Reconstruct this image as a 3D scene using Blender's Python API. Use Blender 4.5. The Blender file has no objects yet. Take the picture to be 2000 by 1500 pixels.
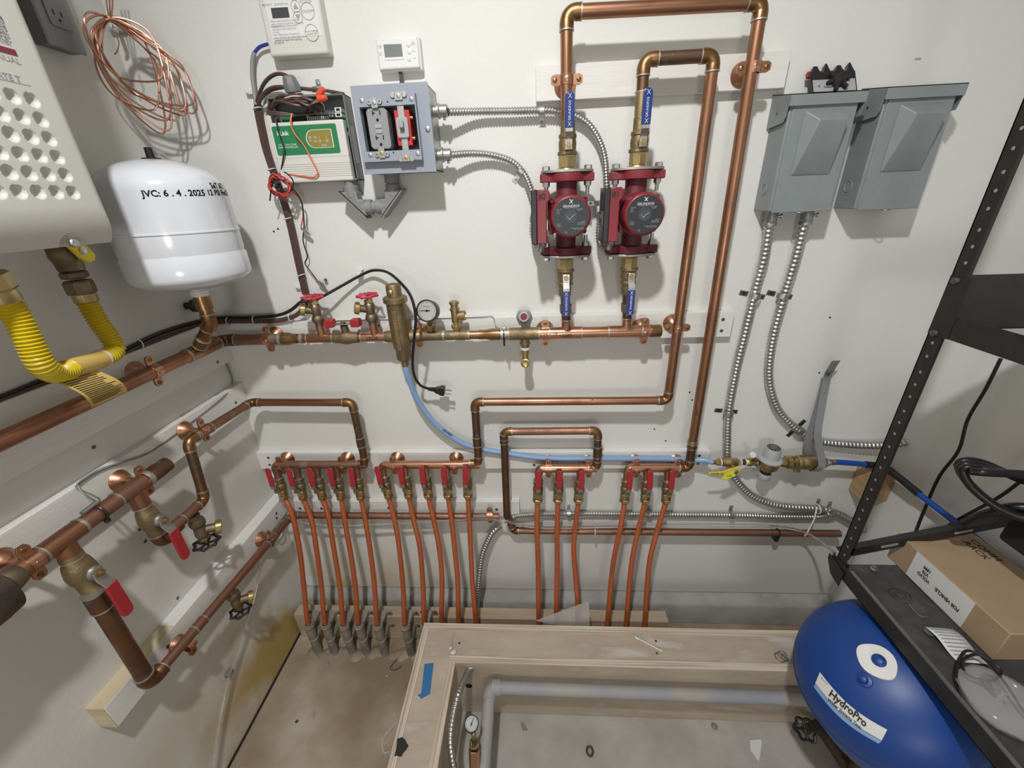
import bpy, bmesh, math, random
from mathutils import Vector, Matrix
random.seed(7)
PI = math.pi
sc = bpy.context.scene
COL = sc.collection
# ------------------------------------------------------------------ camera, world, light, exposure
CAMZ = 1.435
DW = 1.05                     # camera to back wall
FPX = 788.587
_a, _b, _c = 0.428812108, 0.0650153148, -0.0414629375
def _rot():
    Rx = Matrix(((1,0,0),(0,math.cos(_a),-math.sin(_a)),(0,math.sin(_a),math.cos(_a))))
    Ry = Matrix(((math.cos(_b),0,math.sin(_b)),(0,1,0),(-math.sin(_b),0,math.cos(_b))))
    Rz = Matrix(((math.cos(_c),-math.sin(_c),0),(math.sin(_c),math.cos(_c),0),(0,0,1)))
    return Rz @ Rx @ Ry
RM = _rot()
def _bl(v): return Vector((v[0], v[2], -v[1]))
cam_d = bpy.data.cameras.new('camera')
cam = bpy.data.objects.new('camera', cam_d); COL.objects.link(cam)
cx, cy, cz = _bl(RM[0]), -_bl(RM[1]), -_bl(RM[2])
cam.matrix_world = Matrix(((cx.x,cy.x,cz.x,0),(cx.y,cy.y,cz.y,-DW),(cx.z,cy.z,cz.z,CAMZ),(0,0,0,1)))
cam_d.sensor_width = 36; cam_d.lens = FPX/2000*36; cam_d.clip_start = .01
sc.camera = cam
sc.view_settings.view_transform = 'Standard'; sc.view_settings.look = 'None'
sc.view_settings.gamma = 1; sc.view_settings.use_curve_mapping = False
sc.view_settings.exposure = .3
w = bpy.data.worlds.new('world'); sc.world = w; w.use_nodes = True
w.node_tree.nodes['Background'].inputs[0].default_value = (.9, .95, 1, 1)
w.node_tree.nodes['Background'].inputs[1].default_value = .2
def light(name, loc, energy, radius, color=(1, 1, .985)):
    l = bpy.data.lights.new(name, 'POINT'); l.energy = energy; l.shadow_soft_size = radius; l.color = color
    o = bpy.data.objects.new(name, l); o.location = loc; COL.objects.link(o); return o
lmp = light('ceiling_lamp', (-.15, -1.16, 2.46), 60, .04)
lmp.data.type = 'SPOT'; lmp.data.spot_size = math.radians(136); lmp.data.spot_blend = 1; lmp.data.energy = 80; lmp.data.shadow_soft_size = .04
lmp.rotation_euler = (Vector((.02, -.3, .0))-lmp.location).to_track_quat('-Z', 'Y').to_euler()
light('fill_light', (.12, -2.6, 1.1), 20, .25, (1, .99, .965))  # added fill behind the camera to lift the lower wall, no known lamp

# ------------------------------------------------------------------ pixel rays of the photograph onto the real planes of the room
XL, XR = -.887, 1.037
def ray(x, y):
    d = RM.transposed() @ Vector((x-1000, y-750, FPX)); return _bl(d)
def W(x, y, o=0):          # on a plane o metres in front of the back wall
    r = ray(x, y); v = r*((DW-o)/r.y); return Vector((v.x, v.y-DW, v.z+CAMZ))
def LW(x, y, o=0):         # o metres off the left wall
    r = ray(x, y); v = r*((XL+o)/r.x); return Vector((v.x, v.y-DW, v.z+CAMZ))
def RW(x, y, o=0):
    r = ray(x, y); v = r*((XR-o)/r.x); return Vector((v.x, v.y-DW, v.z+CAMZ))
def FZ(x, y, z=0):
    r = ray(x, y); v = r*((z-CAMZ)/r.z); return Vector((v.x, v.y-DW, v.z+CAMZ))
def V(*a): return Vector(a)
EX, EY, EZ = V(1,0,0), V(0,1,0), V(0,0,1)

# ------------------------------------------------------------------ materials
MATS = {}
def mat(name, col, rough=.5, metal=0, col2=None, scale=8, lo=.35, hi=.65, bump=0, bscale=None, alpha=None, emit=0, stretch=None, col3=None, coat=0, spec=None, trans=0, ior=None):
    m = bpy.data.materials.new(name); m.use_nodes = True; nt = m.node_tree; N = nt.nodes; L = nt.links
    b = N['Principled BSDF']; b.inputs['Base Color'].default_value = (*col, 1)
    b.inputs['Roughness'].default_value = rough; b.inputs['Metallic'].default_value = metal
    if coat: b.inputs['Coat Weight'].default_value = coat; b.inputs['Coat Roughness'].default_value = .12
    if spec is not None: b.inputs['Specular IOR Level'].default_value = spec
    if trans: b.inputs['Transmission Weight'].default_value = trans
    if ior: b.inputs['IOR'].default_value = ior
    if alpha is not None: b.inputs['Alpha'].default_value = alpha
    if emit: b.inputs['Emission Color'].default_value = (*col, 1); b.inputs['Emission Strength'].default_value = emit
    if col2 or bump:
        tc = N.new('ShaderNodeTexCoord'); mp = N.new('ShaderNodeMapping'); L.new(tc.outputs['Object'], mp.inputs[0])
        if stretch: mp.inputs['Scale'].default_value = stretch
    if col2:
        n = N.new('ShaderNodeTexNoise'); n.inputs['Scale'].default_value = scale; n.inputs['Detail'].default_value = 5
        L.new(mp.outputs[0], n.inputs['Vector'])
        r = N.new('ShaderNodeValToRGB'); L.new(n.outputs['Fac'], r.inputs[0])
        r.color_ramp.elements[0].position = lo; r.color_ramp.elements[0].color = (*col, 1)
        r.color_ramp.elements[1].position = hi; r.color_ramp.elements[1].color = (*col2, 1)
        if col3:
            e = r.color_ramp.elements.new(min(.98, hi+.12)); e.color = (*col3, 1)
        L.new(r.outputs[0], b.inputs['Base Color'])
        if metal:
            mr = N.new('ShaderNodeMapRange'); L.new(n.outputs['Fac'], mr.inputs[0]); mr.inputs[1].default_value = lo; mr.inputs[2].default_value = hi
            mr.inputs[3].default_value = rough; mr.inputs[4].default_value = min(.9, rough+.18); L.new(mr.outputs[0], b.inputs['Roughness'])
    if bump:
        n2 = N.new('ShaderNodeTexNoise'); n2.inputs['Scale'].default_value = bscale or 60; n2.inputs['Detail'].default_value = 3
        L.new(mp.outputs[0], n2.inputs['Vector'])
        bp = N.new('ShaderNodeBump'); bp.inputs['Strength'].default_value = bump; bp.inputs['Distance'].default_value = .002
        L.new(n2.outputs['Fac'], bp.inputs['Height']); L.new(bp.outputs[0], b.inputs['Normal'])
    MATS[name] = m; return m
mat('copper', (.44,.225,.135), .33, 1, (.29,.15,.095), 11, .42, .72, col3=(.20,.115,.07))
mat('copper_bright', (.62,.34,.225), .28, 1, (.44,.225,.14), 14, .45, .75)
mat('copper_dull', (.40,.20,.135), .46, 1, (.29,.17,.125), 16, .38, .62, col3=(.34,.29,.24))
mat('copper_dark', (.26,.135,.075), .40, 1, (.15,.10,.07), 18, .38, .62, col3=(.33,.29,.25))
mat('bronze_elbow', (.36,.215,.10), .30, 1, (.24,.13,.065), 16, .38, .65, col3=(.48,.30,.16))
mat('solder', (.62,.60,.56), .42, 1, (.42,.41,.38), 60)
mat('brass', (.52,.40,.20), .34, 1, (.36,.27,.14), 30, .4, .7)
mat('brass_cast', (.34,.26,.15), .52, 1, (.24,.18,.11), 40, .4, .7, bump=.4, bscale=260)
mat('brass_dark', (.28,.22,.15), .5, 1, (.17,.135,.10), 30, .4, .7)
mat('brass_bright', (.66,.52,.26), .26, 1, (.5,.38,.18), 30)
mat('iron_dark', (.16,.125,.10), .6, 1, (.09,.075,.065), 30, .4, .7, bump=.5, bscale=120)
mat('steel', (.60,.60,.60), .30, 1, (.42,.42,.42), 25)
mat('steel_dull', (.42,.43,.43), .42, 1, (.30,.30,.30), 25)
mat('conduit_steel', (.60,.60,.59), .30, 1, (.42,.42,.41), 20)
mat('steel_dark', (.18,.19,.20), .45, 1)
mat('lever_zinc', (.42,.42,.40), .45, 1, (.28,.27,.25), 40)
mat('galvanized', (.52,.53,.52), .4, 1, (.38,.39,.38), 55)
mat('handle_red', (.40,.022,.030), .48, 0, (.33,.016,.024), 14)
mat('wheel_red', (.50,.03,.055), .38)
mat('wheel_black', (.02,.022,.024), .35)
mat('handle_blue', (.012,.04,.22), .36)
mat('handle_yellow', (.72,.55,.03), .4)
mat('pump_red', (.235,.024,.034), .5, 0, (.185,.018,.028), 30, bump=.15, bscale=300)
mat('pump_cover', (.23,.019,.028), .36, 0, (.20,.016,.024), 20)
mat('pump_cast', (.14,.014,.024), .55, 0, (.10,.012,.02), 30, bump=.3, bscale=300)
mat('dust', (.36,.17,.16), .8)
mat('black_plastic', (.015,.015,.017), .35)
mat('black_matte', (.012,.012,.013), .7)
mat('label_black', (.025,.028,.034), .4)
mat('label_grey', (.055,.06,.068), .45)
mat('print_grey', (.35,.35,.36), .6)
mat('print_light', (.75,.75,.75), .6)
mat('print_black', (.03,.03,.03), .7)
mat('print_dim', (.16,.16,.17), .7)
mat('ink', (.02,.02,.025), .6)
mat('wall_paint', (.72,.72,.69), .62, 0, (.70,.70,.67), 2.5, bump=.25, bscale=90)
mat('board_paint', (.74,.735,.71), .5, 0, (.70,.69,.66), 12, stretch=(1,1,8), bump=.2, bscale=60)
mat('board_paint_side', (.70,.685,.64), .5, 0, (.66,.64,.58), 12)
mat('wood_raw', (.62,.53,.36), .7, 0, (.50,.41,.26), 14, stretch=(1,.2,3), bump=.3)
mat('wood_block', (.48,.32,.17), .7, 0, (.36,.23,.12), 9, stretch=(1,1,5))
mat('lumber', (.50,.39,.28), .75, 0, (.36,.27,.19), 9, stretch=(.25,2,2), bump=.3)
mat('lumber_dark', (.30,.22,.155), .8, 0, (.22,.16,.11), 9, stretch=(.25,2,4), bump=.3)
mat('plastic_offwhite', (.66,.65,.61), .45, 0, (.645,.63,.59), 20)
mat('plastic_white', (.74,.74,.73), .38)
mat('plastic_cream', (.58,.57,.52), .5)
mat('tank_white', (.68,.70,.75), .16, 0, coat=.4)
mat('tank_blue', (.006,.05,.25), .42, 0, (.006,.043,.215), 6)
mat('grey_plastic', (.17,.175,.18), .5, 0, (.15,.155,.16), 12)
mat('grey_light', (.36,.37,.38), .5)
mat('grey_outlet', (.27,.28,.29), .45)
mat('lcd', (.20,.22,.215), .3)
mat('lcd_dark', (.06,.065,.068), .3)
mat('green_label', (.02,.20,.075), .45)
mat('gold_label', (.27,.22,.045), .45)
mat('panel_blue_grey', (.30,.33,.39), .45, 0, (.285,.315,.375), 20)
mat('box_blue_grey', (.235,.262,.27), .42, 0, (.22,.247,.255), 30, bump=.05, bscale=400)
mat('switch_red', (.55,.03,.04), .4)
mat('wire_brown', (.085,.045,.038), .42)
mat('wire_black', (.012,.012,.013), .42)
mat('wire_red', (.55,.06,.05), .4)
mat('wire_orange', (.70,.16,.06), .4)
mat('wire_white', (.70,.68,.62), .45)
mat('wire_blue', (.02,.04,.30), .4)
mat('wire_grey', (.27,.28,.28), .5)
mat('wire_green', (.15,.17,.13), .5)
mat('wirenut', (.75,.09,.04), .45)
mat('pex_orange', (.40,.095,.028), .42, 0, (.34,.075,.022), 9, stretch=(1,1,.3))
mat('pex_blue', (.006,.065,.33), .35)
mat('hose_blue', (.23,.37,.60), .3, 0, trans=.0, coat=.2)
mat('yellow_coating', (.68,.52,.015), .38, 0, (.56,.41,.012), 12)
mat('tag_paper', (.68,.47,.14), .6, 0, (.62,.41,.10), 10)
mat('clear_tube', (.9,.9,.9), .1, 0, trans=.92, ior=1.2)
mat('clear_bag', (.75,.75,.77), .12, 0, alpha=.22)
mat('clear_sheet', (.55,.52,.52), .3, 0, alpha=.45)
mat('zip_white', (.68,.68,.66), .5)
mat('pvc_grey', (.20,.205,.21), .5, 0, (.25,.25,.25), 6)
mat('pvc_dusty', (.35,.33,.30), .6, 0, (.27,.28,.32), 4, .45, .6, stretch=(1,1,1))
mat('sleeve_grey', (.17,.165,.145), .75, 0, (.30,.27,.22), 30, bump=.3)
mat('tape_blue', (.03,.15,.36), .6)
mat('shelf_black', (.014,.013,.012), .42, 0, (.02,.019,.018), 40)
mat('shelf_hole', (.26,.25,.24), .8)
mat('shelf_board', (.42,.42,.41), .6)
mat('tray_metal', (.045,.045,.045), .5, 0, (.075,.072,.07), 25, .45, .65)
mat('carton', (.38,.265,.165), .75, 0, (.35,.245,.15), 12)
mat('paper_white', (.68,.68,.67), .6)
mat('cable_black', (.010,.010,.010), .35)
mat('gauge_face', (.80,.80,.79), .35)
mat('glass', (1,1,1), .03, 0, trans=1, ior=1.1)
mat('dial_grey', (.40,.41,.43), .45)
mat('strap_grey', (.25,.26,.27), .55)
mat('yellow_tag', (.72,.75,.05), .5)
mat('maroon', (.20,.02,.05), .5)
mat('rubber_ring', (.06,.055,.05), .7)
mat('washer_old', (.22,.20,.17), .6, .6)
mat('bottle_hole', (.01,.01,.01), .9)
mat('copper_wire', (.66,.36,.26), .32, 1, (.46,.24,.16), 25)
mat('foam', (.62,.60,.58), .9, bump=.8, bscale=300)
mat('smear_black', (.012,.013,.015), .6)

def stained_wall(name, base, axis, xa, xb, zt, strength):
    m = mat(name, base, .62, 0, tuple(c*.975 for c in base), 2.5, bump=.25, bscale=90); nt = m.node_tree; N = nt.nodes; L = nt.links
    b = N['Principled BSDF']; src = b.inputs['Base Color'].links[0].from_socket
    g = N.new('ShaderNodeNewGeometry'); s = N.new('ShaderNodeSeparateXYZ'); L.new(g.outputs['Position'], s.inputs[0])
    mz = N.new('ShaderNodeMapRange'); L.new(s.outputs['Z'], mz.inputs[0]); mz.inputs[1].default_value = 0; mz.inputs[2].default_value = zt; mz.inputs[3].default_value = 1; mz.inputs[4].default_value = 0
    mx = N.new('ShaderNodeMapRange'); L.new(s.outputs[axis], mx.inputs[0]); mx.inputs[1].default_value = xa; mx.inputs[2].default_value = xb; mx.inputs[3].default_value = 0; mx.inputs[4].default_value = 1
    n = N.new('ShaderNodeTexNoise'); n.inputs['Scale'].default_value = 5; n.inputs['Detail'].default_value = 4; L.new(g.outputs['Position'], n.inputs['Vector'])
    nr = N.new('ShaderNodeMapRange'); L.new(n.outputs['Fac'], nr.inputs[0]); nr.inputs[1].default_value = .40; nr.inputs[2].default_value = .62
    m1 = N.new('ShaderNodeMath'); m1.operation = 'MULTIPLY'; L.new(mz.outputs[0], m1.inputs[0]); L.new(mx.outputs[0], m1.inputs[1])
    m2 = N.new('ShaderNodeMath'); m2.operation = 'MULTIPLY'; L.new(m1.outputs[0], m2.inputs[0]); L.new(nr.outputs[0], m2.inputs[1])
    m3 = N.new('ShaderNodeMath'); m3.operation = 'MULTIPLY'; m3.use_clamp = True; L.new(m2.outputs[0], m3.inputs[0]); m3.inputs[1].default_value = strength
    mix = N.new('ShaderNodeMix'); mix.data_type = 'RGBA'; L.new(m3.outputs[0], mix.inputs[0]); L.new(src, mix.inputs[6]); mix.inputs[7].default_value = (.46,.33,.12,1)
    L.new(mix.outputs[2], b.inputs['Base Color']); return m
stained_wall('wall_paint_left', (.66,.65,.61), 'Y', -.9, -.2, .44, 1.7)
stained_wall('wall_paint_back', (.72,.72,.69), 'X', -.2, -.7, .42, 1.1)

def concrete(name, c1, c2, c3, s=6):
    m = mat(name, c1, .85, 0, c2, s, .38, .62, bump=.6, bscale=45, col3=c3); return m
concrete('concrete', (.25,.19,.125), (.38,.31,.23), (.46,.42,.36), 5)
concrete('concrete_grey', (.36,.33,.30), (.44,.42,.39), (.34,.31,.28), 7)
concrete('sill_concrete', (.42,.41,.39), (.32,.31,.29), (.50,.49,.46), 9)
def plywood_top():
    m = mat('plywood_top', (.50,.42,.33), .7, 0, (.42,.345,.27), 9, .38, .60, bump=.2, bscale=90, stretch=(.6,1.6,1.6), col3=(.54,.50,.46)); return m
plywood_top()
def plywood_edge(name):
    m = bpy.data.materials.new(name); m.use_nodes = True; nt = m.node_tree; N = nt.nodes; L = nt.links; b = N['Principled BSDF']; b.inputs['Roughness'].default_value = .7
    tc = N.new('ShaderNodeTexCoord'); wv = N.new('ShaderNodeTexNoise'); mp = N.new('ShaderNodeMapping'); L.new(tc.outputs['UV'], mp.inputs[0])
    mp.inputs['Scale'].default_value = (2.5, 330, 1); L.new(mp.outputs[0], wv.inputs['Vector']); wv.inputs['Scale'].default_value = 1
    r = N.new('ShaderNodeValToRGB'); r.color_ramp.elements[0].position = .4; r.color_ramp.elements[0].color = (.40,.31,.23,1); r.color_ramp.elements[1].position = .58; r.color_ramp.elements[1].color = (.66,.58,.47,1)
    L.new(wv.outputs['Fac'], r.inputs[0]); L.new(r.outputs[0], b.inputs['Base Color']); MATS[name] = m
plywood_edge('plywood_edge')

# ------------------------------------------------------------------ mesh building
def frame(o, z, x=None):
    z = Vector(z).normalized()
    if x is None: x = EX if abs(z.x) < .8 else EY
    x = Vector(x); x = (x - z*x.dot(z))
    if x.length < 1e-6: x = EY - z*EY.dot(z)
    x.normalize(); y = z.cross(x)
    M = Matrix.Identity(4)
    for i in range(3): M[i][0] = x[i]; M[i][1] = y[i]; M[i][2] = z[i]; M[i][3] = o[i]
    return M
def frame_uv(o, u, v):
    u = Vector(u).normalized(); v = Vector(v); v = (v-u*v.dot(u)).normalized(); n = u.cross(v); M = Matrix.Identity(4)
    for i in range(3): M[i][0] = u[i]; M[i][1] = v[i]; M[i][2] = n[i]; M[i][3] = o[i]
    return M
def cr(pts, n=8, closed=False):
    P = [Vector(p) for p in pts]; out = []; k = len(P)
    rng = range(k) if closed else range(k-1)
    for i in rng:
        if closed: a, b, c, d = P[(i-1) % k], P[i], P[(i+1) % k], P[(i+2) % k]
        else:
            b, c = P[i], P[i+1]; a = P[i-1] if i > 0 else b*2-c; d = P[i+2] if i+2 < k else c*2-b
        for j in range(n):
            t = j/n
            out.append(.5*((2*b)+(c-a)*t+(2*a-5*b+4*c-d)*t*t+(3*b-a-3*c+d)*t*t*t))
    if not closed: out.append(P[-1])
    return out
def resample(pts, step):
    out = [pts[0]]; acc = 0; 
    for a, b in zip(pts, pts[1:]):
        L = (b-a).length
        if L < 1e-9: continue
        t = step-acc
        while t <= L:
            out.append(a.lerp(b, t/L)); t += step
        acc = L-(t-step)
    return out
class MB:
    def __init__(s): s.v = []; s.f = []; s.m = []
    def add(s, vs, fs, mi=0):
        k = len(s.v); s.v += [Vector(v) for v in vs]
        for f in fs: s.f.append(tuple(i+k for i in f)); s.m.append(mi)
        return s
    def xbox(s, M, x0, x1, y0, y1, z0, z1, mi=0):
        vs = [M @ V(x, y, z) for z in (z0, z1) for y in (y0, y1) for x in (x0, x1)]
        return s.add(vs, [(0,2,3,1),(4,5,7,6),(0,1,5,4),(2,6,7,3),(0,4,6,2),(1,3,7,5)], mi)
    def box(s, a, b, mi=0):
        a, b = Vector(a), Vector(b); I = Matrix.Identity(4)
        return s.xbox(I, min(a.x,b.x), max(a.x,b.x), min(a.y,b.y), max(a.y,b.y), min(a.z,b.z), max(a.z,b.z), mi)
    def lathe(s, M, prof, seg=20, mi=0, ph=0):
        vs = []; fs = []
        n = len(prof)
        for r, h in prof:
            for j in range(seg):
                a = 2*PI*j/seg+ph; vs.append(M @ V(r*math.cos(a), r*math.sin(a), h))
        for i in range(n-1):
            for j in range(seg):
                k = (j+1) % seg; fs.append((i*seg+j, i*seg+k, (i+1)*seg+k, (i+1)*seg+j))
        fs.append(tuple(reversed(range(seg)))); fs.append(tuple((n-1)*seg+j for j in range(seg)))
        return s.add(vs, fs, mi)
    def cyl(s, a, b, r, r2=None, seg=16, mi=0, ph=0, hint=None):
        a, b = Vector(a), Vector(b); L = (b-a).length
        return s.lathe(frame(a, b-a, hint), [(r, 0), (r if r2 is None else r2, L)], seg, mi, ph)
    def tube(s, pts, r, seg=10, closed=False, mi=0, flat=None):
        P = [Vector(p) for p in pts]; n = len(P); rr = r if isinstance(r, (list, tuple)) else [r]*n
        T = []
        for i in range(n):
            if closed: t = P[(i+1) % n]-P[i-1]
            else: t = P[min(n-1, i+1)]-P[max(0, i-1)]
            T.append(t.normalized() if t.length > 1e-9 else (T[-1] if T else EZ))
        x = T[0].cross(EZ) if abs(T[0].z) < .9 else T[0].cross(EX)
        x.normalize(); vs = []; fs = []
        for i in range(n):
            x = x-T[i]*x.dot(T[i]); x.normalize(); y = T[i].cross(x)
            for j in range(seg):
                a = 2*PI*j/seg; vs.append(P[i]+(x*math.cos(a)+y*math.sin(a))*rr[i])
        for i in range(n if closed else n-1):
            k2 = (i+1) % n
            for j in range(seg):
                k = (j+1) % seg; fs.append((i*seg+j, i*seg+k, k2*seg+k, k2*seg+j))
        if not closed: fs.append(tuple(reversed(range(seg)))); fs.append(tuple((n-1)*seg+j for j in range(seg)))
        return s.add(vs, fs, mi)
    def prism(s, M, pts, z0, z1, mi=0):
        n = len(pts); ar = sum(pts[i][0]*pts[(i+1) % n][1]-pts[(i+1) % n][0]*pts[i][1] for i in range(n))
        if ar < 0: pts = list(reversed(pts))
        vs = [M @ V(x, y, z0) for x, y in pts]+[M @ V(x, y, z1) for x, y in pts]
        fs = [tuple(reversed(range(n))), tuple(range(n, 2*n))]+[(i, (i+1) % n, n+(i+1) % n, n+i) for i in range(n)]
        return s.add(vs, fs, mi)
    def ball(s, M, r, seg=14, rings=8, mi=0, sz=1):
        prof = [(max(1e-4, r*math.sin(PI*i/rings)), -r*sz*math.cos(PI*i/rings)) for i in range(rings+1)]
        return s.lathe(M, prof, seg, mi)
    def torus(s, M, R, r, seg=24, seg2=8, mi=0):
        pts = [M @ V(R*math.cos(2*PI*i/seg), R*math.sin(2*PI*i/seg), 0) for i in range(seg)]
        return s.tube(pts, r, seg2, closed=True, mi=mi)
    def build(s, name, mats, parent=None, local=False, bevel=0, sharp=38, flat=False, uv=False, bseg=2):
        me = bpy.data.meshes.new(name)
        if not isinstance(mats, (list, tuple)): mats = [mats]
        vs = s.v
        if parent is not None and not local:
            off = parent['_o'] if '_o' in parent else (0, 0, 0); off = Vector(off); vs = [v-off for v in vs]
            loc = V(0, 0, 0); abs_o = off
        elif parent is None and not local:
            mn = Vector([min(v[i] for v in vs) for i in range(3)]); mx = Vector([max(v[i] for v in vs) for i in range(3)])
            loc = V((mn.x+mx.x)/2, (mn.y+mx.y)/2, mn.z); vs = [v-loc for v in vs]; abs_o = loc
        else: loc = V(0, 0, 0); abs_o = loc
        me.from_pydata([tuple(v) for v in vs], [], s.f)
        for m in mats: me.materials.append(MATS[m])
        me.polygons.foreach_set('material_index', s.m)
        bm = bmesh.new(); bm.from_mesh(me); bmesh.ops.recalc_face_normals(bm, faces=bm.faces); bm.to_mesh(me); bm.free()
        if not flat:
            me.polygons.foreach_set('use_smooth', [True]*len(me.polygons))
            me.set_sharp_from_angle(angle=math.radians(sharp))
        me.update()
        o = bpy.data.objects.new(name, me); COL.objects.link(o); o.location = loc; o['_o'] = list(abs_o)
        if parent is not None: o.parent = parent; o['_o'] = list(abs_o)
        if bevel:
            b = o.modifiers.new('bevel', 'BEVEL'); b.width = bevel; b.segments = bseg; b.limit_method = 'ANGLE'; b.angle_limit = math.radians(40); b.harden_normals = False
        return o
def uvmap_long(o):      # u along the long way of each face, v across it
    me = o.data; uv = me.uv_layers.new(name='uv')
    for p in me.polygons:
        vs = [me.vertices[i].co for i in p.vertices]; e = [(vs[(i+1) % len(vs)]-vs[i]) for i in range(len(vs))]
        L = max(e, key=lambda q: q.length).normalized(); C = p.normal.cross(L)
        for li in p.loop_indices:
            c = me.vertices[me.loops[li].vertex_index].co; uv.data[li].uv = (c.dot(L), c.dot(C))
def thing(name, label, cat, loc=(0, 0, 0), group=None):
    o = bpy.data.objects.new(name, None); COL.objects.link(o); o.location = loc; o['_o'] = list(loc); o.empty_display_size = .05
    o['label'] = label; o['category'] = cat
    if group: o['group'] = group
    return o
def tag(o, label, cat, group=None):
    o['label'] = label; o['category'] = cat
    if group: o['group'] = group
    return o
def struct(o): o['kind'] = 'structure'; return o
def kids(o): return [c for c in bpy.data.objects if c.parent == o]
def copy_tree(o, parent=None):
    c = o.copy(); COL.objects.link(c); c.parent = parent
    for ch in kids(o): copy_tree(ch, c)
    return c
def place(o, M, label=None, group=None):
    o.matrix_world = M; o['_o'] = list(M.translation)
    if label: o['label'] = label
    if group: o['group'] = group
    return o
def rm_tree(o):
    for c in kids(o): rm_tree(c)
    bpy.data.objects.remove(o)
def text(s, size, M, m, parent=None, name='lettering', ext=.0004, align='CENTER', local=False, warp=None, sx=1, space=1, bold=0):
    cu = bpy.data.curves.new('t', 'FONT'); cu.body = s; cu.size = size; cu.align_x = align; cu.align_y = 'CENTER'; cu.extrude = ext; cu.space_line = space; cu.resolution_u = 2; cu.offset = bold
    ob = bpy.data.objects.new('t', cu); COL.objects.link(ob)
    dg = bpy.context.evaluated_depsgraph_get(); me = bpy.data.meshes.new_from_object(ob.evaluated_get(dg))
    bpy.data.objects.remove(ob); bpy.data.curves.remove(cu)
    off = V(0, 0, 0)
    if parent is not None and not local: off = Vector(parent['_o'])
    for v in me.vertices:
        c = V(v.co.x*sx, v.co.y, v.co.z)
        c = warp(c) if warp else M @ c
        v.co = c-off
    me.name = name; me.materials.clear(); me.materials.append(MATS[m])
    o = bpy.data.objects.new(name, me); COL.objects.link(o); o['_o'] = list(off)
    if parent is not None: o.parent = parent
    return o
BACK = lambda o: frame_uv(o, EX, EZ)          # u right, v up, n toward the viewer
LEFT = lambda o: frame_uv(o, EY, EZ)
ORD = ['first', 'second', 'third', 'fourth', 'fifth', 'sixth']
def rrect(w, h, r, n=4, cx=0, cy=0):
    out = []
    for (sx, sy, a0) in ((1, 1, 0), (-1, 1, 90), (-1, -1, 180), (1, -1, 270)):
        for i in range(n+1):
            a = math.radians(a0+90*i/n); out.append((cx+sx*(w/2-r)+r*math.cos(a), cy+sy*(h/2-r)+r*math.sin(a)))
    return out
def circ(r, n=20, cx=0, cy=0): return [(cx+r*math.cos(2*PI*i/n), cy+r*math.sin(2*PI*i/n)) for i in range(n)]
# ------------------------------------------------------------------ the room
ZB = .113                       # bottom of the wall board on the back wall
def slab(name, a, b, m):
    o = MB().box(a, b).build(name, m, flat=True); return struct(o)
slab('floor', (XL-.12, -3.4, -.1), (3.0, .12, 0), 'concrete')
slab('wall_back', (XL-.12, 0, ZB), (XR+.12, .1, 2.7), 'wall_paint_back')
slab('wall_left', (XL-.1, -3.4, .006), (XL, 0, 2.7), 'wall_paint_left')
slab('wall_right', (XR, -1.6, .0), (XR+.1, 0, 2.7), 'wall_paint')
slab('wall_front', (XL-.1, -3.5, 0), (3.0, -3.4, 2.7), 'wall_paint')
slab('ceiling', (XL-.1, -3.5, 2.7), (3.0, .12, 2.8), 'wall_paint')
slab('wall_far', (2.9, -3.5, 0), (3.0, 0, 2.7), 'wall_paint')
# sill of the foundation under the wall board
sl = MB(); sl.prism(frame_uv((XR+.1, 0, 0), -EY, EZ), [(-.1, 0), (.043, 0), (.040, .085), (.034, .094), (0, ZB-.004), (-.1, ZB-.004)], 0, XR-XL+.12)
# prism extrudes along n = u x v
o = sl.build('trim_1', 'sill_concrete', bevel=.002); struct(o)
bl = MB().box((XL, -3.2, -.001), (XL+.004, 0, .007)); struct(bl.build('trim_2', 'black_matte', flat=True))
# painted boards screwed to the walls
def board(name, label, p0, p1, off, th, horiz=True, m='board_paint', wall='b', screws=()):
    mb = MB(); 
    if wall == 'b': mb.box((p0[0], 0, p0[1]), (p1[0], -th, p1[1]))
    else: mb.box((XL, p0[0], p0[1]), (XL+th, p1[0], p1[1]))
    root = thing(name, label, 'board', (p0[0] if wall == 'b' else XL, 0 if wall == 'b' else p0[0], min(p0[1], p1[1])))
    mb.build('plank', m, root, bevel=.0015)
    for (q) in screws:
        s = MB(); M = frame(V(q[0], -th, q[1]), -EY) if wall == 'b' else frame(V(XL+th, q[0], q[1]), EX)
        s.lathe(M, [(.0045, -.001), (.0045, .0005), (.0025, .001)], 12); s.build('screw', 'steel_dark', root)
    return root
def xz(x, y, o=0): v = W(x, y, o); return (v.x, v.z)
def yz(x, y, o=0): v = LW(x, y, o); return (v.y, v.z)
a = W(1046, 127, .02); b = W(1046, 198, .02); c = W(1532, 173, .02)
board('mounting_board', 'white board on the wall behind the tops of the copper loops, highest of the boards', (a.x, (b.z+c.z)/2), (c.x, (a.z+W(1534,100,.02).z)/2), 0, .02)
a = W(1436, 608, .02); b = W(1436, 658, .02)
board('mounting_board', 'long white board on the wall behind the pipe with the two blue-handled valves', (XL, b.z), (a.x, a.z), 0, .02, screws=[xz(1412,624,.02), xz(1409,646,.02), xz(739,636,.02)])
a = W(1388, 881, .02); b = W(1388, 915, .02)
board('mounting_board', 'white board on the wall behind the four short copper pipes with red levers', (W(500,882,.02).x-.005, b.z), (a.x, a.z), 0, .02, screws=[xz(1366,890,.02), xz(1363,905,.02), xz(524,894,.02), xz(527,908,.02), xz(1043,908,.02)])
a = W(1014, 980, .02); b = W(1014, 1000, .02)
board('mounting_board', 'lowest white board on the wall behind the orange tubes', (XL, b.z-.018), (a.x, a.z), 0, .02, screws=[xz(586,993,.02), xz(759,992,.02), xz(970,995,.02), xz(628,993,.02)])
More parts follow.
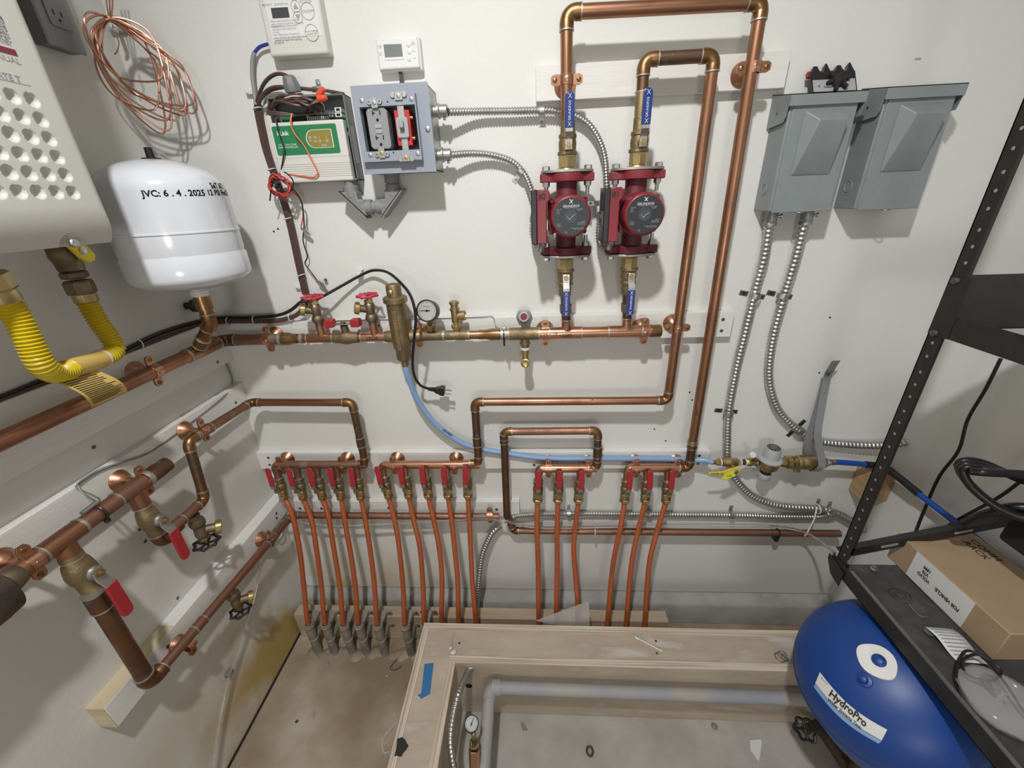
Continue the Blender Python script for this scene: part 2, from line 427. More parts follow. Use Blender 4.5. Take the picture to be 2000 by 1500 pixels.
a = yz(300, 727, .02)
board('mounting_board', 'white board on the left wall behind the thick copper pipe at the top', (-1.5, 1.045), (0, 1.165), 0, .018, wall='l', screws=[(-.05,1.15), (-.06,1.06)])
board('mounting_board', 'white board on the left wall behind the copper pipe with two red levers', (-1.5, yz(150,950,.02)[1]-.085), (0, yz(150,950,.02)[1]+.0), 0, .019, wall='l', screws=[(-.05,.93)])
b0 = yz(203, 1385, .038); b1 = yz(235, 1415, .038)
board('mounting_board', 'thick timber batten with raw wood edge running low along the left wall', (b0[0], b1[1]), (-.0, b0[1]), 0, .038, wall='l', m='board_paint', screws=[(-.07,.535), (-.075,.52), (-.5,.535)])
e = MB().box((XL+.0, b0[0]-.0008, b1[1]), (XL+.038, b0[0], b0[1])); e.box((XL+.0, b0[0], b0[1]), (XL+.0375, -.47, b0[1]+.0008))
tag(e.build('raw_wood_edge', 'wood_raw', flat=True), 'x', 'x')
_r = [o for o in bpy.data.objects if o.name == 'raw_wood_edge'][0]; _p = [o for o in bpy.data.objects if o.get('label', '').startswith('thick timber')][0]
del _r['category']; _r['label'] = 'bare unpainted pine edge'; _mw = Vector(_r.location); _r.parent = _p; _r.location = _mw-Vector(_p.location)
# ------------------------------------------------------------------ plumbing builders
def ring(mb, p, d, r, ln=.0025): d = Vector(d).normalized(); mb.cyl(Vector(p)-d*ln/2, Vector(p)+d*ln/2, r, seg=20)
def elbow_geo(p, d1, d2, r, sock=.9, rb=1.35):
    """d1 into the corner, d2 out of it; returns (path, cut1, cut2)"""
    ang = d1.angle(d2); t = r*rb*math.tan(ang/2); s = r*sock
    a = p-d1*t; b = p+d2*t; n = 10; path = []
    c = a+(d2-d1*d2.dot(d1)).normalized()*r*rb
    u = (a-c); ax = d1.cross(d2).normalized()
    path.append(a-d1*s); 
    for i in range(n+1): path.append(c+Matrix.Rotation(ang*i/n, 3, ax) @ u)
    path.append(b+d2*s)
    return path, a-d1*s, b+d2*s
def solder_run(root, pts, r, m='copper', em='bronze_elbow', ends=(0, 0), couplings=(), rings=True, sock=.9, mats=None):
    P = [Vector(p) for p in pts]; cut_prev = P[0]; 
    for i in range(1, len(P)):
        d1 = (P[i]-P[i-1]).normalized(); seg_end = P[i]
        if i < len(P)-1:
            d2 = (P[i+1]-P[i]).normalized()
            path, c1, c2 = elbow_geo(P[i], d1, d2, r, sock)
            rr = [r*1.14]*len(path)
            for k in range(2, len(path)-2): rr[k] = r*1.10
            e = MB().tube(path, rr, 18).build('elbow', em, root)
            if rings:
                for c_, d_ in ((c1, d1), (c2, d2)): q = MB(); ring(q, c_, d_, r*1.19, .0022); q.build('solder_ring', 'solder', e)
            seg_end = c1+d1*.004
        mb = MB().cyl(cut_prev, seg_end, r, seg=20); mb.build('pipe', mats[i-1] if mats else m, root)
        if i < len(P)-1: cut_prev = c2-d2*.004
    for (i, t, ln, mm) in couplings:
        a, b = P[i], P[i+1]; d = (b-a).normalized(); c = a.lerp(b, t)
        k = MB().cyl(c-d*ln/2, c+d*ln/2, r*1.14, seg=20).build('coupling', mm, root)
        for s_ in (-1, 1): q = MB(); ring(q, c+d*ln/2*s_, d, r*1.2); q.build('solder_ring', 'solder', k)
    return root
def branch(root, p, d, r, ln, m='copper', ringm=True, name='tee_branch'):
    p, d = Vector(p), Vector(d).normalized()
    k = MB().cyl(p, p+d*ln, r, seg=18).build(name, m, root)
    if ringm: q = MB(); ring(q, p+d*ln, d, r*1.06); q.build('solder_ring', 'solder', k)
    return k
def sleeve(root, a, b, r, m='copper', name='tee', rings=True):
    a, b = Vector(a), Vector(b); k = MB().cyl(a, b, r, seg=22).build(name, m, root)
    if rings:
        for e_ in (a, b): q = MB(); ring(q, e_, b-a, r*1.05); q.build('solder_ring', 'solder', k)
    return k
def make_clamp(r, off, m='copper_bright', bell=True, earlen=.018):
    """bell hanger: local x along the pipe, z out of the wall, origin on the pipe axis, wall at z=-off"""
    t = thing('pipe_clamp', '', 'pipe clamp')
    w_ = .009
    if bell:
        b = MB(); b.lathe(frame((0, 0, -off), EZ), [(.0215, 0), (.0225, .0022), (.021, .0045), (.0195, .006), (.016, .013), (.009, .018), (.0062, .020), (.0062, off-r)], 26); b.build('bell_plate', m, t)
        for a in range(3):
            p = V(.0185*math.cos(a*2.1+.5), .0185*math.sin(a*2.1+.5), -off+.0055); s = MB(); s.ball(frame(p, EZ), .0025, 8, 5); s.build('screw', m, t)
    R = r*1.09
    st = MB(); arc = [(R*math.cos(a), R*math.sin(a)) for a in [math.radians(-20+220*i/16) for i in range(17)]]
    arci = [((R-.0016)*math.cos(a), (R-.0016)*math.sin(a)) for a in [math.radians(-20+220*i/16) for i in range(17)]]
    def band(mb, sgn, mi=0):
        o1 = [(R*math.cos(math.radians(a)), sgn*R*math.sin(math.radians(a))) for a in range(0, 181, 12)]
        o2 = [((R-.0018)*math.cos(math.radians(a)), sgn*(R-.0018)*math.sin(math.radians(a))) for a in range(180, -1, -12)]
        mb.prism(frame_uv((-w_, 0, 0), EY, EZ), o1+o2, 0, 2*w_)
    band(st, 1); band(st, -1)
    for sy in (-1, 1):
        pts = [(-w_, R*.9), (w_, R*.9), (w_, R+earlen-.006), (w_*.6, R+earlen), (-w_*.6, R+earlen), (-w_, R+earlen-.006)]
        M = frame_uv((0, 0, 0), EX, EY*sy); z0 = .0006; 
        st.prism(M, pts, z0*sy if sy > 0 else -z0-.0018, z0*sy+.0018 if sy > 0 else -z0)
        st.prism(M, pts, -z0-.0018 if sy > 0 else z0, -z0 if sy > 0 else z0+.0018)
    st.lathe(frame((0, 0, R-.0012), EZ), [(.0052, 0), (.0052, .0016), (.004, .0022)], 16)
    st.build('strap', m, t, local=True)
    for sy in (-1, 1):
        s = MB().lathe(frame((0, sy*(R+earlen*.58), .002), EZ), [(.0048, 0), (.0044, .0015), (.002, .0028)], 14); s.xbox(frame((0, sy*(R+earlen*.58), .0046), EZ), -.003, .003, -.0004, .0004, -.0006, .0002)
        s.build('screw', 'bronze_elbow', t)
    return t
_cl = {}
def clamp(p, axis, out, r, off, label, group='copper pipe clamps', m='copper_bright', bell=True, turn=0):
    key = (round(r, 4), round(off, 4), m, bell); M = frame_uv(p, axis, Vector(out).cross(Vector(axis)))
    if turn: M = M @ Matrix.Rotation(turn, 4, 'X')
    if key not in _cl: o = make_clamp(r, off, m, bell); _cl[key] = o
    else: o = copy_tree(_cl[key])
    return place(o, M, label, group)
def lever(t, base, axis, out, L, m, s=1., strip='lever_zinc', lift=.012, wid=.010, gripL=None, tilt=0, arm=.02, mark=None, neck=None):
    """steel lever from the stem with a dipped grip; base on the stem top, axis along the grip, out away from the valve"""
    A, O = Vector(axis).normalized(), Vector(out).normalized(); S = A.cross(O)
    Mx = lambda p: frame_uv(p, S, A)
    h = MB(); w2 = wid/2
    prof = [(-.007*s, .0), (arm*.45, 0), (arm, lift), (L*.98, lift+tilt*(L-arm))]
    vs = []; th = .0028*s
    for (a, o) in prof:
        for (ss, dd) in ((-1, 0), (1, 0), (1, 1), (-1, 1)): vs.append(Vector(base)+A*a+O*(o+dd*th)+S*ss*w2)
    fs = [(0,1,2,3), tuple(4*(len(prof)-1)+i for i in (3,2,1,0))]
    for i in range(len(prof)-1):
        for j in range(4): k = (j+1) % 4; fs.append((4*i+j, 4*(i+1)+j, 4*(i+1)+k, 4*i+k))
    h.add(vs, fs)
    h.build('lever', strip, t, bevel=.0006)
    n = MB().lathe(frame(Vector(base)+O*.002*s, O), [(.0055*s, 0), (.0055*s, .0045*s)], 6); n.lathe(frame(Vector(base)+O*.002*s, O), [(.003*s, 0), (.003*s, .007*s)], 10); n.build('nut', 'brass', t)
    g = MB(); st = arm if gripL is None else L-gripL
    pts = []; 
    gw, gt = w2*1.18, .0042*s
    outl = []
    for i in range(9): a = PI*i/8; outl.append((gw*math.cos(a), L-gw+gw*math.sin(a)))
    outl = [(gw, st)]+outl+[(-gw, st)]
    o0 = lift+tilt*0
    T = math.atan(tilt); A2 = (A*math.cos(T)+O*math.sin(T)); O2 = (O*math.cos(T)-A*math.sin(T))
    g.prism(frame_uv(Vector(base)+O*(lift+th/2-gt/2), S, A2), outl, (0 if S.cross(A2).dot(O2) > 0 else -gt), (gt if S.cross(A2).dot(O2) > 0 else 0))
    go = g.build('grip', m, t, bevel=.0016, bseg=3)
    return go
def make_small_valve():
    """small brass ball valve on an orange tube: local z up the pipe, y to the wall, x right; origin in the ball; red lever on the -y side"""
    t = thing('ball_valve', '', 'valve')
    b = MB(); b.lathe(frame((0, 0, 0), EZ), [(.0125, .034), (.0145, .0335), (.0145, .020), (.0128, .019), (.0118, .013), (.0145, .010), (.0155, .002), (.0150, -.006), (.0125, -.012)], 20)
    b.build('body', 'brass_cast', t)
    h = MB().lathe(frame((0, 0, -.012), -EZ), [(.0135, 0), (.0148, .002), (.0148, .017), (.013, .019)], 8); h.build('tail_piece', 'brass', t, sharp=20)
    n = MB().lathe(frame((0, 0, -.032), -EZ), [(.0145, 0), (.0155, .002), (.0155, .012), (.0125, .014)], 6); n.build('compression_nut', 'brass', t, sharp=20, bevel=.0008)
    s = MB().cyl((0, -.010, 0), (0, -.024, 0), .0065, seg=12).build('stem', 'brass_dark', t)
    k = MB().lathe(frame((0, 0, .0335), EZ), [(.0150, -.0012), (.0150, .0012)], 20); k.build('solder_ring', 'solder', t)
    lever(t, (0, -.024, 0), EZ, -EY, .092, 'handle_red', s=1, lift=.009, wid=.0138, gripL=.066, arm=.016)
    hub = MB().lathe(frame((0, -.020, 0), -EY), [(.008, 0), (.0085, .004), (.006, .007)], 12).build('hub', 'lever_zinc', t)
    return t
def make_boiler_drain(wheel='wheel_red', r=.022, cap=True):
    """local z: up the stem (inlet at origin going up), x: towards the hose outlet"""
    t = thing('drain_valve', '', 'valve')
    b = MB(); b.lathe(frame((0, 0, 0), EZ), [(.0105, 0), (.0105, .012), (.014, .013), (.0155, .020), (.014, .027), (.0105, .030), (.0125, .040), (.0135, .050), (.0115, .057), (.0085, .060)], 20)
    b.cyl((0, 0, .041), (.026, 0, .048), .0088, .0098, seg=16); b.build('body', 'brass_dark', t)
    n = MB().lathe(frame((0, 0, .059), EZ), [(.0105, 0), (.0105, .007), (.008, .009)], 6); n.cyl((0, 0, .06), (0, 0, .082), .0032, seg=10); n.build('packing_nut', 'brass', t, sharp=20)
    if cap:
        c = MB().lathe(frame((.024, 0, .0475), (1, 0, .27)), [(.013, 0), (.0155, .001), (.0155, .011), (.013, .0125)], 28); c.build('hose_cap', 'brass_bright', t)
    w = MB(); R = r; pts = [V((R+.0016*math.cos(7*a))*math.cos(a), (R+.0016*math.cos(7*a))*math.sin(a), .077+.0) for a in [2*PI*i/56 for i in range(56)]]
    w.tube(pts, .0032, 8, closed=True); w.lathe(frame((0, 0, .0765), EZ), [(.0065, 0), (.0065, .004)], 14)
    for k in range(5):
        a = 2*PI*k/5; w.tube([V(.004*math.cos(a), .004*math.sin(a), .0795), V(R*.6*math.cos(a), R*.6*math.sin(a), .0805), V(R*math.cos(a), R*math.sin(a), .077)], .0026, 8)
    for k in range(7):
        a = 2*PI*k/7; w.ball(frame(((R+.002)*math.cos(a), (R+.002)*math.sin(a), .077), EZ), .0042, 10, 6)
    w.build('handwheel', wheel, t)
    s = MB().lathe(frame((0, 0, .0805), EZ), [(.0036, 0), (.0036, .003), (.002, .004)], 8).build('screw', 'steel', t)
    return t
def conduit(name, label, pts, r, m='conduit_steel', pitch=None, group=None, parent=None, cat='conduit', smooth=14, depth=.13):
    P = cr(pts, smooth) if smooth else [Vector(p) for p in pts]
    pitch = pitch or r*.92; step = pitch/5; Q = resample(P, step); pf = (1, .985, 1-depth*.75, 1-depth*1.25, 1-depth*.6); rr = [r*pf[i % 5] for i in range(len(Q))]
    o = MB().tube(Q, rr, 14).build(name, m, parent, sharp=89)
    if parent is None: tag(o, label, cat, group)
    return o
def cable(name, label, pts, r, m, cat='cable', seg=8, smooth=10, parent=None, group=None):
    P = cr(pts, smooth) if smooth else pts
    o = MB().tube(P, r, seg).build(name, m, parent)
    if parent is None: tag(o, label, cat, group)
    return o
OFFM = .055
# ------------------------------------------------------------------ four floor-heating manifolds with their valves and tubes
PHR = .0111
def tube_print(o, pts, k):
    rnd = random.Random(k); C = resample(cr(pts, 10), .004); a = rnd.randint(6, 30); mb = MB()
    for i in range(a, min(len(C)-6, a+rnd.randint(18, 44))):
        if rnd.random() < .2: continue
        d = (C[i+1]-C[i]).normalized(); out = (-EY-d*(-EY).dot(d)).normalized(); s = d.cross(out).normalized(); c = C[i]+out*.0079+s*.0018
        mb.xbox(frame_uv(c, s, d), -.0012, .0012, -.0006, rnd.choice((0, .0008)), -.0002, .0002); 
        if rnd.random() < .5: mb.xbox(frame_uv(c, s, d), -.0013, -.0008, -.0004, .0014, -.0002, .0002)
    mb.build('print', 'ink', o)
sv = make_small_valve(); sv_used = [False]
def small_valve(M, label, group):
    o = sv if not sv_used[0] else copy_tree(sv); sv_used[0] = True; return place(o, M, label, group)
MAN = [ # header pixels, drops on the header, valve centre, valve bottom, tube path
 dict(words='leftmost', up=[(691.5, 800), (712, 893)], header=((716, 906), (537, 909)), loops=[
  ((537,915),(547,949),(556.5,974.5),[(570,1003),(585,1072),(594,1150),(601.5,1215)]),
  ((577,909),(585,949),(593.4,974.5),[(609,1018),(618,1072),(628.5,1150),(634.5,1215)]),
  ((616,908),(624,949),(631,974.5),[(642,1012),(654,1084),(664.5,1150),(670.5,1216)]),
  ((655,907),(661,949),(667,974.5),[(673.5,1018),(685.5,1084),(694.5,1150),(699.6,1215)]),
  ((694,906),(700,949),(705.3,973.5),[(714,1018),(724.5,1084),(732,1150),(736.5,1216)])]),
 dict(words='second', up=[(927,805), (935,893)], header=((937,906),(746,909)), loops=[
  ((746,915),(755,946),(760.5,974.5),[(771,1018),(780,1072),(787.5,1150),(790.5,1216)]),
  ((789,909),(794.5,946),(799.5,974.5),[(808.5,1018),(820.5,1072),(826.5,1150),(828.6,1215)]),
  ((830,908),(834.5,946),(837.3,974.5),[(847.5,1018),(858,1072),(863.4,1135),(862.5,1215)]),
  ((871,907),(873.5,946),(875.6,974.5),[(882,1018),(888,1072),(894,1135),(896,1215)]),
  ((912,906),(913.2,946),(914.2,974.5),[(916.5,1018),(919.5,1072),(922.5,1135),(929,1210)])]),
 dict(words='third', up=[(1167,850), (1166,900)], header=((1165.5,914),(1052,915)), loops=[
  ((1052,922),(1050.5,955),(1050,982),[(1048.5,1030),(1051,1105),(1052,1202)]),
  ((1092,915),(1090.5,955),(1089.6,982),[(1088,1030),(1088,1105),(1086.6,1192)]),
  ((1134,915),(1131.5,955),(1129.5,982),[(1123.5,1030),(1120.5,1075),(1125,1135),(1128,1190)])]),
 dict(words='rightmost', up=[(1351,867), (1345,900)], header=((1343,912),(1226,915)), loops=[
  ((1226,922),(1222,955),(1219.5,982),[(1212,1030),(1197,1105),(1186.5,1215)]),
  ((1264,915),(1262,955),(1260,982),[(1246.5,1036),(1233,1105),(1222.5,1222)]),
  ((1306,914),(1303,955),(1300.5,982),[(1284,1036),(1267.5,1105),(1258.5,1222)])]),
]
NW = ['leftmost', 'second', 'middle', 'fourth', 'rightmost']; NW3 = ['left', 'middle', 'right']
sleeve_pos = []
for mi, md in enumerate(MAN):
    o_ = OFFM+.006
    A = W(*md['header'][0], o_); B = W(*md['header'][1], o_); B.z = A.z = (A.z+B.z)/2
    n = len(md['loops']); five = n == 5
    root = thing('copper_manifold', ['horizontal copper header above the five leftmost orange tubes, dull and blotchy', 'brighter horizontal copper header feeding the second set of five red levers', 'short copper header above three tubes under the small inverted copper loop', 'short copper header at right, fed by the long pipe marked with a downward arrow'][mi], 'pipe manifold', (B.x, A.y, A.z))
    m = ['copper_dull', 'copper_bright', 'copper_bright', 'copper_bright'][mi]
    MB().cyl(A, B+V(.006, 0, 0), PHR*1.12, seg=20).build('header_pipe', m, root)
    wds = md['words']
    for i, (d, vc, vb, path) in enumerate(md['loops']):
        x = W(*d, o_).x; 
        if i == 0: x = B.x
        top = V(x, A.y, A.z)
        c = W(*vc, o_); c.x = x+(W(*vc, o_).x-x)*1.0; c.y = A.y
        b = W(*vb, o_+.004)
        ax = (top-b).normalized()
        if i == 0:
            pth, c1, c2 = elbow_geo(V(B.x, A.y, A.z), V(-1, 0, 0), V(0, 0, -1), PHR, .5)
            e = MB().tube(pth, PHR*1.12, 18).build('elbow', m, root); 
        else: branch(root, top, -EZ, PHR*1.1, .022, m, False, 'tee_outlet')
        cc = V(x, A.y, W(*vc, o_).z); cc = top.lerp(b, (top.z-cc.z)/(top.z-b.z))
        MB().cyl(top-EZ*.016, cc+ax*.02, PHR*.98, seg=16).build('outlet_stub', m, root)
        who = (NW[i] if five else NW3[i])
        g = ['red-levered ball valves of the left five-tube manifold', 'red-levered ball valves of the second five-tube manifold', 'red-levered ball valves under the small copper loop', 'red-levered ball valves of the right three-tube manifold'][mi]
        gl = ['leftmost five-valve header', 'second five-valve header', 'header under the small copper loop', 'rightmost three-valve header'][mi]
        M = frame(cc, ax, EX)
        M = frame_uv(cc, (EX-ax*EX.dot(ax)), ax.cross(EX)) if False else M
        small_valve(M, 'brass ball valve with red lever, %s on the %s' % (who, gl), g)
        # orange tube
        bot = cc-ax*.046; pts = [bot+ax*.012, bot]
        nP = len(path)
        for k, q in enumerate(path):
            f = (k+1)/nP; off = o_+.004+(.178-o_-.004)*(f**1.25)
            if not five: off = o_+.004+(.168-o_-.004)*(f**1.25)
            pts.append(W(*q, off))
        last = pts[-1]; 
        sleeve_pos.append((mi, i, last.copy()))
        end = V(last.x+(last.x-pts[-2].x)*.3, last.y, .02)
        pts.append(end if not five else V(last.x-.004, last.y, .02))
        tube_ = cable('orange_tube', 'orange tube under the %s valve of the %s' % (who, gl), pts, .0078, 'pex_orange', 'tube', seg=12, group='orange floor-heating tubes')
        tube_print(tube_, pts, mi*10+i)
# clamps on the headers
for (x, y, lab, mm) in ((548, 899, 'copper pipe clamp holding the left end of the leftmost five-valve header', 'copper_bright'), (669, 899, 'copper pipe clamp near the right end of the leftmost five-valve header', 'copper_bright'),
                 (769, 899, 'copper pipe clamp on the left part of the second five-valve header', 'copper_bright'), (887, 899, 'bright copper pipe clamp on the right part of the second five-valve header', 'copper_bright'),
                 (1071, 908, 'copper pipe clamp on the left of the header under the small copper loop', 'copper_bright'), (1150, 908, 'copper pipe clamp on the right of the header under the small copper loop', 'copper_bright'),
                 (1244, 908, 'copper pipe clamp on the left of the rightmost three-valve header', 'copper_bright'), (1327, 908, 'copper pipe clamp on the right of the rightmost three-valve header', 'copper_bright')):
    z = W(x, 909 if x < 1000 else 915, OFFM+.006).z; X = W(x, 909, OFFM+.006).x
    clamp((X, -(OFFM+.006), z), EX, -EY, PHR*1.1, OFFM-.014, lab, m=mm)
# ------------------------------------------------------------------ pipes of the back wall
OP = OFFM+.006
def run(label, pts, r, **k):
    ps = [p if isinstance(p, Vector) else W(p[0], p[1], p[2] if len(p) > 2 else OP) for p in pts]
    root = thing('copper_pipe', label, 'pipe', ps[0], k.pop('group', None)); return solder_run(root, ps, r, **k), ps
rA = .0128; rB = .0116
run('long bright copper pipe from the first pump loop, highest and widest, ending at right header', [W(1106.7, 270, .07), W(1106.7, 24, .07), W(1488, 4, .07), W(1352, 868, .066), V(W(1343,912,OP).x+.004, -OP, W(1343,913,OP).z+.0), V(W(1343,912,OP).x-.03, -OP, W(1343,913,OP).z)], rA*.93, mats=['copper', 'copper', 'copper', 'copper_dark', 'copper_bright'], em='bronze_elbow', couplings=[(2, .995, .002, 'copper_dark')])
run('copper loop from the second pump that drops and turns left to the second header', [W(1248, 280, .07), W(1258, 116, .07), W(1395, 108, .07), W(1304, 782, OP+.004), W(927, 785, OP), W(935, 905, OP), W(905, 906, OP)], rB*.98, mats=['copper_dark', 'copper_dark', 'copper', 'copper', 'copper_dark', 'copper_bright'], couplings=[(0, .45, .05, 'brass'), (4, .62, .03, 'copper_dark')])
run('small inverted copper loop above the three-valve header, tied to the low pipe', [W(990, 1008, .044), W(984, 843, .05), W(1168, 841, .055), W(1166, 914, OP), W(1140, 914, OP)], PHR, mats=['copper_dark', 'copper_dull', 'copper_dark', 'copper_bright'], couplings=[(0, .93, .03, 'copper_dark'), (2, .55, .035, 'copper_dark')])
# loop coming over from the left wall
LP = .07
p_c = LW(372, 868, LP); p_c2 = LW(398, 968, LP); 
cor = V(XL+.072, -.058, LW(372, 868, LP).z); cor.z = (LW(372,868,LP).z+W(600,787,OP).z)/2
s0 = LW(330, 1046, LP)
run('copper pipe that wraps around the corner and drops to the leftmost five-valve header', [LW(318, 1048, LP), LW(400, 975, LP), LW(367, 862, LP), cor, W(688, 786, OP), W(714, 906, OP), W(690, 907, OP)], PHR, mats=['copper_dull', 'copper_dark', 'copper_dull', 'copper', 'copper_dark', 'copper_dull'], couplings=[(4, .62, .03, 'copper_dark'), (0, .25, .045, 'copper_dull'), (2, .22, .04, 'copper_dull')])
clamp(LW(395, 842, LP).lerp(LW(400, 838, LP), .5), EY, EX, PHR, LP-.02, 'copper clamp on the left wall holding the pipe that turns the corner')
# low pipes
zlow = W(800, 1008, .044).z
run('low horizontal copper pipe behind the orange tubes, coming from the left wall batten', [LW(292, 1334, .07), V(XL+.07, -.046, LW(560,1020,.07).z), W(975, 1009, .044)], PHR, mats=['copper_dull', 'copper_dull'], em='copper_dull', couplings=[(0, .25, .03, 'copper_dull'), (0, .78, .035, 'copper_dull')])
pe = LW(292, 1336, .07)
run('thick copper pipe slanting down the left wall from the lower red lever valve', [LW(183, 1160, .085), V(pe.x, pe.y, pe.z), V(pe.x, pe.y+.035, pe.z)], .0145, mats=['copper_dark', 'copper_dull'], em='copper_dark', couplings=[(0, .06, .04, 'copper_dark')])
run('lowest right copper pipe running towards the shelf under the grey conduit', [W(992, 1010, .044), W(1003, 1036, .04), W(1640, 1042, .04)], PHR, m='copper_dull', em='copper_dark', sock=.4)
clamp(W(949+8, 1006, .044), EX, -EY, PHR, .024, 'bright copper clamp on the low pipe just left of the small loop', bell=False, turn=.0)
for (x, y, lab) in ((342, 1255, 'copper bell clamp on the low left-wall pipe, nearest the timber batten end'), (515, 1055, 'copper bell clamp on the low left-wall pipe, nearest the corner')):
    clamp(LW(x+28, y+5, .07) if x < 400 else LW(x+12, y-2, .07), EY, EX, PHR, .07-.038, lab)
bc = MB(); p = W(1519, 1041, .04); bc.torus(frame(p, EX), .0125, .0025, 18, 8); bc.box(p+V(-.006, -.006, -.012), p+V(.006, .03, -.032)); tag(bc.build('pipe_hook', 'black_plastic', bevel=.001), 'black plastic pipe hook under the lowest right copper pipe', 'pipe clamp')
# ------------------------------------------------------------------ thick pipe on the left wall to the corner
r1 = .0148; LO = .062
pu0, pu1 = LW(-140, 935, LO), LW(372, 690, LO)
zU = (pu1.z+LW(0, 866, LO).z)/2
C0 = V(XL+LO, -.062, zU)
mA = W(600, 659, OP)
ru = thing('copper_pipe', 'thick copper pipe along the top of the left wall under the yellow hoses', 'pipe', (XL+LO, -1.2, zU))
ytee = LW(415, 675, LO).y
MB().cyl((XL+LO, -1.4, zU), (XL+LO, ytee+.01, zU), r1, seg=22).build('pipe', 'copper', ru)
yt0 = LW(365, 695, LO).y
sleeve(ru, (XL+LO, yt0, zU), (XL+LO, C0.y-.03, zU), r1*1.15, 'bronze_elbow')
tb = thing('copper_riser', 'short bronze-coloured copper offset below the white expansion tank', 'pipe', (XL+LO, (yt0+C0.y)/2, zU))
# the tank
TX, TY = -.705, -.185
tp = V(XL+LO, (yt0-.03+C0.y)/2-.012, zU)
q0 = W(392, 578, -TY)
TX = q0.x
tb_pts = [tp, tp+V(.012, .0, .055), V(tp.x+.055, TY+.01, tp.z+.085), V(TX, TY, q0.z-.045), V(TX, TY, q0.z)]
tp = V(XL+LO, LW(386, 686, LO).y, zU)
tb_pts = [tp, V(TX, TY, q0.z-.062), V(TX, TY, q0.z)]
solder_run(tb, tb_pts, .0135, m='bronze_elbow', em='bronze_elbow', couplings=[(0, .35, .03, 'bronze_elbow')])
mx = MB().cyl(V(TX, TY, q0.z-.03), V(TX, TY, q0.z+.002), .0165, .0155, seg=20).build('adapter', 'bronze_elbow', tb)
for (x, y, lab) in ((292, 722, 'copper bell clamp on the thick upper pipe of the left wall'),):
    v = LW(x+8, y+2, LO); clamp((XL+LO, v.y, zU), EY, EX, r1, LO-.018, lab)
# from the corner along the back wall: the boiler line
zM = (W(600, 659, OP).z+W(1200, 650, OP).z)/2
def mx_(x): return W(x, 655, OP).x
ml = thing('copper_pipe', 'copper line from the corner carrying red-wheel drains and the brass air separator', 'pipe', (XL+.1, -OP, zM))
solder_run(ml, [V(XL+LO, C0.y-.035, zU), V(XL+LO, -OP, zM), V(mx_(566), -OP, zM)], .0142, mats=['copper_dark', 'copper_dull'], em='copper_dark')
MB().lathe(frame((mx_(548), -OP, zM), EX), [(.0165, 0), (.0168, .02), (.0135, .03), (.0128, .045)], 22).build('reducer', 'bronze_elbow', ml)
for a_, b_ in ((548, .018), (589, .0138)): q = MB(); ring(q, (mx_(a_), -OP, zM), EX, b_, .008); q.build('solder_ring', 'solder', ml)
MB().cyl((mx_(560), -OP, zM), (mx_(1000), -OP, zM), .0113, seg=20).build('pipe', 'copper', ml)
for a, b, m_ in ((600, 650, 'copper'), (706, 752, 'copper_bright')): sleeve(ml, (mx_(a), -OP, zM), (mx_(b), -OP, zM), .0125, m_)
for a, b in ((821, 866), (868, 917)): sleeve(ml, (mx_(a), -OP, zM), (mx_(b), -OP, zM), .0128, 'brass_cast')
MB().lathe(frame((mx_(935), -OP, zM), EX), [(.0126, 0), (.0126, .02), (.0152, .03), (.0152, .055)], 22).build('reducer', 'bronze_elbow', ml)
clamp((mx_(522), -OP, zM), EX, -EY, .0144, OP-.02, 'copper bell clamp on the line just right of the corner', m='copper_bright')
clamp((mx_(817), -OP, zM), EX, -EY, .0115, OP-.02, 'copper clamp just right of the brass air separator', m='copper_bright')
text('13228', .013, BACK((mx_(729), -OP-.0127, zM)), 'ink', ml, name='handwriting')
# header of the two pumps
mh = thing('copper_manifold', 'thick copper header under the two pumps, handwritten 13289, brass plug at right end', 'pipe manifold', (mx_(960), -OP, zM))
rh = .0143
MB().cyl((mx_(990), -OP, zM), (mx_(1275), -OP, zM), rh, seg=24).build('pipe', 'copper_bright', mh)
sleeve(mh, (mx_(994), -OP, zM), (mx_(1053), -OP, zM), rh*1.13, 'brass_cast')
sleeve(mh, (mx_(1073), -OP, zM), (mx_(1135), -OP, zM), rh*1.1, 'copper_bright')
sleeve(mh, (mx_(1187), -OP, zM), (mx_(1252), -OP, zM), rh*1.1, 'copper_bright')
MB().lathe(frame((mx_(1269), -OP, zM), EX), [(rh*1.12, 0), (rh*1.12, .022), (rh*1.0, .026)], 22).build('end_cap', 'bronze_elbow', mh)
for x in (1105.5, 1222): branch(mh, (mx_(x), -OP, zM), EZ, .0118, .034, 'copper_bright')
text('13289', .013, BACK((mx_(1104), -OP-rh*1.11, zM-.003)), 'ink', mh, name='handwriting')
def arrow(o, d, s, parent, n=-EY, r=.0007):
    d = Vector(d).normalized(); sd = d.cross(n).normalized(); o = Vector(o); tip = o+d*s
    a = MB().tube([o-d*s, tip], r, 5); a.tube([tip-d*s*.6+sd*s*.55, tip, tip-d*s*.6-sd*s*.55], r, 5); a.build('ink_arrow', 'ink', parent)
arrow(V(mx_(1104.5), -OP-.0122, zM+.024), EZ, .008, mh); arrow(V(mx_(1222.5), -OP-.0122, zM+.026), EZ, .008, mh); arrow(V(mx_(1084), -OP-rh*1.11, zM+.004), EX, .005, mh)
cps = [o for o in bpy.data.objects if o.get('label', '').startswith('copper loop from the second')][0]; arrow(W(1161, 783.5, OP+rB), V(-1, 0, 0), .010, cps)
cps = [o for o in bpy.data.objects if o.get('label', '').startswith('long bright copper')][0]; arrow(W(1361, 806, OP+.004+rA), V(.02, 0, -1), .009, cps)
clamp((mx_(1065), -OP, zM), EX, -EY, rh, OP-.02, 'copper bell clamp left of the first pump riser')
clamp((mx_(1258), -OP, zM), EX, -EY, rh, OP-.02, 'copper bell clamp at the right end of the pump header')
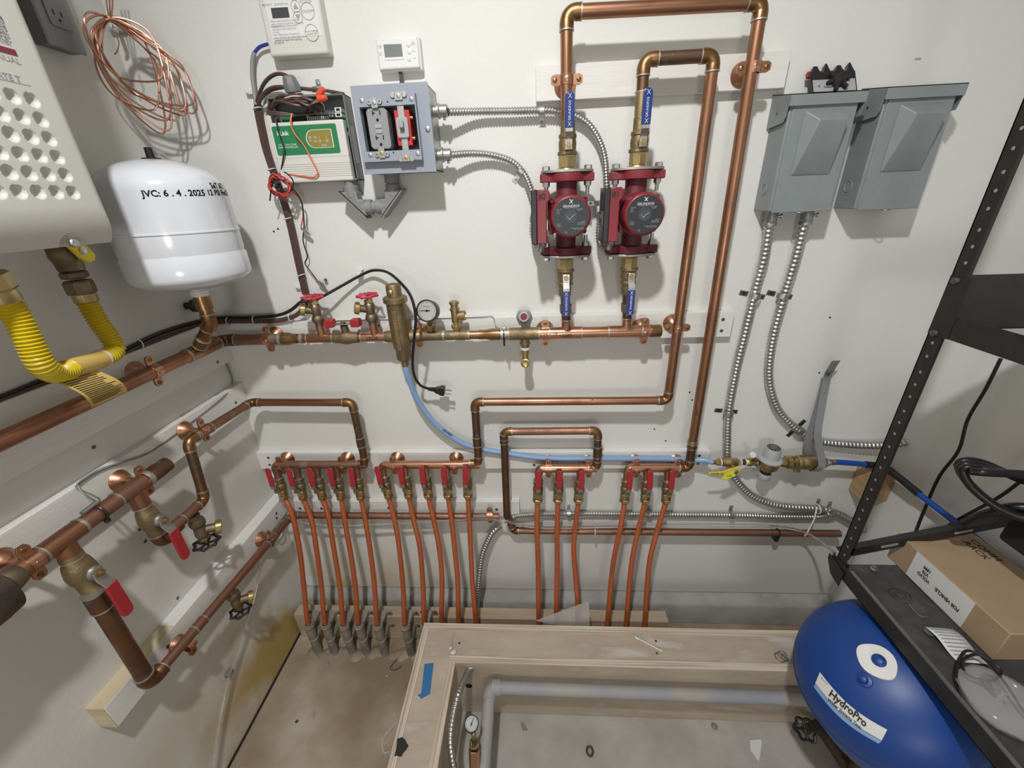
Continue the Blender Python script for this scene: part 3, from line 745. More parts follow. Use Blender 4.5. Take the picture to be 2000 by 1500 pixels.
clamp(W(1107, 156, .07), EZ, -EY, rA*.93, .05, 'copper clamp on the upper board behind the left blue lever')
clamp(W(1472, 132, .07), (W(1485,77,.07)-W(1413,500,.07)), -EY, rA*.93, .05, 'bright copper clamp at the right end of the upper board')
clamp(W(1323, 640, .066), (W(1395,160,.07)-W(1305,758,.07)), -EY, rB, .046, 'copper bell clamp on the dropping pipe right of the pump header')
# sensor strapped to the header
hc = thing('hose_clamp', 'stainless hose clamp with a black tie holding a sensor on the pipe', 'hose clamp', (mx_(985), -OP, zM))
MB().cyl((mx_(979), -OP, zM), (mx_(990), -OP, zM), .0165, seg=24).build('band', 'steel', hc)
MB().box((mx_(981), -OP-.012, zM+.013), (mx_(990), -OP+.004, zM+.021)).build('screw_housing', 'steel', hc, bevel=.001)
b_ = MB().cyl((mx_(983.5), -OP, zM), (mx_(986.5), -OP, zM), .0175, seg=20); b_.cyl((mx_(985), -OP-.016, zM-.010), (mx_(985), -OP-.016, zM-.026), .0024, seg=8); b_.build('cable_tie', 'black_plastic', hc)
# brass purge outlet hanging from the header
dr = thing('drain_fitting', 'small brass fitting hanging below the pump header, open end towards viewer', 'pipe fitting', (mx_(1024), -OP, zM-.1))
x = mx_(1025)
MB().lathe(frame((x, -OP, zM-.012), -EZ), [(.011, 0), (.011, .010), (.0135, .011), (.0135, .015), (.0105, .017), (.0105, .024)], 18).build('tee_outlet', 'brass_cast', dr)
MB().lathe(frame((x, -OP, zM-.036), -EZ), [(.0118, 0), (.0118, .006)], 14).build('thread_tape', 'zip_white', dr)
MB().lathe(frame((x, -OP, zM-.042), -EZ), [(.0105, 0), (.0105, .013), (.0088, .014), (.0088, .026)], 18).build('nipple', 'brass', dr)
t_ = MB(); t_.lathe(frame((x, -OP+.008, zM-.074), -EY), [(.0095, 0), (.0118, .012), (.0122, .026), (.0095, .0265), (.0085, .020), (.001, .019)], 20); t_.build('hose_outlet', 'brass_bright', dr)
# back outlet with red cap above the header
ro = thing('vent_fitting', 'grey threaded fitting with dark red mouth behind the pump header', 'pipe fitting', (mx_(1024), -OP, zM))
x = mx_(1024); MB().lathe(frame((x, -.022, zM+.036), -EY), [(.020, 0), (.021, .006), (.016, .008)], 8).build('flange', 'galvanized', ro)
MB().lathe(frame((x, -.028, zM+.036), (0, -1, .25)), [(.0115, 0), (.012, .02), (.012, .034), (.0085, .0342), (.0075, .028), (.0005, .027)], 20).build('nozzle', 'galvanized', ro)
MB().lathe(frame((x, -.0605, zM+.0445), (0, -1, .25)), [(.0088, 0), (.0088, .0015)], 20).build('cap', 'maroon', ro)
# ------------------------------------------------------------------ drains, valve, separator, gauge, relief valve on the line
dv = make_boiler_drain('wheel_red'); 
Rz = lambda a: Matrix.Rotation(a, 4, 'Z')
def stub(x): 
    MB().cyl((mx_(x), -OP, zM), (mx_(x), -OP-.002, zM+.036), .0108, seg=16).build('riser', 'copper_bright', ml)
stub(630); stub(733)
place(dv, Matrix.Translation((mx_(630), -OP-.001, zM+.032)) @ Matrix.Rotation(.03, 4, 'X') @ Rz(PI+.5), 'brass drain valve with red handwheel, the one nearest the corner', 'red handwheel drain valves')
d2 = copy_tree(dv); place(d2, Matrix.Translation((mx_(733), -OP-.001, zM+.032)) @ Matrix.Rotation(.03, 4, 'X') @ Rz(PI+.45), 'brass drain valve with red handwheel just left of the air separator', 'red handwheel drain valves')
dk = copy_tree(dv)
for c in kids(dk):
    if c.name.startswith('handwheel'): c.data = c.data.copy(); c.data.materials[0] = MATS['wheel_black']
# butterfly valve
bv = thing('ball_valve', 'brass ball valve with a red two-winged handle between the red-wheel drains', 'valve', (mx_(678), -OP, zM))
MB().lathe(frame((mx_(652), -OP, zM), EX), [(.0135, 0), (.0145, .006), (.0145, .012), (.0165, .022), (.0185, .032), (.0175, .042), (.015, .050), (.0148, .062), (.0135, .066)], 20).build('body', 'brass_cast', bv)
xs = mx_(677); MB().cyl((xs, -OP, zM+.010), (xs, -OP-.004, zM+.034), .0105, .009, seg=14).build('bonnet', 'brass_dark', bv)
h = MB(); zt = zM+.037; h.box((xs-.04, -OP-.013, zt), (xs+.04, -OP+.005, zt+.0022)); h.build('lever', 'lever_zinc', bv, bevel=.0005)
for s in (-1, 1):
    MB().prism(frame_uv((xs+s*.034, -OP-.016, zt+.004), EX, EZ), rrect(.023, .020, .004), -.022, 0).build('grip', 'handle_red', bv, bevel=.002)
MB().lathe(frame((xs, -OP-.004, zt+.002), EZ), [(.007, 0), (.007, .005), (.004, .007)], 6).build('nut', 'brass_cast', bv)
# air separator
xa = mx_(785)
sp = thing('air_separator', 'tall bronze cylinder with raised vertical lettering between the second red handwheel and the gauge', 'air separator', (xa, -OP-.01, zM-.1))
pr = [(.011, -.082), (.0115, -.070), (.020, -.066), (.0235, -.060), (.0235, -.035), (.0275, -.028), (.0290, -.01), (.0295, .06), (.0290, .095), (.0300, .097), (.036, .099), (.036, .111), (.032, .114), (.0225, .116), (.0225, .140), (.020, .146), (.010, .148)]
pr = [(r_*.82, h_*.93) for r_, h_ in pr]
ya = -OP-.008
MB().lathe(frame((xa, ya, zM), EZ), pr, 28).build('body', 'brass_cast', sp)
MB().lathe(frame((mx_(752), -OP, zM), EX), [(.014, 0), (.0155, .008), (.0155, .022)], 18).build('port', 'brass_cast', sp); MB().lathe(frame((mx_(822), -OP, zM), -EX), [(.014, 0), (.0165, .008), (.0165, .026)], 18).build('port', 'brass_cast', sp)
r_ = MB().prism(BACK((xa, ya-.0225, zM+.018)), [(-.006,-.046),(.006,-.046),(.006,.056),(-.006,.056)], 0, .003); 
r_.build('raised_panel', 'brass_cast', sp, bevel=.001)
text('Honeywell', .0145, frame_uv((xa, ya-.0255, zM+.022), -EZ, EX), 'brass', sp, ext=.0008)
MB().lathe(frame((xa-.002, ya-.017, zM+.119), -EY), [(.006, 0), (.006, .005), (.003, .007)], 12).build('air_vent', 'brass_bright', sp)
MB().lathe(frame((xa, ya, zM-.072), -EZ), [(.0085, 0), (.0085, .008), (.0075, .009), (.0075, .022)], 14).build('hose_barb', 'copper_bright', sp)
HOSE0 = V(xa, ya, zM-.092)
# gauge
def gauge(label, c, face, R, stem_dir, txt=None, needle=0, tick0=-135):
    g = thing('pressure_gauge', label, 'gauge', c); fc = Vector(face).normalized(); uu = EZ.cross(fc).normalized(); M = frame_uv(c, uu, fc.cross(uu))
    MB().lathe(M, [(R*.98, -.020), (R, -.018), (R, .001), (R*1.06, .002), (R*1.06, .006), (R*.95, .0065), (R*.93, .003)], 36).build('case', 'black_plastic', g)
    MB().lathe(M, [(R*.93, .0028), (R*.93, .0034)], 36).build('dial', 'gauge_face', g)
    t = MB()
    for k in range(25):
        a = math.radians(225-270*k/24); r0 = R*(.70 if k % 4 == 0 else .78); 
        t.xbox(M @ Matrix.Rotation(a, 4, 'Z'), r0, R*.85, -.0003, .0003, .0034, .0037)
    t.build('scale_marks', 'print_black', g)
    a = needle; n = MB(); n.prism(M @ Matrix.Rotation(a, 4, 'Z'), [(-R*.3, -.0012), (R*.75, -.0004), (R*.75, .0004), (-R*.3, .0012)], .0042, .0048); n.lathe(M, [(R*.11, .0036), (R*.11, .0056)], 14); n.build('needle', 'print_black', g)
    if txt: text(txt, R*.22, M @ Matrix.Translation((0, R*.38, .0036)), 'print_black', g, ext=.0001)
    MB().lathe(M, [(R*.94, .0060), (R*.94, .0066)], 32).build('lens', 'glass', g)
    return g, M
gc = W(835, 607, OP+.03)
g1, gm = gauge('black-rimmed round pressure gauge between the air separator and the relief valve', gc, V(-.1, -.95, .25), .0255, -EZ, 'PASCO', PI)
xg = mx_(843)
s_ = MB(); s_.tube([V(xg, -OP, zM+.008), V(xg-.002, -OP, zM+.03), gc+V(.004, .014, -.022)], .0058, 12); s_.lathe(frame((xg, -OP, zM+.010), EZ), [(.006, 0), (.0125, .009), (.0125, .018), (.008, .021), (.008, .026)], 6); s_.build('stem', 'brass', g1)
rv = thing('relief_valve', 'small brass relief valve with side outlet, right of the gauge', 'valve', (mx_(890), -OP, zM))
xr = mx_(893); MB().lathe(frame((xr, -OP, zM+.010), EZ), [(.006, 0), (.0125, .009), (.0125, .018), (.008, .021), (.008, .027)], 6).build('bushing', 'brass_bright', rv)
MB().lathe(frame((xr, -OP, zM+.034), EZ), [(.0095, 0), (.0105, .004), (.0105, .030), (.0125, .031), (.0125, .037), (.0095, .039), (.0095, .046), (.0125, .047), (.0125, .053), (.009, .055)], 20).build('body', 'brass', rv)
MB().lathe(frame((xr, -OP, zM+.050), (1, -.1, .1)), [(.009, 0), (.009, .013), (.0125, .014), (.0125, .026), (.009, .0262), (.0075, .02), (.0005, .02)], 18).build('outlet', 'brass', rv)
# ------------------------------------------------------------------ pumps
def make_pump(label, num, loc):
    """origin on the pipe axis at mid height, x right, -y to viewer"""
    t = thing('circulator_pump', label, 'pump'); H = .0825
    b = MB(); b.lathe(frame((0, 0, -H+.008), EZ), [(.024, 0), (.0225, .004), (.0225, .040), (.028, .052), (.034, .075), (.030, .100), (.0225, .118), (.0225, .145), (.024, .149)], 24)
    b.build('volute', 'pump_cast', t)
    for s in (-1, 1):
        f = MB(); pts = []
        for i in range(48):
            a = 2*PI*i/48; c_, s_ = abs(math.cos(a)), math.sin(a); R = max(.036, .0455/(max(c_, 1e-3))*.0+(.056*c_**6+.036*(1-c_**6)) if c_ > .6 else .036)
            w_ = .0555 if c_ > .93 else .037
            R = .037 if abs(s_) > .42 else min(.058, .0155/max(abs(s_), .01), .058) if abs(s_) > .01 else .058
            R = max(R, .037)
            pts.append((R*math.cos(a), R*math.sin(a)))
        z0 = s*(H-.016); f.prism(frame_uv((0, 0, 0), EX, EY), pts, min(z0, s*H), max(z0, s*H)); f.build('flange', 'pump_cast' if s < 0 else 'pump_red', t, bevel=.0015)
        f = MB(); ov = [(.056*math.copysign(abs(math.cos(2*PI*i/40))**.85, math.cos(2*PI*i/40)), .031*math.sin(2*PI*i/40)) for i in range(40)]
        f.prism(frame_uv((0, 0, 0), EX, EY), ov, min(s*(H+.001), s*(H+.0065)), max(s*(H+.001), s*(H+.0065))); f.build('mating_flange', 'galvanized', t, bevel=.001)
        for sx in (-1, 1):
            q = MB(); x = sx*.0445; q.lathe(frame((x, 0, s*(H+.0065)), EZ*s), [(.0085, 0), (.0085, .007), (.007, .0085)], 6); q.cyl((x, 0, s*(H+.006)), (x, 0, s*(H-.040)), .0042, seg=10)
            q.lathe(frame((x, 0, s*(H-.016)), -EZ*s), [(.008, 0), (.008, .008)], 6); q.lathe(frame((x, 0, s*(H-.024)), -EZ*s), [(.0055, 0), (.0055, .003)], 10); q.build('bolt', 'galvanized', t, sharp=25)
    # motor
    MB().lathe(frame((0, -.015, 0), -EY), [(.036, 0), (.040, .008), (.047, .018), (.049, .028)], 36).build('motor_flange', 'pump_red', t)
    m = MB(); m.lathe(frame((.003, -.040, 0), -EY), [(.046, 0), (.0475, .003), (.0475, .050), (.046, .055), (.0445, .058), (.042, .0595)], 44); m.build('motor_housing', 'pump_cover', t)
    l = MB(); l.xbox(Matrix.Identity(4), -.048, .049, -.045, -.022, -.040, .040); l.build('corner_lugs', 'pump_red', t, bevel=.012, bseg=4)
    for sx in (-1, 1):
        for sz in (-1, 1): s4 = MB(); s4.lathe(frame((sx*.040+.001, -.044, sz*.036), -EY), [(.0065, 0), (.0065, .004), (.004, .0042), (.004, .002), (.0002, .0018)], 14); s4.build('screw', 'pump_cast', t)
    yF = -.0996; F = BACK((.003, yF, 0))
    MB().lathe(F, [(.0415, -.001), (.0415, .0006)], 44).build('nameplate', 'label_black', t)
    MB().lathe(F @ Matrix.Translation((0, .001, 0)), [(.0148, .0004), (.0148, .0012), (.0118, .0012), (.0118, .0007)], 30).build('hub_cap', 'label_grey', t)
    lt = lambda s_, x, y, sz, al='CENTER', mm='print_light': text(s_, sz, F @ Matrix.Translation((x, y, .0008)), mm, t, ext=.00012, align=al)
    lt('GRUNDFOS', 0, .0225, .0072)
    lx = MB()
    lx.tube([F @ V(-.0035, .028, .0009), F @ V(.0005, .032, .0009), F @ V(.0045, .0365, .0009)], [.0005, .0010, .0004], 6); lx.tube([F @ V(-.0045, .0365, .0009), F @ V(-.002, .0362, .0009), F @ V(.0015, .030, .0009), F @ V(.0045, .0285, .0009)], [.0004, .0009, .001, .0004], 6)
    lx.build('emblem', 'print_light', t)
    lt('CIRCULATING PUMP', 0, .0185, .0030, mm='print_grey')
    lt('Type UPS\n115 V\n60 Hz\n85 W', -.033, .0115, .0030, 'LEFT', 'print_grey'); lt('P/N 59896\nPC 0304', .014, .0145, .0030, 'LEFT', 'print_grey'); lt('Class F\nIMPEDANCE\nPROTECTED', .034, -.014, .0032, 'RIGHT', 'print_grey')
    lt('1 .66 75\n2 .74 80\n3 .75 85', -.034, -.018, .0032, 'LEFT', 'print_grey'); lt('FOR INDOOR USE ONLY\nMAX WATER TEMP', .031, -.0265, .0028, 'RIGHT', 'print_grey'); lt('UL', -.010, -.034, .0055, mm='print_grey')
    ck = MB().tube([F @ V(-.009, .001, .0016), F @ V(-.002, -.007, .0016), F @ V(.002, -.001, .0016), F @ V(.010, .004, .0016)], [.0006, .0014, .0010, .0006], 6); ck.build('check_mark', 'print_grey', t)
    # terminal box on the left
    tbx = MB(); tbx.prism(frame_uv((-.076, -.020, 0), EX, EZ), [(0, -.060), (.024, -.060), (.024, .030), (.031, .038), (.031, .052), (.027, .060), (0, .060)], 0, .062); tbx.build('terminal_box', 'pump_cover', t, bevel=.002)
    MB().xbox(Matrix.Identity(4), -.089, -.0755, -.088, -.018, -.0605, .0605).build('box_cover', 'black_plastic', t, bevel=.002) if True else None
    sw = MB().lathe(frame((-.089, -.055, -.004), -EX), [(.007, 0), (.0075, .003), (.004, .004)], 14); sw.xbox(Matrix.Identity(4), -.0905, -.089, -.080, -.040, -.020, .010); sw.build('speed_switch', 'grey_plastic', t)
    text('#'+num, .0185, BACK((-.0625, -.0823, .045)), 'ink', t, name='handwriting', sx=.85, bold=.0005)
    MB().lathe(frame((-.062, -.045, -.060), (-.25, 0, -1)), [(.011, 0), (.012, .006), (.009, .010), (.009, .022)], 14).build('cable_connector', 'steel_dull', t)
    for c_ in kids(t):
        if c_.name.split('.')[0] in ('volute', 'flange', 'mating_flange', 'bolt'): continue
        for v_ in c_.data.vertices: v_.co *= .87
        for md_ in c_.modifiers: md_.width *= .87
    place(t, Matrix.Translation(loc)); return t
OU = .072
p1 = V(W(1106.5, 420, OU).x, -OU, (W(1107, 335, OU).z+W(1107, 500, OU).z)/2); 
z1 = (W(1107, 343, OU).z+W(1107, 492, OU).z)/2
P1 = V(W(1106, 420, OU).x, -OU, z1); P2 = V(W(1238, 410, OU).x, -OU, (W(1243, 337, OU).z+W(1230, 490, OU).z)/2)
make_pump('dark red circulator pump marked #2, the left pump', '2', P1); make_pump('dark red circulator pump marked #1, the right pump', '1', P2)
def flange_valve(x_top, P, up, lab, mark):
    """valve above (up=1) or below the pump with a blue lever"""
    s = up; H = .0825; z0 = P.z+s*(H+.0065)
    t = thing('ball_valve', lab, 'valve', (P.x, P.y, z0))
    A = EZ*s
    MB().lathe(frame((P.x, P.y, z0), A), [(.024, 0), (.0235, .002), (.018, .004), (.0165, .006)], 28).build('collar', 'brass_bright', t)
    MB().lathe(frame((P.x, P.y, z0+s*.005), A), [(.0182, 0), (.0182, .022)], 8).build('hex_neck', 'brass', t, sharp=20)
    MB().lathe(frame((P.x, P.y, z0+s*.027), A), [(.0185, 0), (.0205, .001), (.0205, .006), (.0175, .008), (.0185, .022), (.0165, .030), (.0185, .032), (.0185, .037), (.0150, .040), (.0150, .060), (.0145, .062)], 24).build('body', 'brass_cast', t)
    zc = z0+s*.043
    MB().cyl((P.x, P.y-.015, zc), (P.x, P.y-.030, zc), .0075, seg=14).build('stem', 'brass_dark', t)
    g = lever(t, V(P.x, P.y-.030, zc), A+EX*(.0), -EY, .088, 'handle_blue', s=1.15, strip='steel', lift=.010, wid=.015, gripL=.060, arm=.022)
    ax = frame_uv(V(P.x-.0015, P.y-.030-.0100-.0046, zc+s*.074), EZ if s > 0 else -EZ, (-EX if s > 0 else EX))
    text('GRUNDFOS', .0062, frame_uv(V(P.x, P.y-.0458, zc+s*.056), EZ if s > 0 else -EZ, -EX if s > 0 else EX), 'print_light', t, ext=.0003)
    for (zz) in (.080, .034):
        e = MB(); c = V(P.x, P.y-.0460, zc+s*zz); e.tube([c+V(-.003, 0, -.004), c, c+V(.003, 0, .004)], .0005, 6); e.tube([c+V(.003, 0, -.004), c, c+V(-.003, 0, .004)], .0005, 6); e.build('emblem', 'print_light', t)
    return t
flange_valve(0, P1, 1, 'brass valve with blue lever on top of the left pump', 1); flange_valve(0, P1, -1, 'brass valve with blue lever below the left pump', 1)
flange_valve(0, P2, 1, 'brass valve with blue lever on top of the right pump', 1); flange_valve(0, P2, -1, 'brass valve with blue lever below the right pump', 1)
for P, x, nm in ((P1, 1105.5, 'left'), (P2, 1222, 'right')):
    a = V(P.x, P.y, P.z-.0825-.090); b = V(mx_(x), -OP, zM+.032)
    rr = thing('copper_riser', 'copper riser with brass union between the header and the %s pump' % nm, 'pipe', b)
    MB().cyl(b, a, .0112, seg=18).build('pipe', 'copper_dark', rr)
    MB().lathe(frame(b.lerp(a, .30), a-b), [(.0125, 0), (.0145, .001), (.0145, .020), (.0125, .021)], 18).build('union', 'brass_cast', rr)
# ------------------------------------------------------------------ left wall: supply manifold with two valved branches
LM = .075; zL = LW(180, 1012, LM).z
yA, yB = LW(20, 1112, LM).y, LW(312, 914, LM).y
lm = thing('copper_manifold', 'thick copper pipe on the left wall feeding two downward branches with big red levers', 'pipe manifold', (XL+LM, yA, zL))
XM = XL+LM; rL = .0148
def ly(x, y): return LW(x, y, LM).y
MB().cyl((XM, yA-.02, zL), (XM, yB, zL), rL, seg=22).build('pipe', 'copper_dull', lm)
y1 = ly(118, 1056); y2 = ly(262, 958)
sleeve(lm, (XM, y1-.03, zL), (XM, y1+.032, zL), rL*1.12, 'copper'); sleeve(lm, (XM, y2-.035, zL), (XM, y2+.028, zL), rL*1.12, 'copper_dull')
MB().lathe(frame((XM, yB-.012, zL), EY), [(rL*1.16, -.03), (rL*1.16, 0), (rL*1.12, .012), (rL*1.08, .03)], 22).build('end_cap', 'copper_dark', lm)
q = MB(); q.lathe(frame((XM, yB-.045, zL), EY), [(rL*1.02, 0), (rL*1.22, .008), (rL*1.22, .014), (rL*1.04, .022)], 20); q.build('solder_ring', 'solder', lm)
q = MB().lathe(frame((XM, y1+.032, zL), EY), [(rL*1.13, 0), (rL*1.13, .004)], 20); q.build('solder_ring', 'solder', lm)
branch(lm, (XM, y1, zL), -EZ, rL*1.08, .04, 'copper', True); branch(lm, (XM, y2, zL), -EZ, rL*1.05, .045, 'copper', True)
bf = thing('iron_fitting', 'big corroded dark pipe fitting at the left edge, joined to the copper manifold', 'pipe fitting', (XM, yA-.02, zL))
MB().lathe(frame((XM, yA-.012, zL-.004), V(-.0, -1, .0)), [(.020, 0), (.026, .006), (.041, .012), (.043, .03), (.043, .055), (.040, .06), (.040, .10), (.045, .105), (.045, .2), (.04, .25)], 26).build('body', 'iron_dark', bf)
MB().lathe(frame((XM, yA+.006, zL-.002), -EY), [(.0165, 0), (.019, .006), (.022, .018), (.021, .026)], 20).build('adapter', 'brass_dark', bf)
clamp((XM, ly(52, 1086), zL), EY, EX, rL, LM-.019, 'copper bell clamp on the left-wall manifold beside the big dark fitting')
clamp((XM, ly(280, 935), zL), EY, EX, rL, LM-.019, 'copper bell clamp on the left-wall manifold near its capped end')
# valves on the branches
def wall_valve(c, r, lab, flip=0):
    t = thing('ball_valve', lab, 'valve', c); c = Vector(c)
    MB().lathe(frame(c+EZ*.045, -EZ), [(r*1.12, 0), (r*1.18, .004), (r*1.18, .016), (r*1.35, .020), (r*1.5, .030), (r*1.62, .042), (r*1.5, .056), (r*1.3, .062), (r*1.2, .066), (r*1.2, .080), (r*1.12, .084)], 22).build('body', 'brass_cast', t)
    MB().lathe(frame(c, EX), [(.012, r*1.1), (.011, r*1.1+.004), (.008, r*1.1+.006), (.008, r*1.1+.009)], 14).build('stem', 'brass_dark', t)
    b = c+EX*(r*1.1+.009); 
    MB().lathe(frame(b-EX*.006, EX), [(.012, 0), (.013, .006), (.009, .012)], 12).build('hub', 'lever_zinc', t)
    lever(t, b+EX*.004, -EZ, EX, .108, 'handle_red', s=1.4, strip='galvanized', lift=.010, wid=.018, gripL=.080, arm=.028)
    return t
wall_valve((XM, y1, zL-.075), rL*.95, 'large brass valve with red lever, the lower and nearer of the two left-wall levers')
wall_valve((XM, y2, zL-.083), rL*.85, 'brass valve with red lever under the capped end of the left-wall manifold')
# joint from the second valve to the loop
jj = thing('copper_pipe', 'short brown copper elbow under the second left-wall red lever', 'pipe', (XM, y2, zL-.15))
pj = LW(345, 1036, LP)
solder_run(jj, [V(XM, y2, zL-.12), V(XM, y2, pj.z+.006), V(XL+LP, pj.y+.01, pj.z+.006)], .0125, m='copper_dark', em='copper_dark', rings=True, sock=.7)
# drains with black wheels
pd = LW(377, 1004, LP)
place(dk, Matrix.Translation((XL+LP, pd.y, pd.z-.004)) @ Matrix(((0,1,0,0),(1,0,0,0),(0,0,-1,0),(0,0,0,1))) @ Rz(.9) @ Matrix.Scale(1.12, 4), 'brass drain valve with black handwheel hanging beside the upper red lever', 'black handwheel drain valves')
dk2 = copy_tree(dk); pd = LW(450, 1150, .07)
place(dk2, Matrix.Translation((XL+.07, pd.y, pd.z-.004)) @ Matrix(((0,1,0,0),(1,0,0,0),(0,0,-1,0),(0,0,0,1))) @ Rz(.9) @ Matrix.Scale(1.05, 4), 'brass drain valve with black handwheel on the lowest left-wall pipe', 'black handwheel drain valves')
# sensor strapped on
sn = thing('pipe_sensor', 'small sensor tied to the left-wall manifold by a black cable tie', 'sensor', LW(188, 998, LM))
ys = ly(193, 1004)
MB().torus(frame((XM, ys, zL), EY), rL*1.1, .0028, 20, 8).build('cable_tie', 'black_plastic', sn)
MB().box((XM+.006, ys-.004, zL-.020), (XM+.013, ys+.004, zL-.013)).build('tie_head', 'black_plastic', sn, bevel=.001)
MB().cyl((XM-.002, ys-.02, zL+.018), (XM-.002, ys+.008, zL+.019), .0045, seg=12).build('probe', 'steel_dull', sn)
cable('sensor_wire', 'thin grey-green wire looping from the corner down to the tied sensor', [LW(x, y, o) for x, y, o in ((434,680,.004),(440,705,.004),(452,735,.004),(453,755,.004),(440,772,.02),(400,805,.02),(340,850,.02),(290,885,.02),(240,903,.02),(190,922,.018),(152,946,.02),(154,955,.025),(178,966,.04),(194,975,.06),(191,985,.075))], .0016, 'wire_green', 'wire')
cable('sensor_wire', 'second strand of the thin wire beside the tied sensor', [LW(x, y, o) for x, y, o in ((300,880,.021),(250,900,.024),(200,914,.024),(156,940,.024),(153,951,.024),(166,968,.04),(182,983,.07))], .0013, 'wire_grey', 'wire')
# wires on the left wall towards the corner
for k, (dy, m_, r_) in enumerate(((0, 'wire_black', .0042), (7, 'wire_brown', .0042), (12, 'wire_brown', .0035))):
    pts = [LW(x, y+dy, .006+.002*k) for x, y in ((-60,795),(0,776),(60,752),(120,728),(180,706),(235,687),(290,660),(330,644),(370,632),(405,624))]
    pts += [W(x, y+dy*.6, .022+.003*k) for x, y in ((440,622),(490,622),(540,621),(575,612),(590,600),(600,588))] if k else [W(x, y, .02) for x, y in ((440,620),(490,620),(540,616),(566,607),(585,592),(600,582))]
    cable('wall_cable', ['black cable at the top of the bundle running along the left wall into the corner', 'thick brown cable in the bundle running along the left wall into the corner', 'lowest brown cable of the bundle running along the left wall into the corner'][k], pts, r_, m_, group=None)
for (x, y, w_, lab) in ((567, 620, 'b', 'white cable tie on the wire bundle near the first red handwheel'), (497, 625, 'b', 'white cable tie on the wire bundle behind the copper line'), (446, 628, 'b', 'white cable tie on the wire bundle close to the corner'), (272, 672, 'l', 'white cable tie on the wire bundle above the yellow hose')):
    p = W(x, y, .024) if w_ == 'b' else LW(x, y, .010)
    tt = MB().torus(frame(p, EX if w_ == 'b' else EY) @ Matrix.Scale(1.3, 4, (0, 1, 0)), .0085, .0012, 16, 6); tag(tt.build('cable_tie', 'zip_white'), lab, 'cable tie')
# ------------------------------------------------------------------ white water heater
HO = .22; XH = XL+HO
hb = LW(240, 472, HO); yh = hb.y; zh = hb.z; topz = zh+.62; y0 = yh-.47
th_ = thing('water_heater', 'big cream water heater with round dimples hung high on the left wall', 'water heater', (XL+.12, (y0+yh)/2, zh))
# front cover as a height field with round dimples
dim = []
for (x0, y_0, x1, y_1) in ((65,196,143,376),):
    a, b = LW(x0, y_0, HO), LW(x1, y_1, HO)
rows = 6; dz = (a.z-b.z)/5.0; col = (LW(143,376,HO).y-LW(38,376,HO).y)/3.0
for r_ in range(-1, 6):
    for c_ in range(11):
        dim.append((LW(143,376,HO).y-c_*col-(col/2 if False else 0), b.z+r_*dz if r_ >= 0 else -9))
ny, nz = 400, 300; y_lo = y0; mb = MB(); sw_y = LW(155, 470, HO).y; sw_z = LW(155, 474, HO).z
ys_ = [y0+(yh-y0)*j/ny for j in range(ny+1)]; zt_f = zh+.36; zs_ = [zh+(zt_f-zh)*i/nz for i in range(nz+1)]
dimples = [(p, q) for p, q in dim if q > 0]
vs = []
for z in zs_:
    for y in ys_:
        d = 0
        for p, q in dimples:
            u = (y-p)**2+(z-q)**2
            if u < .0084**2: s_ = 1-u/.0084**2; d = max(d, .0062*math.sqrt(s_))
        u = math.hypot(y-sw_y, z-sw_z)
        if u < .014: d = max(d, .008*min(1, (1-u/.014)*3))
        e = min(yh-y, z-zh); R = .014; ed = 0
        if e < R: ed = R-math.sqrt(max(0, R*R-(R-e)**2))
        zz = z-zh
        if zz < .055: ed = max(ed, .020*(1-zz/.055)**2)
        vs.append((XH-d-ed, y, z))
W1 = ny+1; fs = [(i*W1+j, i*W1+j+1, (i+1)*W1+j+1, (i+1)*W1+j) for i in range(nz) for j in range(ny)]
mb.add(vs, fs); mb.build('front_cover', 'plastic_cream', th_, sharp=60)
c2 = MB(); c2.box((XL+.004, y0, zh+.004), (XH-.024, yh-.001, topz)); c2.box((XH-.03, y0, zt_f), (XH-.001, yh-.002, topz)); c2.build('casing', 'plastic_cream', th_, bevel=.006)
s_ = MB().lathe(frame((XH-.010, sw_y, sw_z), EX), [(.0062, -.004), (.0062, .0015), (.005, .003)], 16); s_.xbox(frame((XH-.006, sw_y, sw_z), EX), -.0038, .0038, -.0006, .0006, -.001, .0004); s_.build('screw', 'steel', th_)
HF = lambda x, y: LEFT(LW(x, y, HO)+EX*.0003)
def htext(s, x, y, size, m_, al='RIGHT', sx=1, bold=0): text(s, size, HF(x, y), m_, th_, ext=.0002, align=al, sx=sx, bold=bold)
for i, (s, x, y) in enumerate((('A', 3, 30), ('and install', 6, 40), ('any gas', 9, 48), ('flammable', 12, 55), ('vapors near', 15, 63), ('or in this', 18, 70), ('appliance', 15, 75), ('gas supplier', 23, 84))): htext(s, x, y, .0105 if i else .02, 'print_grey')
st = LW(32, 104, HO); pb = MB().box((XH, st.y-.2, st.z-.0035), (XH+.0004, st.y, st.z+.0035)); pb.build('stripe', 'maroon', th_)
htext('INSTALLATION MANUAL', 39, 121, .010, 'print_grey'); htext('ELIMINATE T', 40, 156, .010, 'print_grey', bold=.0002)
ln = LW(60, 168, HO); MB().box((XH-.0002, ln.y-.3, ln.z-.0005), (XH+.0003, ln.y, ln.z+.0005)).build('seam_line', 'print_grey', th_)
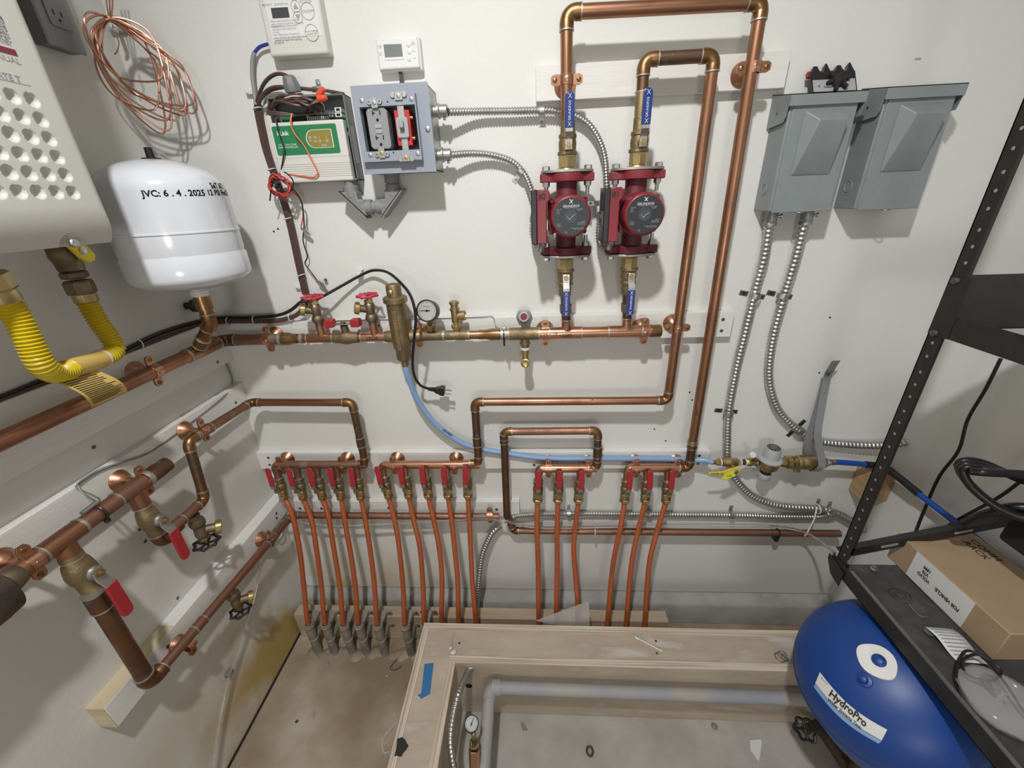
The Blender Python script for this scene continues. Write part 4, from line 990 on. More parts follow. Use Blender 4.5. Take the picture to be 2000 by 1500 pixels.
# outlet behind the heater
oc = LW(168, 104, .03)
ow = thing('power_outlet', 'grey outlet with cover plate on the left wall, partly behind the heater', 'outlet', (XL, oc.y, oc.z))
oy1 = LW(166, 103, .028).y; oy0 = LW(95, 82, .028).y; oz = LW(130, 95, .028).z
MB().box((XL, oy0, oz-.0), (XL+.026, oy1, oz+.125)).build('box', 'grey_plastic', ow, bevel=.002)
MB().box((XL+.025, oy0-.002, oz-.002), (XL+.031, oy1+.002, oz+.127)).build('cover_plate', 'grey_outlet', ow, bevel=.003)
MB().prism(LEFT((XL+.031, (oy0+oy1)/2, oz+.066)), rrect(.036, .072, .005), 0, .003).build('receptacle', 'grey_outlet', ow, bevel=.001)
sl_ = MB(); 
for dz_ in (-.018, .018):
    c_ = V(XL+.034, (oy0+oy1)/2, oz+.066+dz_); sl_.xbox(LEFT(c_), -.008, -.006, -.001, .007, -.001, .0003); sl_.xbox(LEFT(c_), .006, .008, .0, .007, -.001, .0003); sl_.prism(LEFT(c_+V(0, 0, -.007)), circ(.0022, 10), -.001, .0003)
sl_.build('slots', 'bottle_hole', ow)
# ------------------------------------------------------------------ gas connector
gx = thing('gas_connector', 'yellow corrugated gas hose in a U below the water heater, with a paper tag', 'gas hose', LW(90, 725, .13))
A0 = LW(30, 614, .145); pts = [A0+V(0, -.004, .03), A0, LW(58, 668, .145), LW(82, 712, .142), LW(110, 728, .13), LW(150, 716, .115), LW(200, 700, .10), LW(224, 684, .095), LW(218, 665, .092), LW(190, 625, .09), LW(172, 594, .09), LW(168, 585, .09)]
P = cr(pts, 16); Q = resample(P, .0011); n = len(Q)
tot = n; rr = []
for i in range(n):
    f = i/n; mid = .46 < f < .66
    rr.append((.0150 if f < .45 else .0142)+(0 if mid else (.0018*math.sin(2*PI*i/5.0))))
gh = MB().tube(Q, rr, 20).build('hose', 'yellow_coating', gx, sharp=80)
mi = Q[int(n*.46):int(n*.66)]; MB().tube(mi, .0156, 20).build('sleeve_label', 'tag_paper', gx)
mz = Q[int(n*.645):int(n*.66)]; MB().tube(mz, .0162, 20).build('clear_tape', 'zip_white', gx)
# hanging paper tag
ta, tb_, tc, td = LW(100, 742, .128), LW(187, 722, .112), LW(243, 765, .112), LW(174, 796, .128)
tg = MB(); nn = 10; vs = []
for i in range(nn+1):
    f = i/nn; a_ = ta.lerp(td, f)+EX*(.018*math.sin(f*PI*.9)); b_ = tb_.lerp(tc, f)+EX*(.018*math.sin(f*PI*.9))
    vs += [a_, b_]
vs2 = [v-EX*.0006 for v in vs]; k = len(vs); fs = [(2*i, 2*i+1, 2*i+3, 2*i+2) for i in range(nn)]+[(k+2*i, k+2*i+2, k+2*i+3, k+2*i+1) for i in range(nn)]
fs += [(0, k, k+1, 1), (2*nn, 2*nn+1, k+2*nn+1, k+2*nn)]+[(2*i, 2*i+2, k+2*i+2, k+2*i) for i in range(nn)]+[(2*i+1, k+2*i+1, k+2*i+3, 2*i+3) for i in range(nn)]
tg.add(vs+vs2, fs); tgo = tg.build('paper_tag', 'tag_paper', gx)
def tagpt(u, v): # u across, v down
    f = v; a_ = ta.lerp(td, f); b_ = tb_.lerp(tc, f); return a_.lerp(b_, u)+EX*(.018*math.sin(f*PI*.9)+.0006)
lines = MB(); random.seed(3)
for i in range(16):
    v = .06+i*.055; u0 = .06; u1 = random.uniform(.7, .95); k = 8; vv = []
    for j in range(k+1): u = u0+(u1-u0)*j/k; vv += [tagpt(u, v), tagpt(u, v+.022)]
    lines.add(vv, [(2*j, 2*j+1, 2*j+3, 2*j+2) for j in range(k)])
lines.build('fine_print', 'iron_dark', tgo)
def hexfit(name, p, d, segs, m_, par): MB().lathe(frame(p, d), segs, 6).build(name, m_, par, sharp=20, bevel=.0008)
d1 = (pts[0]-pts[1]).normalized(); p = pts[0]
MB().lathe(frame(p-d1*.012, d1), [(.0175, 0), (.0180, .004), (.0175, .016)], 24).build('collar', 'brass', gx)
hexfit('hex_nut', p+d1*.004, d1, [(.021, 0), (.0225, .003), (.0225, .022), (.019, .026)], 'brass', gx)
MB().lathe(frame(p+d1*.030, d1), [(.0150, 0), (.0150, .006), (.018, .008), (.018, .035), (.012, .045), (.011, .070)], 18).build('adapter', 'brass_dark', gx)
d2 = (pts[-1]-pts[-2]).normalized(); d2 = V(0, -.0, 1); p = pts[-1]
MB().lathe(frame(p-d2*.004, d2), [(.0165, 0), (.0170, .003), (.0165, .014)], 24).build('collar', 'brass', gx)
hexfit('hex_nut', p+d2*.010, d2, [(.0195, 0), (.021, .003), (.021, .020), (.018, .024)], 'brass_dark', gx)
hexfit('hex_nut', p+d2*.037, d2, [(.016, 0), (.0195, .002), (.0195, .010), (.016, .012)], 'brass_dark', gx)
gv = thing('gas_valve', 'dark brass gas valve with yellow lever directly under the water heater', 'valve', p+d2*.05)
MB().lathe(frame(p+d2*.047, d2), [(.013, 0), (.018, .004), (.019, .018), (.022, .026), (.021, .040), (.016, .048), (.016, max(.06, zh-p.z-.042))], 18).build('body', 'brass_dark', gv)
c_ = p+d2*.082
MB().cyl(c_+V(.014, 0, 0), c_+V(.030, 0, 0), .008, seg=14).build('stem', 'brass_dark', gv)
hd = MB(); hd.prism(frame_uv(c_+V(.030, 0, 0), (EY*.6-EZ*.8), (EZ*.6+EY*.8)), [(-.026, .009), (-.008, .011), (.004, .013), (.018, .010), (.023, 0), (.018, -.010), (.004, -.012), (-.008, -.010), (-.026, -.008), (-.03, 0)], -.002, .006); hd.build('lever', 'handle_yellow', gv, bevel=.002)
MB().lathe(frame(c_+V(.036, 0, 0), EX), [(.006, 0), (.006, .002), (.0035, .003)], 16).build('screw', 'steel', gv)
# ------------------------------------------------------------------ expansion tank
et = thing('expansion_tank', 'white expansion tank with handwritten date, standing on the copper riser in the corner', 'expansion tank', (TX, TY, q0.z))
RT = (W(482, 505, -TY).x-W(368, 505, -TY).x)*.865
zt0 = q0.z+.004; H1 = (LW(0,0).z*0+W(300, 306, -TY).z)-zt0
z_a = (W(478, 515, -TY+RT*.25).z)
def zz(x, y): return W(x, y, -TY+RT*.6).z
prT = [(.014, 0), (.016, .004), (.0165, .016)]
HB = H1
zb = zt0+.012
prT = []
Nn = 10
dome = .055
tot_h = H1-.004
for i in range(1, Nn+1):
    a = PI/2*i/Nn; prT.append((RT*math.sin(a), zb+dome*(1-math.cos(a))*.62-zt0))
b1 = zb+dome*.62-zt0
hs = tot_h-b1-.05
prT += [(RT*1.0, b1+hs*.22), (RT*.975, b1+hs*.245), (RT*.975, b1+hs*.26), (RT*.985, b1+hs*.285), (RT*.985, b1+hs*.49), (RT*1.0, b1+hs*.495), (RT*1.0, b1+hs*.51), (RT*.985, b1+hs*.515), (RT*.975, b1+hs*.95)]
for i in range(1, Nn+1):
    a = PI/2*i/Nn; prT.append((RT*.975*math.cos(a)+.0005, b1+hs*.95+(tot_h-b1-hs*.95)*math.sin(a)))
MB().lathe(frame((TX, TY, zt0), EZ), [(.004, b1-dome*.62+.0005)]+prT, 56).build('shell', 'tank_white', et, sharp=50)
MB().lathe(frame((TX, TY, zt0-.004), EZ), [(.0165, 0), (.0165, .006), (.0185, .007), (.0185, .012), (.0165, .013), (.0165, .018)], 24).build('nipple', 'plastic_white', et)
MB().lathe(frame((TX, TY, zt0+tot_h-.001), EZ), [(.016, 0), (.016, .0025), (.0072, .003), (.0065, .020), (.0055, .021)], 24).build('air_cap', 'black_plastic', et)
# direction towards the camera, for the writing on the shell
angc = math.atan2(-DW-TY, -TX)
ztw = b1+hs*.95
def wrap_factory(ang0, z0, size_r):
    def f(c):
        a = ang0+c.x/size_r; z = z0+c.y
        r_ = size_r+.0006
        if z > ztw: r_ = RT*.975*math.sqrt(max(.05, 1-((z-ztw)/(tot_h-ztw))**2))+.0008
        return V(TX+r_*math.cos(a), TY+r_*math.sin(a), zt0+z)
    return f
text('JVC: 6 . 4 . 2025', .0150, None, 'ink', et, name='handwriting', warp=wrap_factory(angc+.16, ztw-.006, RT*.975), sx=1.0, bold=.0004)
text('SeT AT:\n12 PSi PreCh', .0140, None, 'ink', et, name='handwriting', warp=wrap_factory(angc+.98, ztw+.001, RT*.975), sx=.95, space=.9, bold=.0004)
kn = MB().lathe(frame((XL, LW(378,597,.02).y, LW(378,597,.02).z), EX), [(.009, 0), (.009, .018), (.016, .019), (.016, .030), (.012, .032)], 20); tag(kn.build('round_stopper', 'black_plastic'), 'small round black stopper on the left wall behind the bronze riser', 'stopper')
# ------------------------------------------------------------------ coil of copper wire
cw = thing('wire_coil', 'loose oval coil of bare copper wire hanging from the top of the corner', 'wire coil', W(215, 30, .07))
random.seed(11)
hang = W(214, 36, .085); 
tot = []
ends = [(330,255,.07),(345,235,.06),(360,225,.055),(372,205,.06),(318,262,.075),(300,215,.09),(310,157,.10),(325,235,.07),(355,215,.07),(376,222,.06)]
offL = [(178,72,.13),(186,90,.12),(190,80,.12),(196,120,.11),(165,40,.14),(184,110,.12),(200,100,.11),(192,96,.12),(188,75,.125),(164,65,.14)]
offR = [(290,62,.055),(300,80,.05),(318,100,.05),(335,110,.05),(275,70,.06),(296,110,.06),(290,100,.07),(312,90,.05),(330,120,.05),(345,125,.045)]
loop = []
for k in range(10):
    e, l, r_ = ends[k], offL[k], offR[k]
    loop += [hang+V(random.uniform(-.004,.004), random.uniform(-.006,.006), random.uniform(-.004,.004)), W(*l), W((l[0]+e[0])/2-22, (l[1]+e[1])/2+22, (l[2]+e[2])/2), W(*e), W((r_[0]+e[0])/2+12, (r_[1]+e[1])/2-8, (r_[2]+e[2])/2), W(*r_)]
MB().tube(cr(loop+[hang], 7), .0018, 6).build('wire', 'copper_wire', cw)
tl = [hang+V(.002, 0, -.01), W(222, 60, .09), W(232, 82, .085), W(229, 100, .085), W(224, 106, .085)]
MB().tube(cr(tl, 6), .0011, 6).build('wire_end', 'copper_wire', cw)
for k in range(3): MB().tube(cr([hang+V(.002*k, 0, .0), W(208+6*k, 5, .07), W(206+7*k, -40, .05)], 5), .0013, 6).build('wire_end', 'copper_wire', cw)
tie = MB().torus(frame(hang, (.3, .2, 1)), .006, .0016, 14, 6).build('twist', 'copper_wire', cw)
hk = thing('wall_hook', 'pale grey plastic hook behind the copper wire coil', 'hook', W(228, 62, .01))
MB().box(W(224, 68, 0), W(240, 50, .01)).build('base', 'grey_light', hk, bevel=.002); MB().tube([W(230, 58, .01), W(226, 62, .04), W(222, 66, .045), W(221, 56, .05)], .004, 8).build('prong', 'grey_light', hk)
# grey clip low on the left wall
gc_ = LW(443, 1313, 0); o = MB().box((XL, gc_.y-.012, gc_.z-.008), (XL+.014, gc_.y+.010, gc_.z+.006)).build('cable_clip', 'grey_plastic', bevel=.004, bseg=3); tag(o, 'dark grey clip on the left wall near the floor, holding a thin clear tube', 'clip')
cable('clear_tube', 'thin clear tube running down the left wall from the low copper pipe to the floor', [LW(x, y, o) for x, y, o in ((524,1046,.085),(515,1080,.05),(500,1150,.03),(470,1260,.015),(448,1320,.02),(430,1400,.02),(415,1500,.02),(405,1560,.02))], .0032, 'clear_tube', 'tube')
# ------------------------------------------------------------------ white controls on the back wall
def boxW(mb, x0, x1, z0, z1, o0, o1, mi=0): mb.box((x0, -o0, z0), (x1, -o1, z1), mi)
# remote controller
RO = .028; bl, br = W(529, 112, RO), W(641, 105, RO); x0, x1 = bl.x, br.x; z0 = (bl.z+br.z)/2; z1 = z0+.155
x0 = (W(503, 5, RO).x+x0)/2; x1 = (W(624, 5, RO).x+x1)/2
rc = thing('remote_controller', 'large white wall controller with on/off button at the top edge of the picture', 'controller', (x0, 0, z0))
b = MB(); boxW(b, x0, x1, z0, z1, 0, RO); b.build('case', 'plastic_offwhite', rc, bevel=.005, bseg=3)
f = lambda x, y: BACK(W(x, y, RO)+EY*-.0006)
wd = x1-x0
fo = MB(); fo.prism(BACK((x0+wd*.53, -RO, z0+.030+.07)), rrect(wd*.84, .14, .003), -.0005, .0005); fo.build('front_panel', 'plastic_white', rc)
def quadW(mb, pts, o, th=.0006): 
    P = [W(x, y, o) for x, y in pts]; mb.prism(BACK((0, -o, 0)), [(p.x, p.z) for p in P], 0, th)
q = MB(); quadW(q, [(529, 16), (562, 14), (566, 34), (533, 36)], RO+.0005); q.build('display', 'lcd_dark', rc)
def ringW(mb, x, y, o, R, w_=.0005, seg=28):
    p = W(x, y, o); mb.torus(frame(p, EY), R, w_, seg, 5)
def button(x, y, R, s, size, o, par, **k):
    q = MB(); ringW(q, x, y, o, R); q.build('button', 'print_grey', par)
    if s: text(s, size, BACK(W(x, y, o)), 'print_grey', par, ext=.0002, **k)
button(601, 22, .0135, 'ON/OFF', .0068, RO+.0008, rc); button(609, 64, .0135, 'FLOW METER\nALARM SET', .0042, RO+.0008, rc)
button(577, 12, .0092, '', 0, RO+.0008, rc); button(582, 34, .0092, '', 0, RO+.0008, rc)
tr = MB(); p = W(577, 11.5, RO+.0008); tr.prism(BACK(p), [(-.0048, -.0045), (.0048, -.0045), (0, .005)], 0, .0003); tr.build('up_arrow', 'print_grey', rc); tr = MB(); p = W(582, 34, RO+.0008); tr.prism(BACK(p), [(-.0048, .0045), (.0048, .0045), (0, -.005)], 0, .0003); tr.build('down_arrow', 'print_grey', rc)
text('POWER', .0072, BACK(W(597, 3.5, RO+.0006)), 'print_grey', rc, ext=.0002); text('DOWN', .0055, BACK(W(584, 45.5, RO+.0006)), 'print_grey', rc, ext=.0002); text('PRIORITY   BURNER ON', .0050, BACK(W(537, 9, RO+.0006)), 'print_grey', rc, ext=.0002)
text('Please read instructions carefully\nbefore using this appliance.', .0044, BACK(W(529, 45, RO+.0006)), 'print_grey', rc, ext=.0002, align='LEFT')
text('WARNING', .0048, BACK(W(528.5, 53, RO+.0006)), 'print_grey', rc, ext=.0002, align='LEFT')
text('Check hot water temp before\nbathing to avoid scald injury\nor burn.\nHot Water above temperature\nover 125F/52C can cause severe burns\ninstantly or death from scalding.', .0044, BACK(W(534, 66, RO+.0006)), 'print_grey', rc, ext=.0002, align='LEFT'); text('SC-7601M', .0048, BACK(W(536, 84.5, RO+.0006)), 'print_grey', rc, ext=.0002, align='LEFT')
# thermostat
TO = .024; a, c = W(735, 74, TO), W(820, 134, TO); 
ts = thing('thermostat', 'small white thermostat with grey screen above the steel switch box', 'thermostat', (a.x, 0, c.z))
X0, X1, Z0, Z1 = W(737, 110, TO).x, W(818, 105, TO).x, W(780, 135, TO).z, W(775, 71, TO).z
b = MB(); boxW(b, X0-.001, X1+.003, Z0-.002, Z1, 0, TO-.006); b.build('base', 'plastic_white', ts, bevel=.002)
b = MB(); boxW(b, X0, X1, Z0, Z1, TO-.008, TO); b.build('cover', 'plastic_white', ts, bevel=.004, bseg=3)
q = MB(); quadW(q, [(749, 87), (784, 86), (787, 110), (752, 112)], TO); q.build('display', 'lcd', ts)
for y in (85.5, 100, 114): p = W(797.5 if y < 90 else 799, y, TO); MB().lathe(frame(p, -EY) @ Matrix.Scale(1.25, 4, (0, 1, 0)), [(.0042, 0), (.0042, .0012), (.003, .0018)], 16).build('button', 'plastic_white', ts)
text('RUN\nHOLD', .0032, BACK(W(807, 84.5, TO)), 'print_grey', ts); text('FAN', .0032, BACK(W(808.5, 100, TO)), 'print_grey', ts); text('C/F', .0032, BACK(W(810, 114, TO)), 'print_grey', ts); text('HEAT\nOFF', .0032, BACK(W(742.5, 92, TO)), 'print_grey', ts); text('OFF\nON', .0032, BACK(W(743.5, 106, TO)), 'print_grey', ts)
q = MB(); quadW(q, [(752, 117.5), (790, 115.5), (790, 116.3), (752, 118.3)], TO, .0003); q.build('cover_groove', 'print_grey', ts)
for k in range(4): cable('thermostat_wire', 'brown wire from the thermostat down behind the steel box, %s of four' % ORD[k], [W(776+2.5*k, 134, .012), W(781+1.6*k, 148, .012), W(782+2*k, 172, .014)], .0014, 'wire_brown', 'wire', group='four brown thermostat wires')
# pump controller
CO = .052
xc0, xc1 = W(536, 295, CO).x, W(679, 290, CO).x; zc0 = W(620, 355, CO).z; zc1 = W(597, 236, CO).z; zct = W(590, 186, CO-.012).z
ct = thing('pump_controller', 'off-white pump controller with green label and open wiring compartment', 'controller', (xc0, 0, zc0))
th0 = .002; b = MB()
boxW(b, xc0+.002, xc1+.006, zc0+.001, zct, 0, .004); boxW(b, xc0+.002, xc0+.005, zc0+.001, zct, 0, CO-.014); boxW(b, xc1+.003, xc1+.006, zc0+.001, zct, 0, CO-.014); boxW(b, xc0+.002, xc1+.006, zct-.003, zct, 0, CO-.014); boxW(b, xc0+.002, xc1+.006, zc0+.001, zc0+.004, 0, CO-.014)
b.build('base', 'grey_plastic', ct, bevel=.0008)
b = MB(); boxW(b, xc0, xc1, zc0, zc1, CO-.018, CO); b.build('cover', 'plastic_offwhite', ct, bevel=.003, bseg=3)
q = MB(); P = [W(x, y, CO) for x, y in ((529, 247), (655, 241), (666, 299), (544, 304))]; gx0, gx1, gz0, gz1 = (P[0].x+P[3].x)/2, (P[1].x+P[2].x)/2, (P[2].z+P[3].z)/2, (P[0].z+P[1].z)/2
q.prism(BACK(((gx0+gx1)/2, -CO, (gz0+gz1)/2)), rrect(gx1-gx0, gz1-gz0, .004), 0, .0006); gl = q.build('label_panel', 'green_label', ct)
cxg, czg = W(624, 271, CO).x, W(624, 271, CO).z; gw, gh_ = (gx1-gx0)*.40, (gz1-gz0)*.60
def dshape(s): 
    w2, h2 = gw/2*s, gh_/2*s; return [(w2, -h2), (w2, h2), (-w2+h2, h2)]+[(-w2+h2+h2*math.cos(a), h2*math.sin(a)) for a in [PI/2+PI*i/12 for i in range(1, 12)]]+[(-w2+h2, -h2)]
MB().prism(BACK((cxg, -CO-.0006, czg)), dshape(1.05), 0, .0002).build('border', 'plastic_offwhite', gl); MB().prism(BACK((cxg, -CO-.0008, czg)), dshape(.98), 0, .0002).build('gold_panel', 'gold_label', gl)
for (x, y) in ((605.5, 269), (615.5, 268.5), (625, 276), (639, 275)):
    p = W(x, y, CO+.001); k = MB().lathe(frame(p, -EY), [(.0025, 0), (.0025, .0006), (.0014, .0006), (.0014, .0008)], 14); k.build('indicator', 'plastic_offwhite', gl); MB().lathe(frame(p, -EY), [(.0012, .0006), (.0012, .0012)], 10).build('indicator_light', 'bottle_hole', gl)
text('i-Link', .0115, BACK(W(552, 261, CO+.0007)), 'plastic_white', ct, ext=.0002, bold=.0003); text('SP-82  TWO ZONE\nPUMP CONTROLLER', .0048, BACK(W(562.5, 285.5, CO+.0007)), 'plastic_white', ct, ext=.0002)
text('Zone', .0052, BACK(W(633.5, 283.5, CO+.0012)), 'plastic_white', ct, ext=.0002); text('1', .005, BACK(W(624, 268.5, CO+.0012)), 'plastic_white', ct, ext=.0002); text('2', .005, BACK(W(638, 268, CO+.0012)), 'plastic_white', ct, ext=.0002); text('Power', .0026, BACK(W(606.5, 275, CO+.0012)), 'plastic_white', ct, ext=.0002); text('System\nDemand', .0024, BACK(W(616, 275.5, CO+.0012)), 'plastic_white', ct, ext=.0002)
for i in range(7):
    z = zc0+.010+i*.0042; g = MB(); boxW(g, xc0+.006, xc1, z, z+.0007, CO-.001, CO+.0003); g.build('groove', 'print_grey', ct)
g = MB(); boxW(g, xc0+.003, xc1, gz0-.006, gz0-.0055, CO-.001, CO+.0003); g.build('groove', 'print_grey', ct)
# terminals inside
pz = zc1+.012
b = MB(); boxW(b, xc0+.012, xc1-.004, zc1-.01, zc1+.022, .004, .012); b.build('circuit_board', 'green_label', ct)
tx0 = W(596, 222, .03).x; tx1 = W(640, 220, .03).x
b = MB(); boxW(b, tx0, tx1, zc1, zc1+.011, .012, .026); b.build('terminal_block', 'strap_grey', ct, bevel=.0006)
b = MB()
for i in range(11): x = tx0+(tx1-tx0)*(i+.5)/11; boxW(b, x-.0014, x+.0014, zc1+.002, zc1+.0112, .0262, .029)
b.build('terminal_levers', 'print_grey', ct)
for (x, y) in ((660, 214), (661, 224)): p = W(x, y, .03); b = MB(); boxW(b, p.x-.007, p.x+.007, p.z-.004, p.z+.004, .012, .030); b.build('relay', 'plastic_white', ct); b = MB(); boxW(b, p.x-.004, p.x+.004, p.z-.002, p.z+.002, .030, .031); b.build('relay_mark', 'bottle_hole', ct)
b = MB()
for i in range(4): p = W(644+5*(i % 2), 221+5*(i//2), .03); boxW(b, p.x-.0015, p.x+.0015, p.z-.0015, p.z+.0015, .020, .030)
b.build('jumper_pins', 'plastic_white', ct)
b = MB(); boxW(b, tx0+.002, W(652,215,.03).x, zc1+.014, zc1+.022, .012, .022); b.build('upper_terminal', 'steel_dark', ct)
b = MB(); boxW(b, xc0+.035, tx0-.004, zc1-.004, zc1+.014, .012, .022); b.build('transformer', 'black_plastic', ct, bevel=.002)
sp_ = MB(); sp_.box((xc1+.006, -.030, zc0+.035), (xc1+.0066, -.014, zc1-.010)); sp_.build('side_sticker', 'print_grey', ct)
# ------------------------------------------------------------------ steel box with receptacle and switch
SO = .088
sx0, sx1 = W(698, 255, SO).x, W(844, 250, SO).x; sz0 = W(780, 338, SO).z; sz1 = W(760, 163.5, SO).z
sb = thing('electrical_box', 'open blue-grey steel box holding an outlet and a red switch', 'electrical box', (sx0, 0, sz0))
b = MB(); boxW(b, sx0+.003, sx0+.0045, sz0+.003, sz1-.002, 0, SO-.002); boxW(b, sx1-.0045, sx1-.003, sz0+.003, sz1-.002, 0, SO-.002); boxW(b, sx0+.003, sx1-.003, sz1-.0035, sz1-.002, 0, SO-.002); boxW(b, sx0+.003, sx1-.003, sz0+.003, sz0+.0045, 0, SO-.002); boxW(b, sx0+.003, sx1-.003, sz0+.003, sz1-.002, 0, .002)
b.build('body', 'galvanized', sb)
ox0, ox1, oz0, oz1 = W(700, 255, SO+.006).x+.002, W(820, 250, SO+.006).x-.001, W(770, 315, SO+.006).z, W(755, 186, SO+.006).z
def framebox(mb, X0, X1, Z0, Z1, x0, x1, z0, z1, a_, c_):
    boxW(mb, X0, x0, Z0, Z1, a_, c_); boxW(mb, x1, X1, Z0, Z1, a_, c_); boxW(mb, x0, x1, Z0, z0, a_, c_); boxW(mb, x0, x1, z1, Z1, a_, c_)
hx0, hx1, hz0, hz1 = W(705, 250, SO+.014).x+.0035, W(816, 250, SO+.014).x-.001, W(768, 294, SO+.014).z, W(757, 206.5, SO+.014).z
b = MB(); framebox(b, sx0, sx1, sz0, sz1, ox0+.002, ox1-.002, oz0+.002, oz1-.002, SO-.002, SO); b.build('cover', 'panel_blue_grey', sb)
b = MB(); framebox(b, ox0, ox1, oz0, oz1, hx0, hx1, hz0, hz1, SO-.003, SO+.014); b.build('mud_ring', 'panel_blue_grey', sb)
YO = SO+.014
for (x, y) in ((705, 256.5), (835.5, 252)): p = W(x, y, SO); k = MB().lathe(frame(p, -EY), [(.0052, 0), (.005, .002), (.003, .003)], 14); k.xbox(BACK(p+V(0, -.003, 0)), -.003, .003, -.0005, .0005, 0, .0004); k.build('cover_screw', 'steel', sb)
for (x, y) in ((706.5, 196.5), (803.5, 193), (723.5, 303), (816, 300)): p = W(x, y, YO); k = MB().lathe(frame(p, -EY), [(.0042, 0), (.004, .001), (.003, .0015)], 14); k.build('ring_screw', 'steel', sb); 
tb1 = MB(); 
for (x, y) in ((757, 199), (768.5, 298)): p = W(x, y, YO); tb1.lathe(frame(p, -EY), [(.0016, 0), (.0016, .0003)], 8)
tb1.build('ring_holes', 'bottle_hole', sb)
p = W(747, 160, .05); t_ = MB(); t_.box((p.x-.012, -.0, sz1-.003), (p.x+.006, -.002, sz1+.016)); t_.build('mounting_ear', 'galvanized', sb)
k = MB(); k.torus(frame((sx1-.0027, -.040, (sz0+sz1)/2-.003), EX), .014, .0004, 24, 4); k.build('knockout', 'steel_dull', sb)
# receptacle
rx, rz = W(740.5, 252, YO-.004).x, W(740, 252, YO-.004).z
rcp = thing('receptacle', 'grey twin outlet with test buttons in the steel box', 'outlet', (rx, -YO, rz))
rw = W(759, 252, YO-.004).x-W(719, 252, YO-.004).x; rh_ = W(733, 211, YO-.004).z-W(742, 291, YO-.004).z
FR = BACK((rx, -YO+.006, rz))
oc_ = lambda w_, h_, c_: [(-w_/2+c_, -h_/2), (w_/2-c_, -h_/2), (w_/2, -h_/2+c_), (w_/2, h_/2-c_), (w_/2-c_, h_/2), (-w_/2+c_, h_/2), (-w_/2, h_/2-c_), (-w_/2, -h_/2+c_)]
MB().prism(FR, oc_(rw, rh_, .005), -.03, .004).build('face', 'grey_outlet', rcp, bevel=.0012)
MB().prism(FR, rrect(rw*1.18, rh_*.62, .002), -.035, -.008).build('rear_body', 'black_plastic', rcp)
for s in (1, -1):
    c0 = (0, s*rh_*.30+.000)
    q = MB(); q.prism(FR, [(.006, c0[1]+.002), (.008, c0[1]+.002), (.008, c0[1]+.010), (.006, c0[1]+.010)], .003, .0045); q.build('slot', 'bottle_hole', rcp)
    q = MB(); q.prism(FR, [(-.009, c0[1]+.002), (-.007, c0[1]+.002), (-.007, c0[1]+.005), (-.0035, c0[1]+.005), (-.0035, c0[1]+.007), (-.007, c0[1]+.007), (-.007, c0[1]+.010), (-.009, c0[1]+.010)], .003, .0045); q.build('slot', 'bottle_hole', rcp)
    q = MB(); q.prism(FR, circ(.0028, 12, 0, c0[1]-.006), .003, .0045); q.build('ground_hole', 'bottle_hole', rcp)
for z in (.0045, -.0045): MB().prism(FR, rrect(.014, .0068, .001, cx=0, cy=z), .0035, .0055).build('test_button', 'grey_light', rcp, bevel=.0006)
for s in (1, -1):
    e = MB(); zc = s*(rh_/2+.008)
    e.prism(FR, rrect(.013, .018, .002, cx=0, cy=zc), .0105-.006+.003, .0105-.006+.0045)
    for sx in (-1, 1): e.prism(FR, circ(.0052, 14, sx*.0105, zc+s*.002), .0075, .009)
    e.build('mounting_strap', 'galvanized', rcp, bevel=.0004)
    k = MB().lathe(FR @ Matrix.Translation((0, zc, .009)), [(.0038, 0), (.0034, .0015), (.002, .002)], 12); k.build('screw', 'brass_bright' if s < 0 else 'steel', rcp)
    h = MB()
    for sx in (-1, 1): h.prism(FR, circ(.0017, 10, sx*.0105, zc+s*.002), .009, .0093)
    h.build('strap_holes', 'steel_dark', rcp)
# switch
wx, wz = W(787.5, 250, YO-.004).x, W(787, 250, YO-.004).z
sw_ = thing('toggle_switch', 'white toggle switch with red body in the steel box', 'switch', (wx, -YO, wz)); FS = BACK((wx, -YO+.006, wz))
MB().prism(FS, rrect(.031, .062, .002), -.03, .001).build('body', 'switch_red', sw_, bevel=.001)
MB().prism(FS, rrect(.0135, .108, .002), .001, .004).build('mounting_strap', 'galvanized', sw_, bevel=.0005)
MB().prism(FS, rrect(.024, .036, .004), .002, .0075).build('face', 'grey_light', sw_, bevel=.0012)
MB().xbox(FS @ Matrix.Rotation(-.45, 4, 'X'), -.0042, .0042, -.009, .006, .003, .016).build('toggle', 'grey_outlet', sw_, bevel=.0012)
for s in (1, -1):
    zc = s*.053
    e = MB()
    for sx in (-1, 1): e.prism(FS, circ(.0054, 14, sx*.0115, zc+s*.0025), .0075, .009)
    e.prism(FS, rrect(.016, .014, .002, cx=0, cy=zc), .0042, .009); e.build('strap_ear', 'galvanized', sw_, bevel=.0004)
    MB().lathe(FS @ Matrix.Translation((0, zc, .009)), [(.0038, 0), (.0034, .0015), (.002, .002)], 12).build('screw', 'brass_bright' if s < 0 else 'steel', sw_)
for z in (.018, -.018): p = FS @ V(.019, z, -.006); MB().lathe(frame(p, EX), [(.0038, -.004), (.0038, .002)], 10).build('terminal_screw', 'brass_bright', sw_)
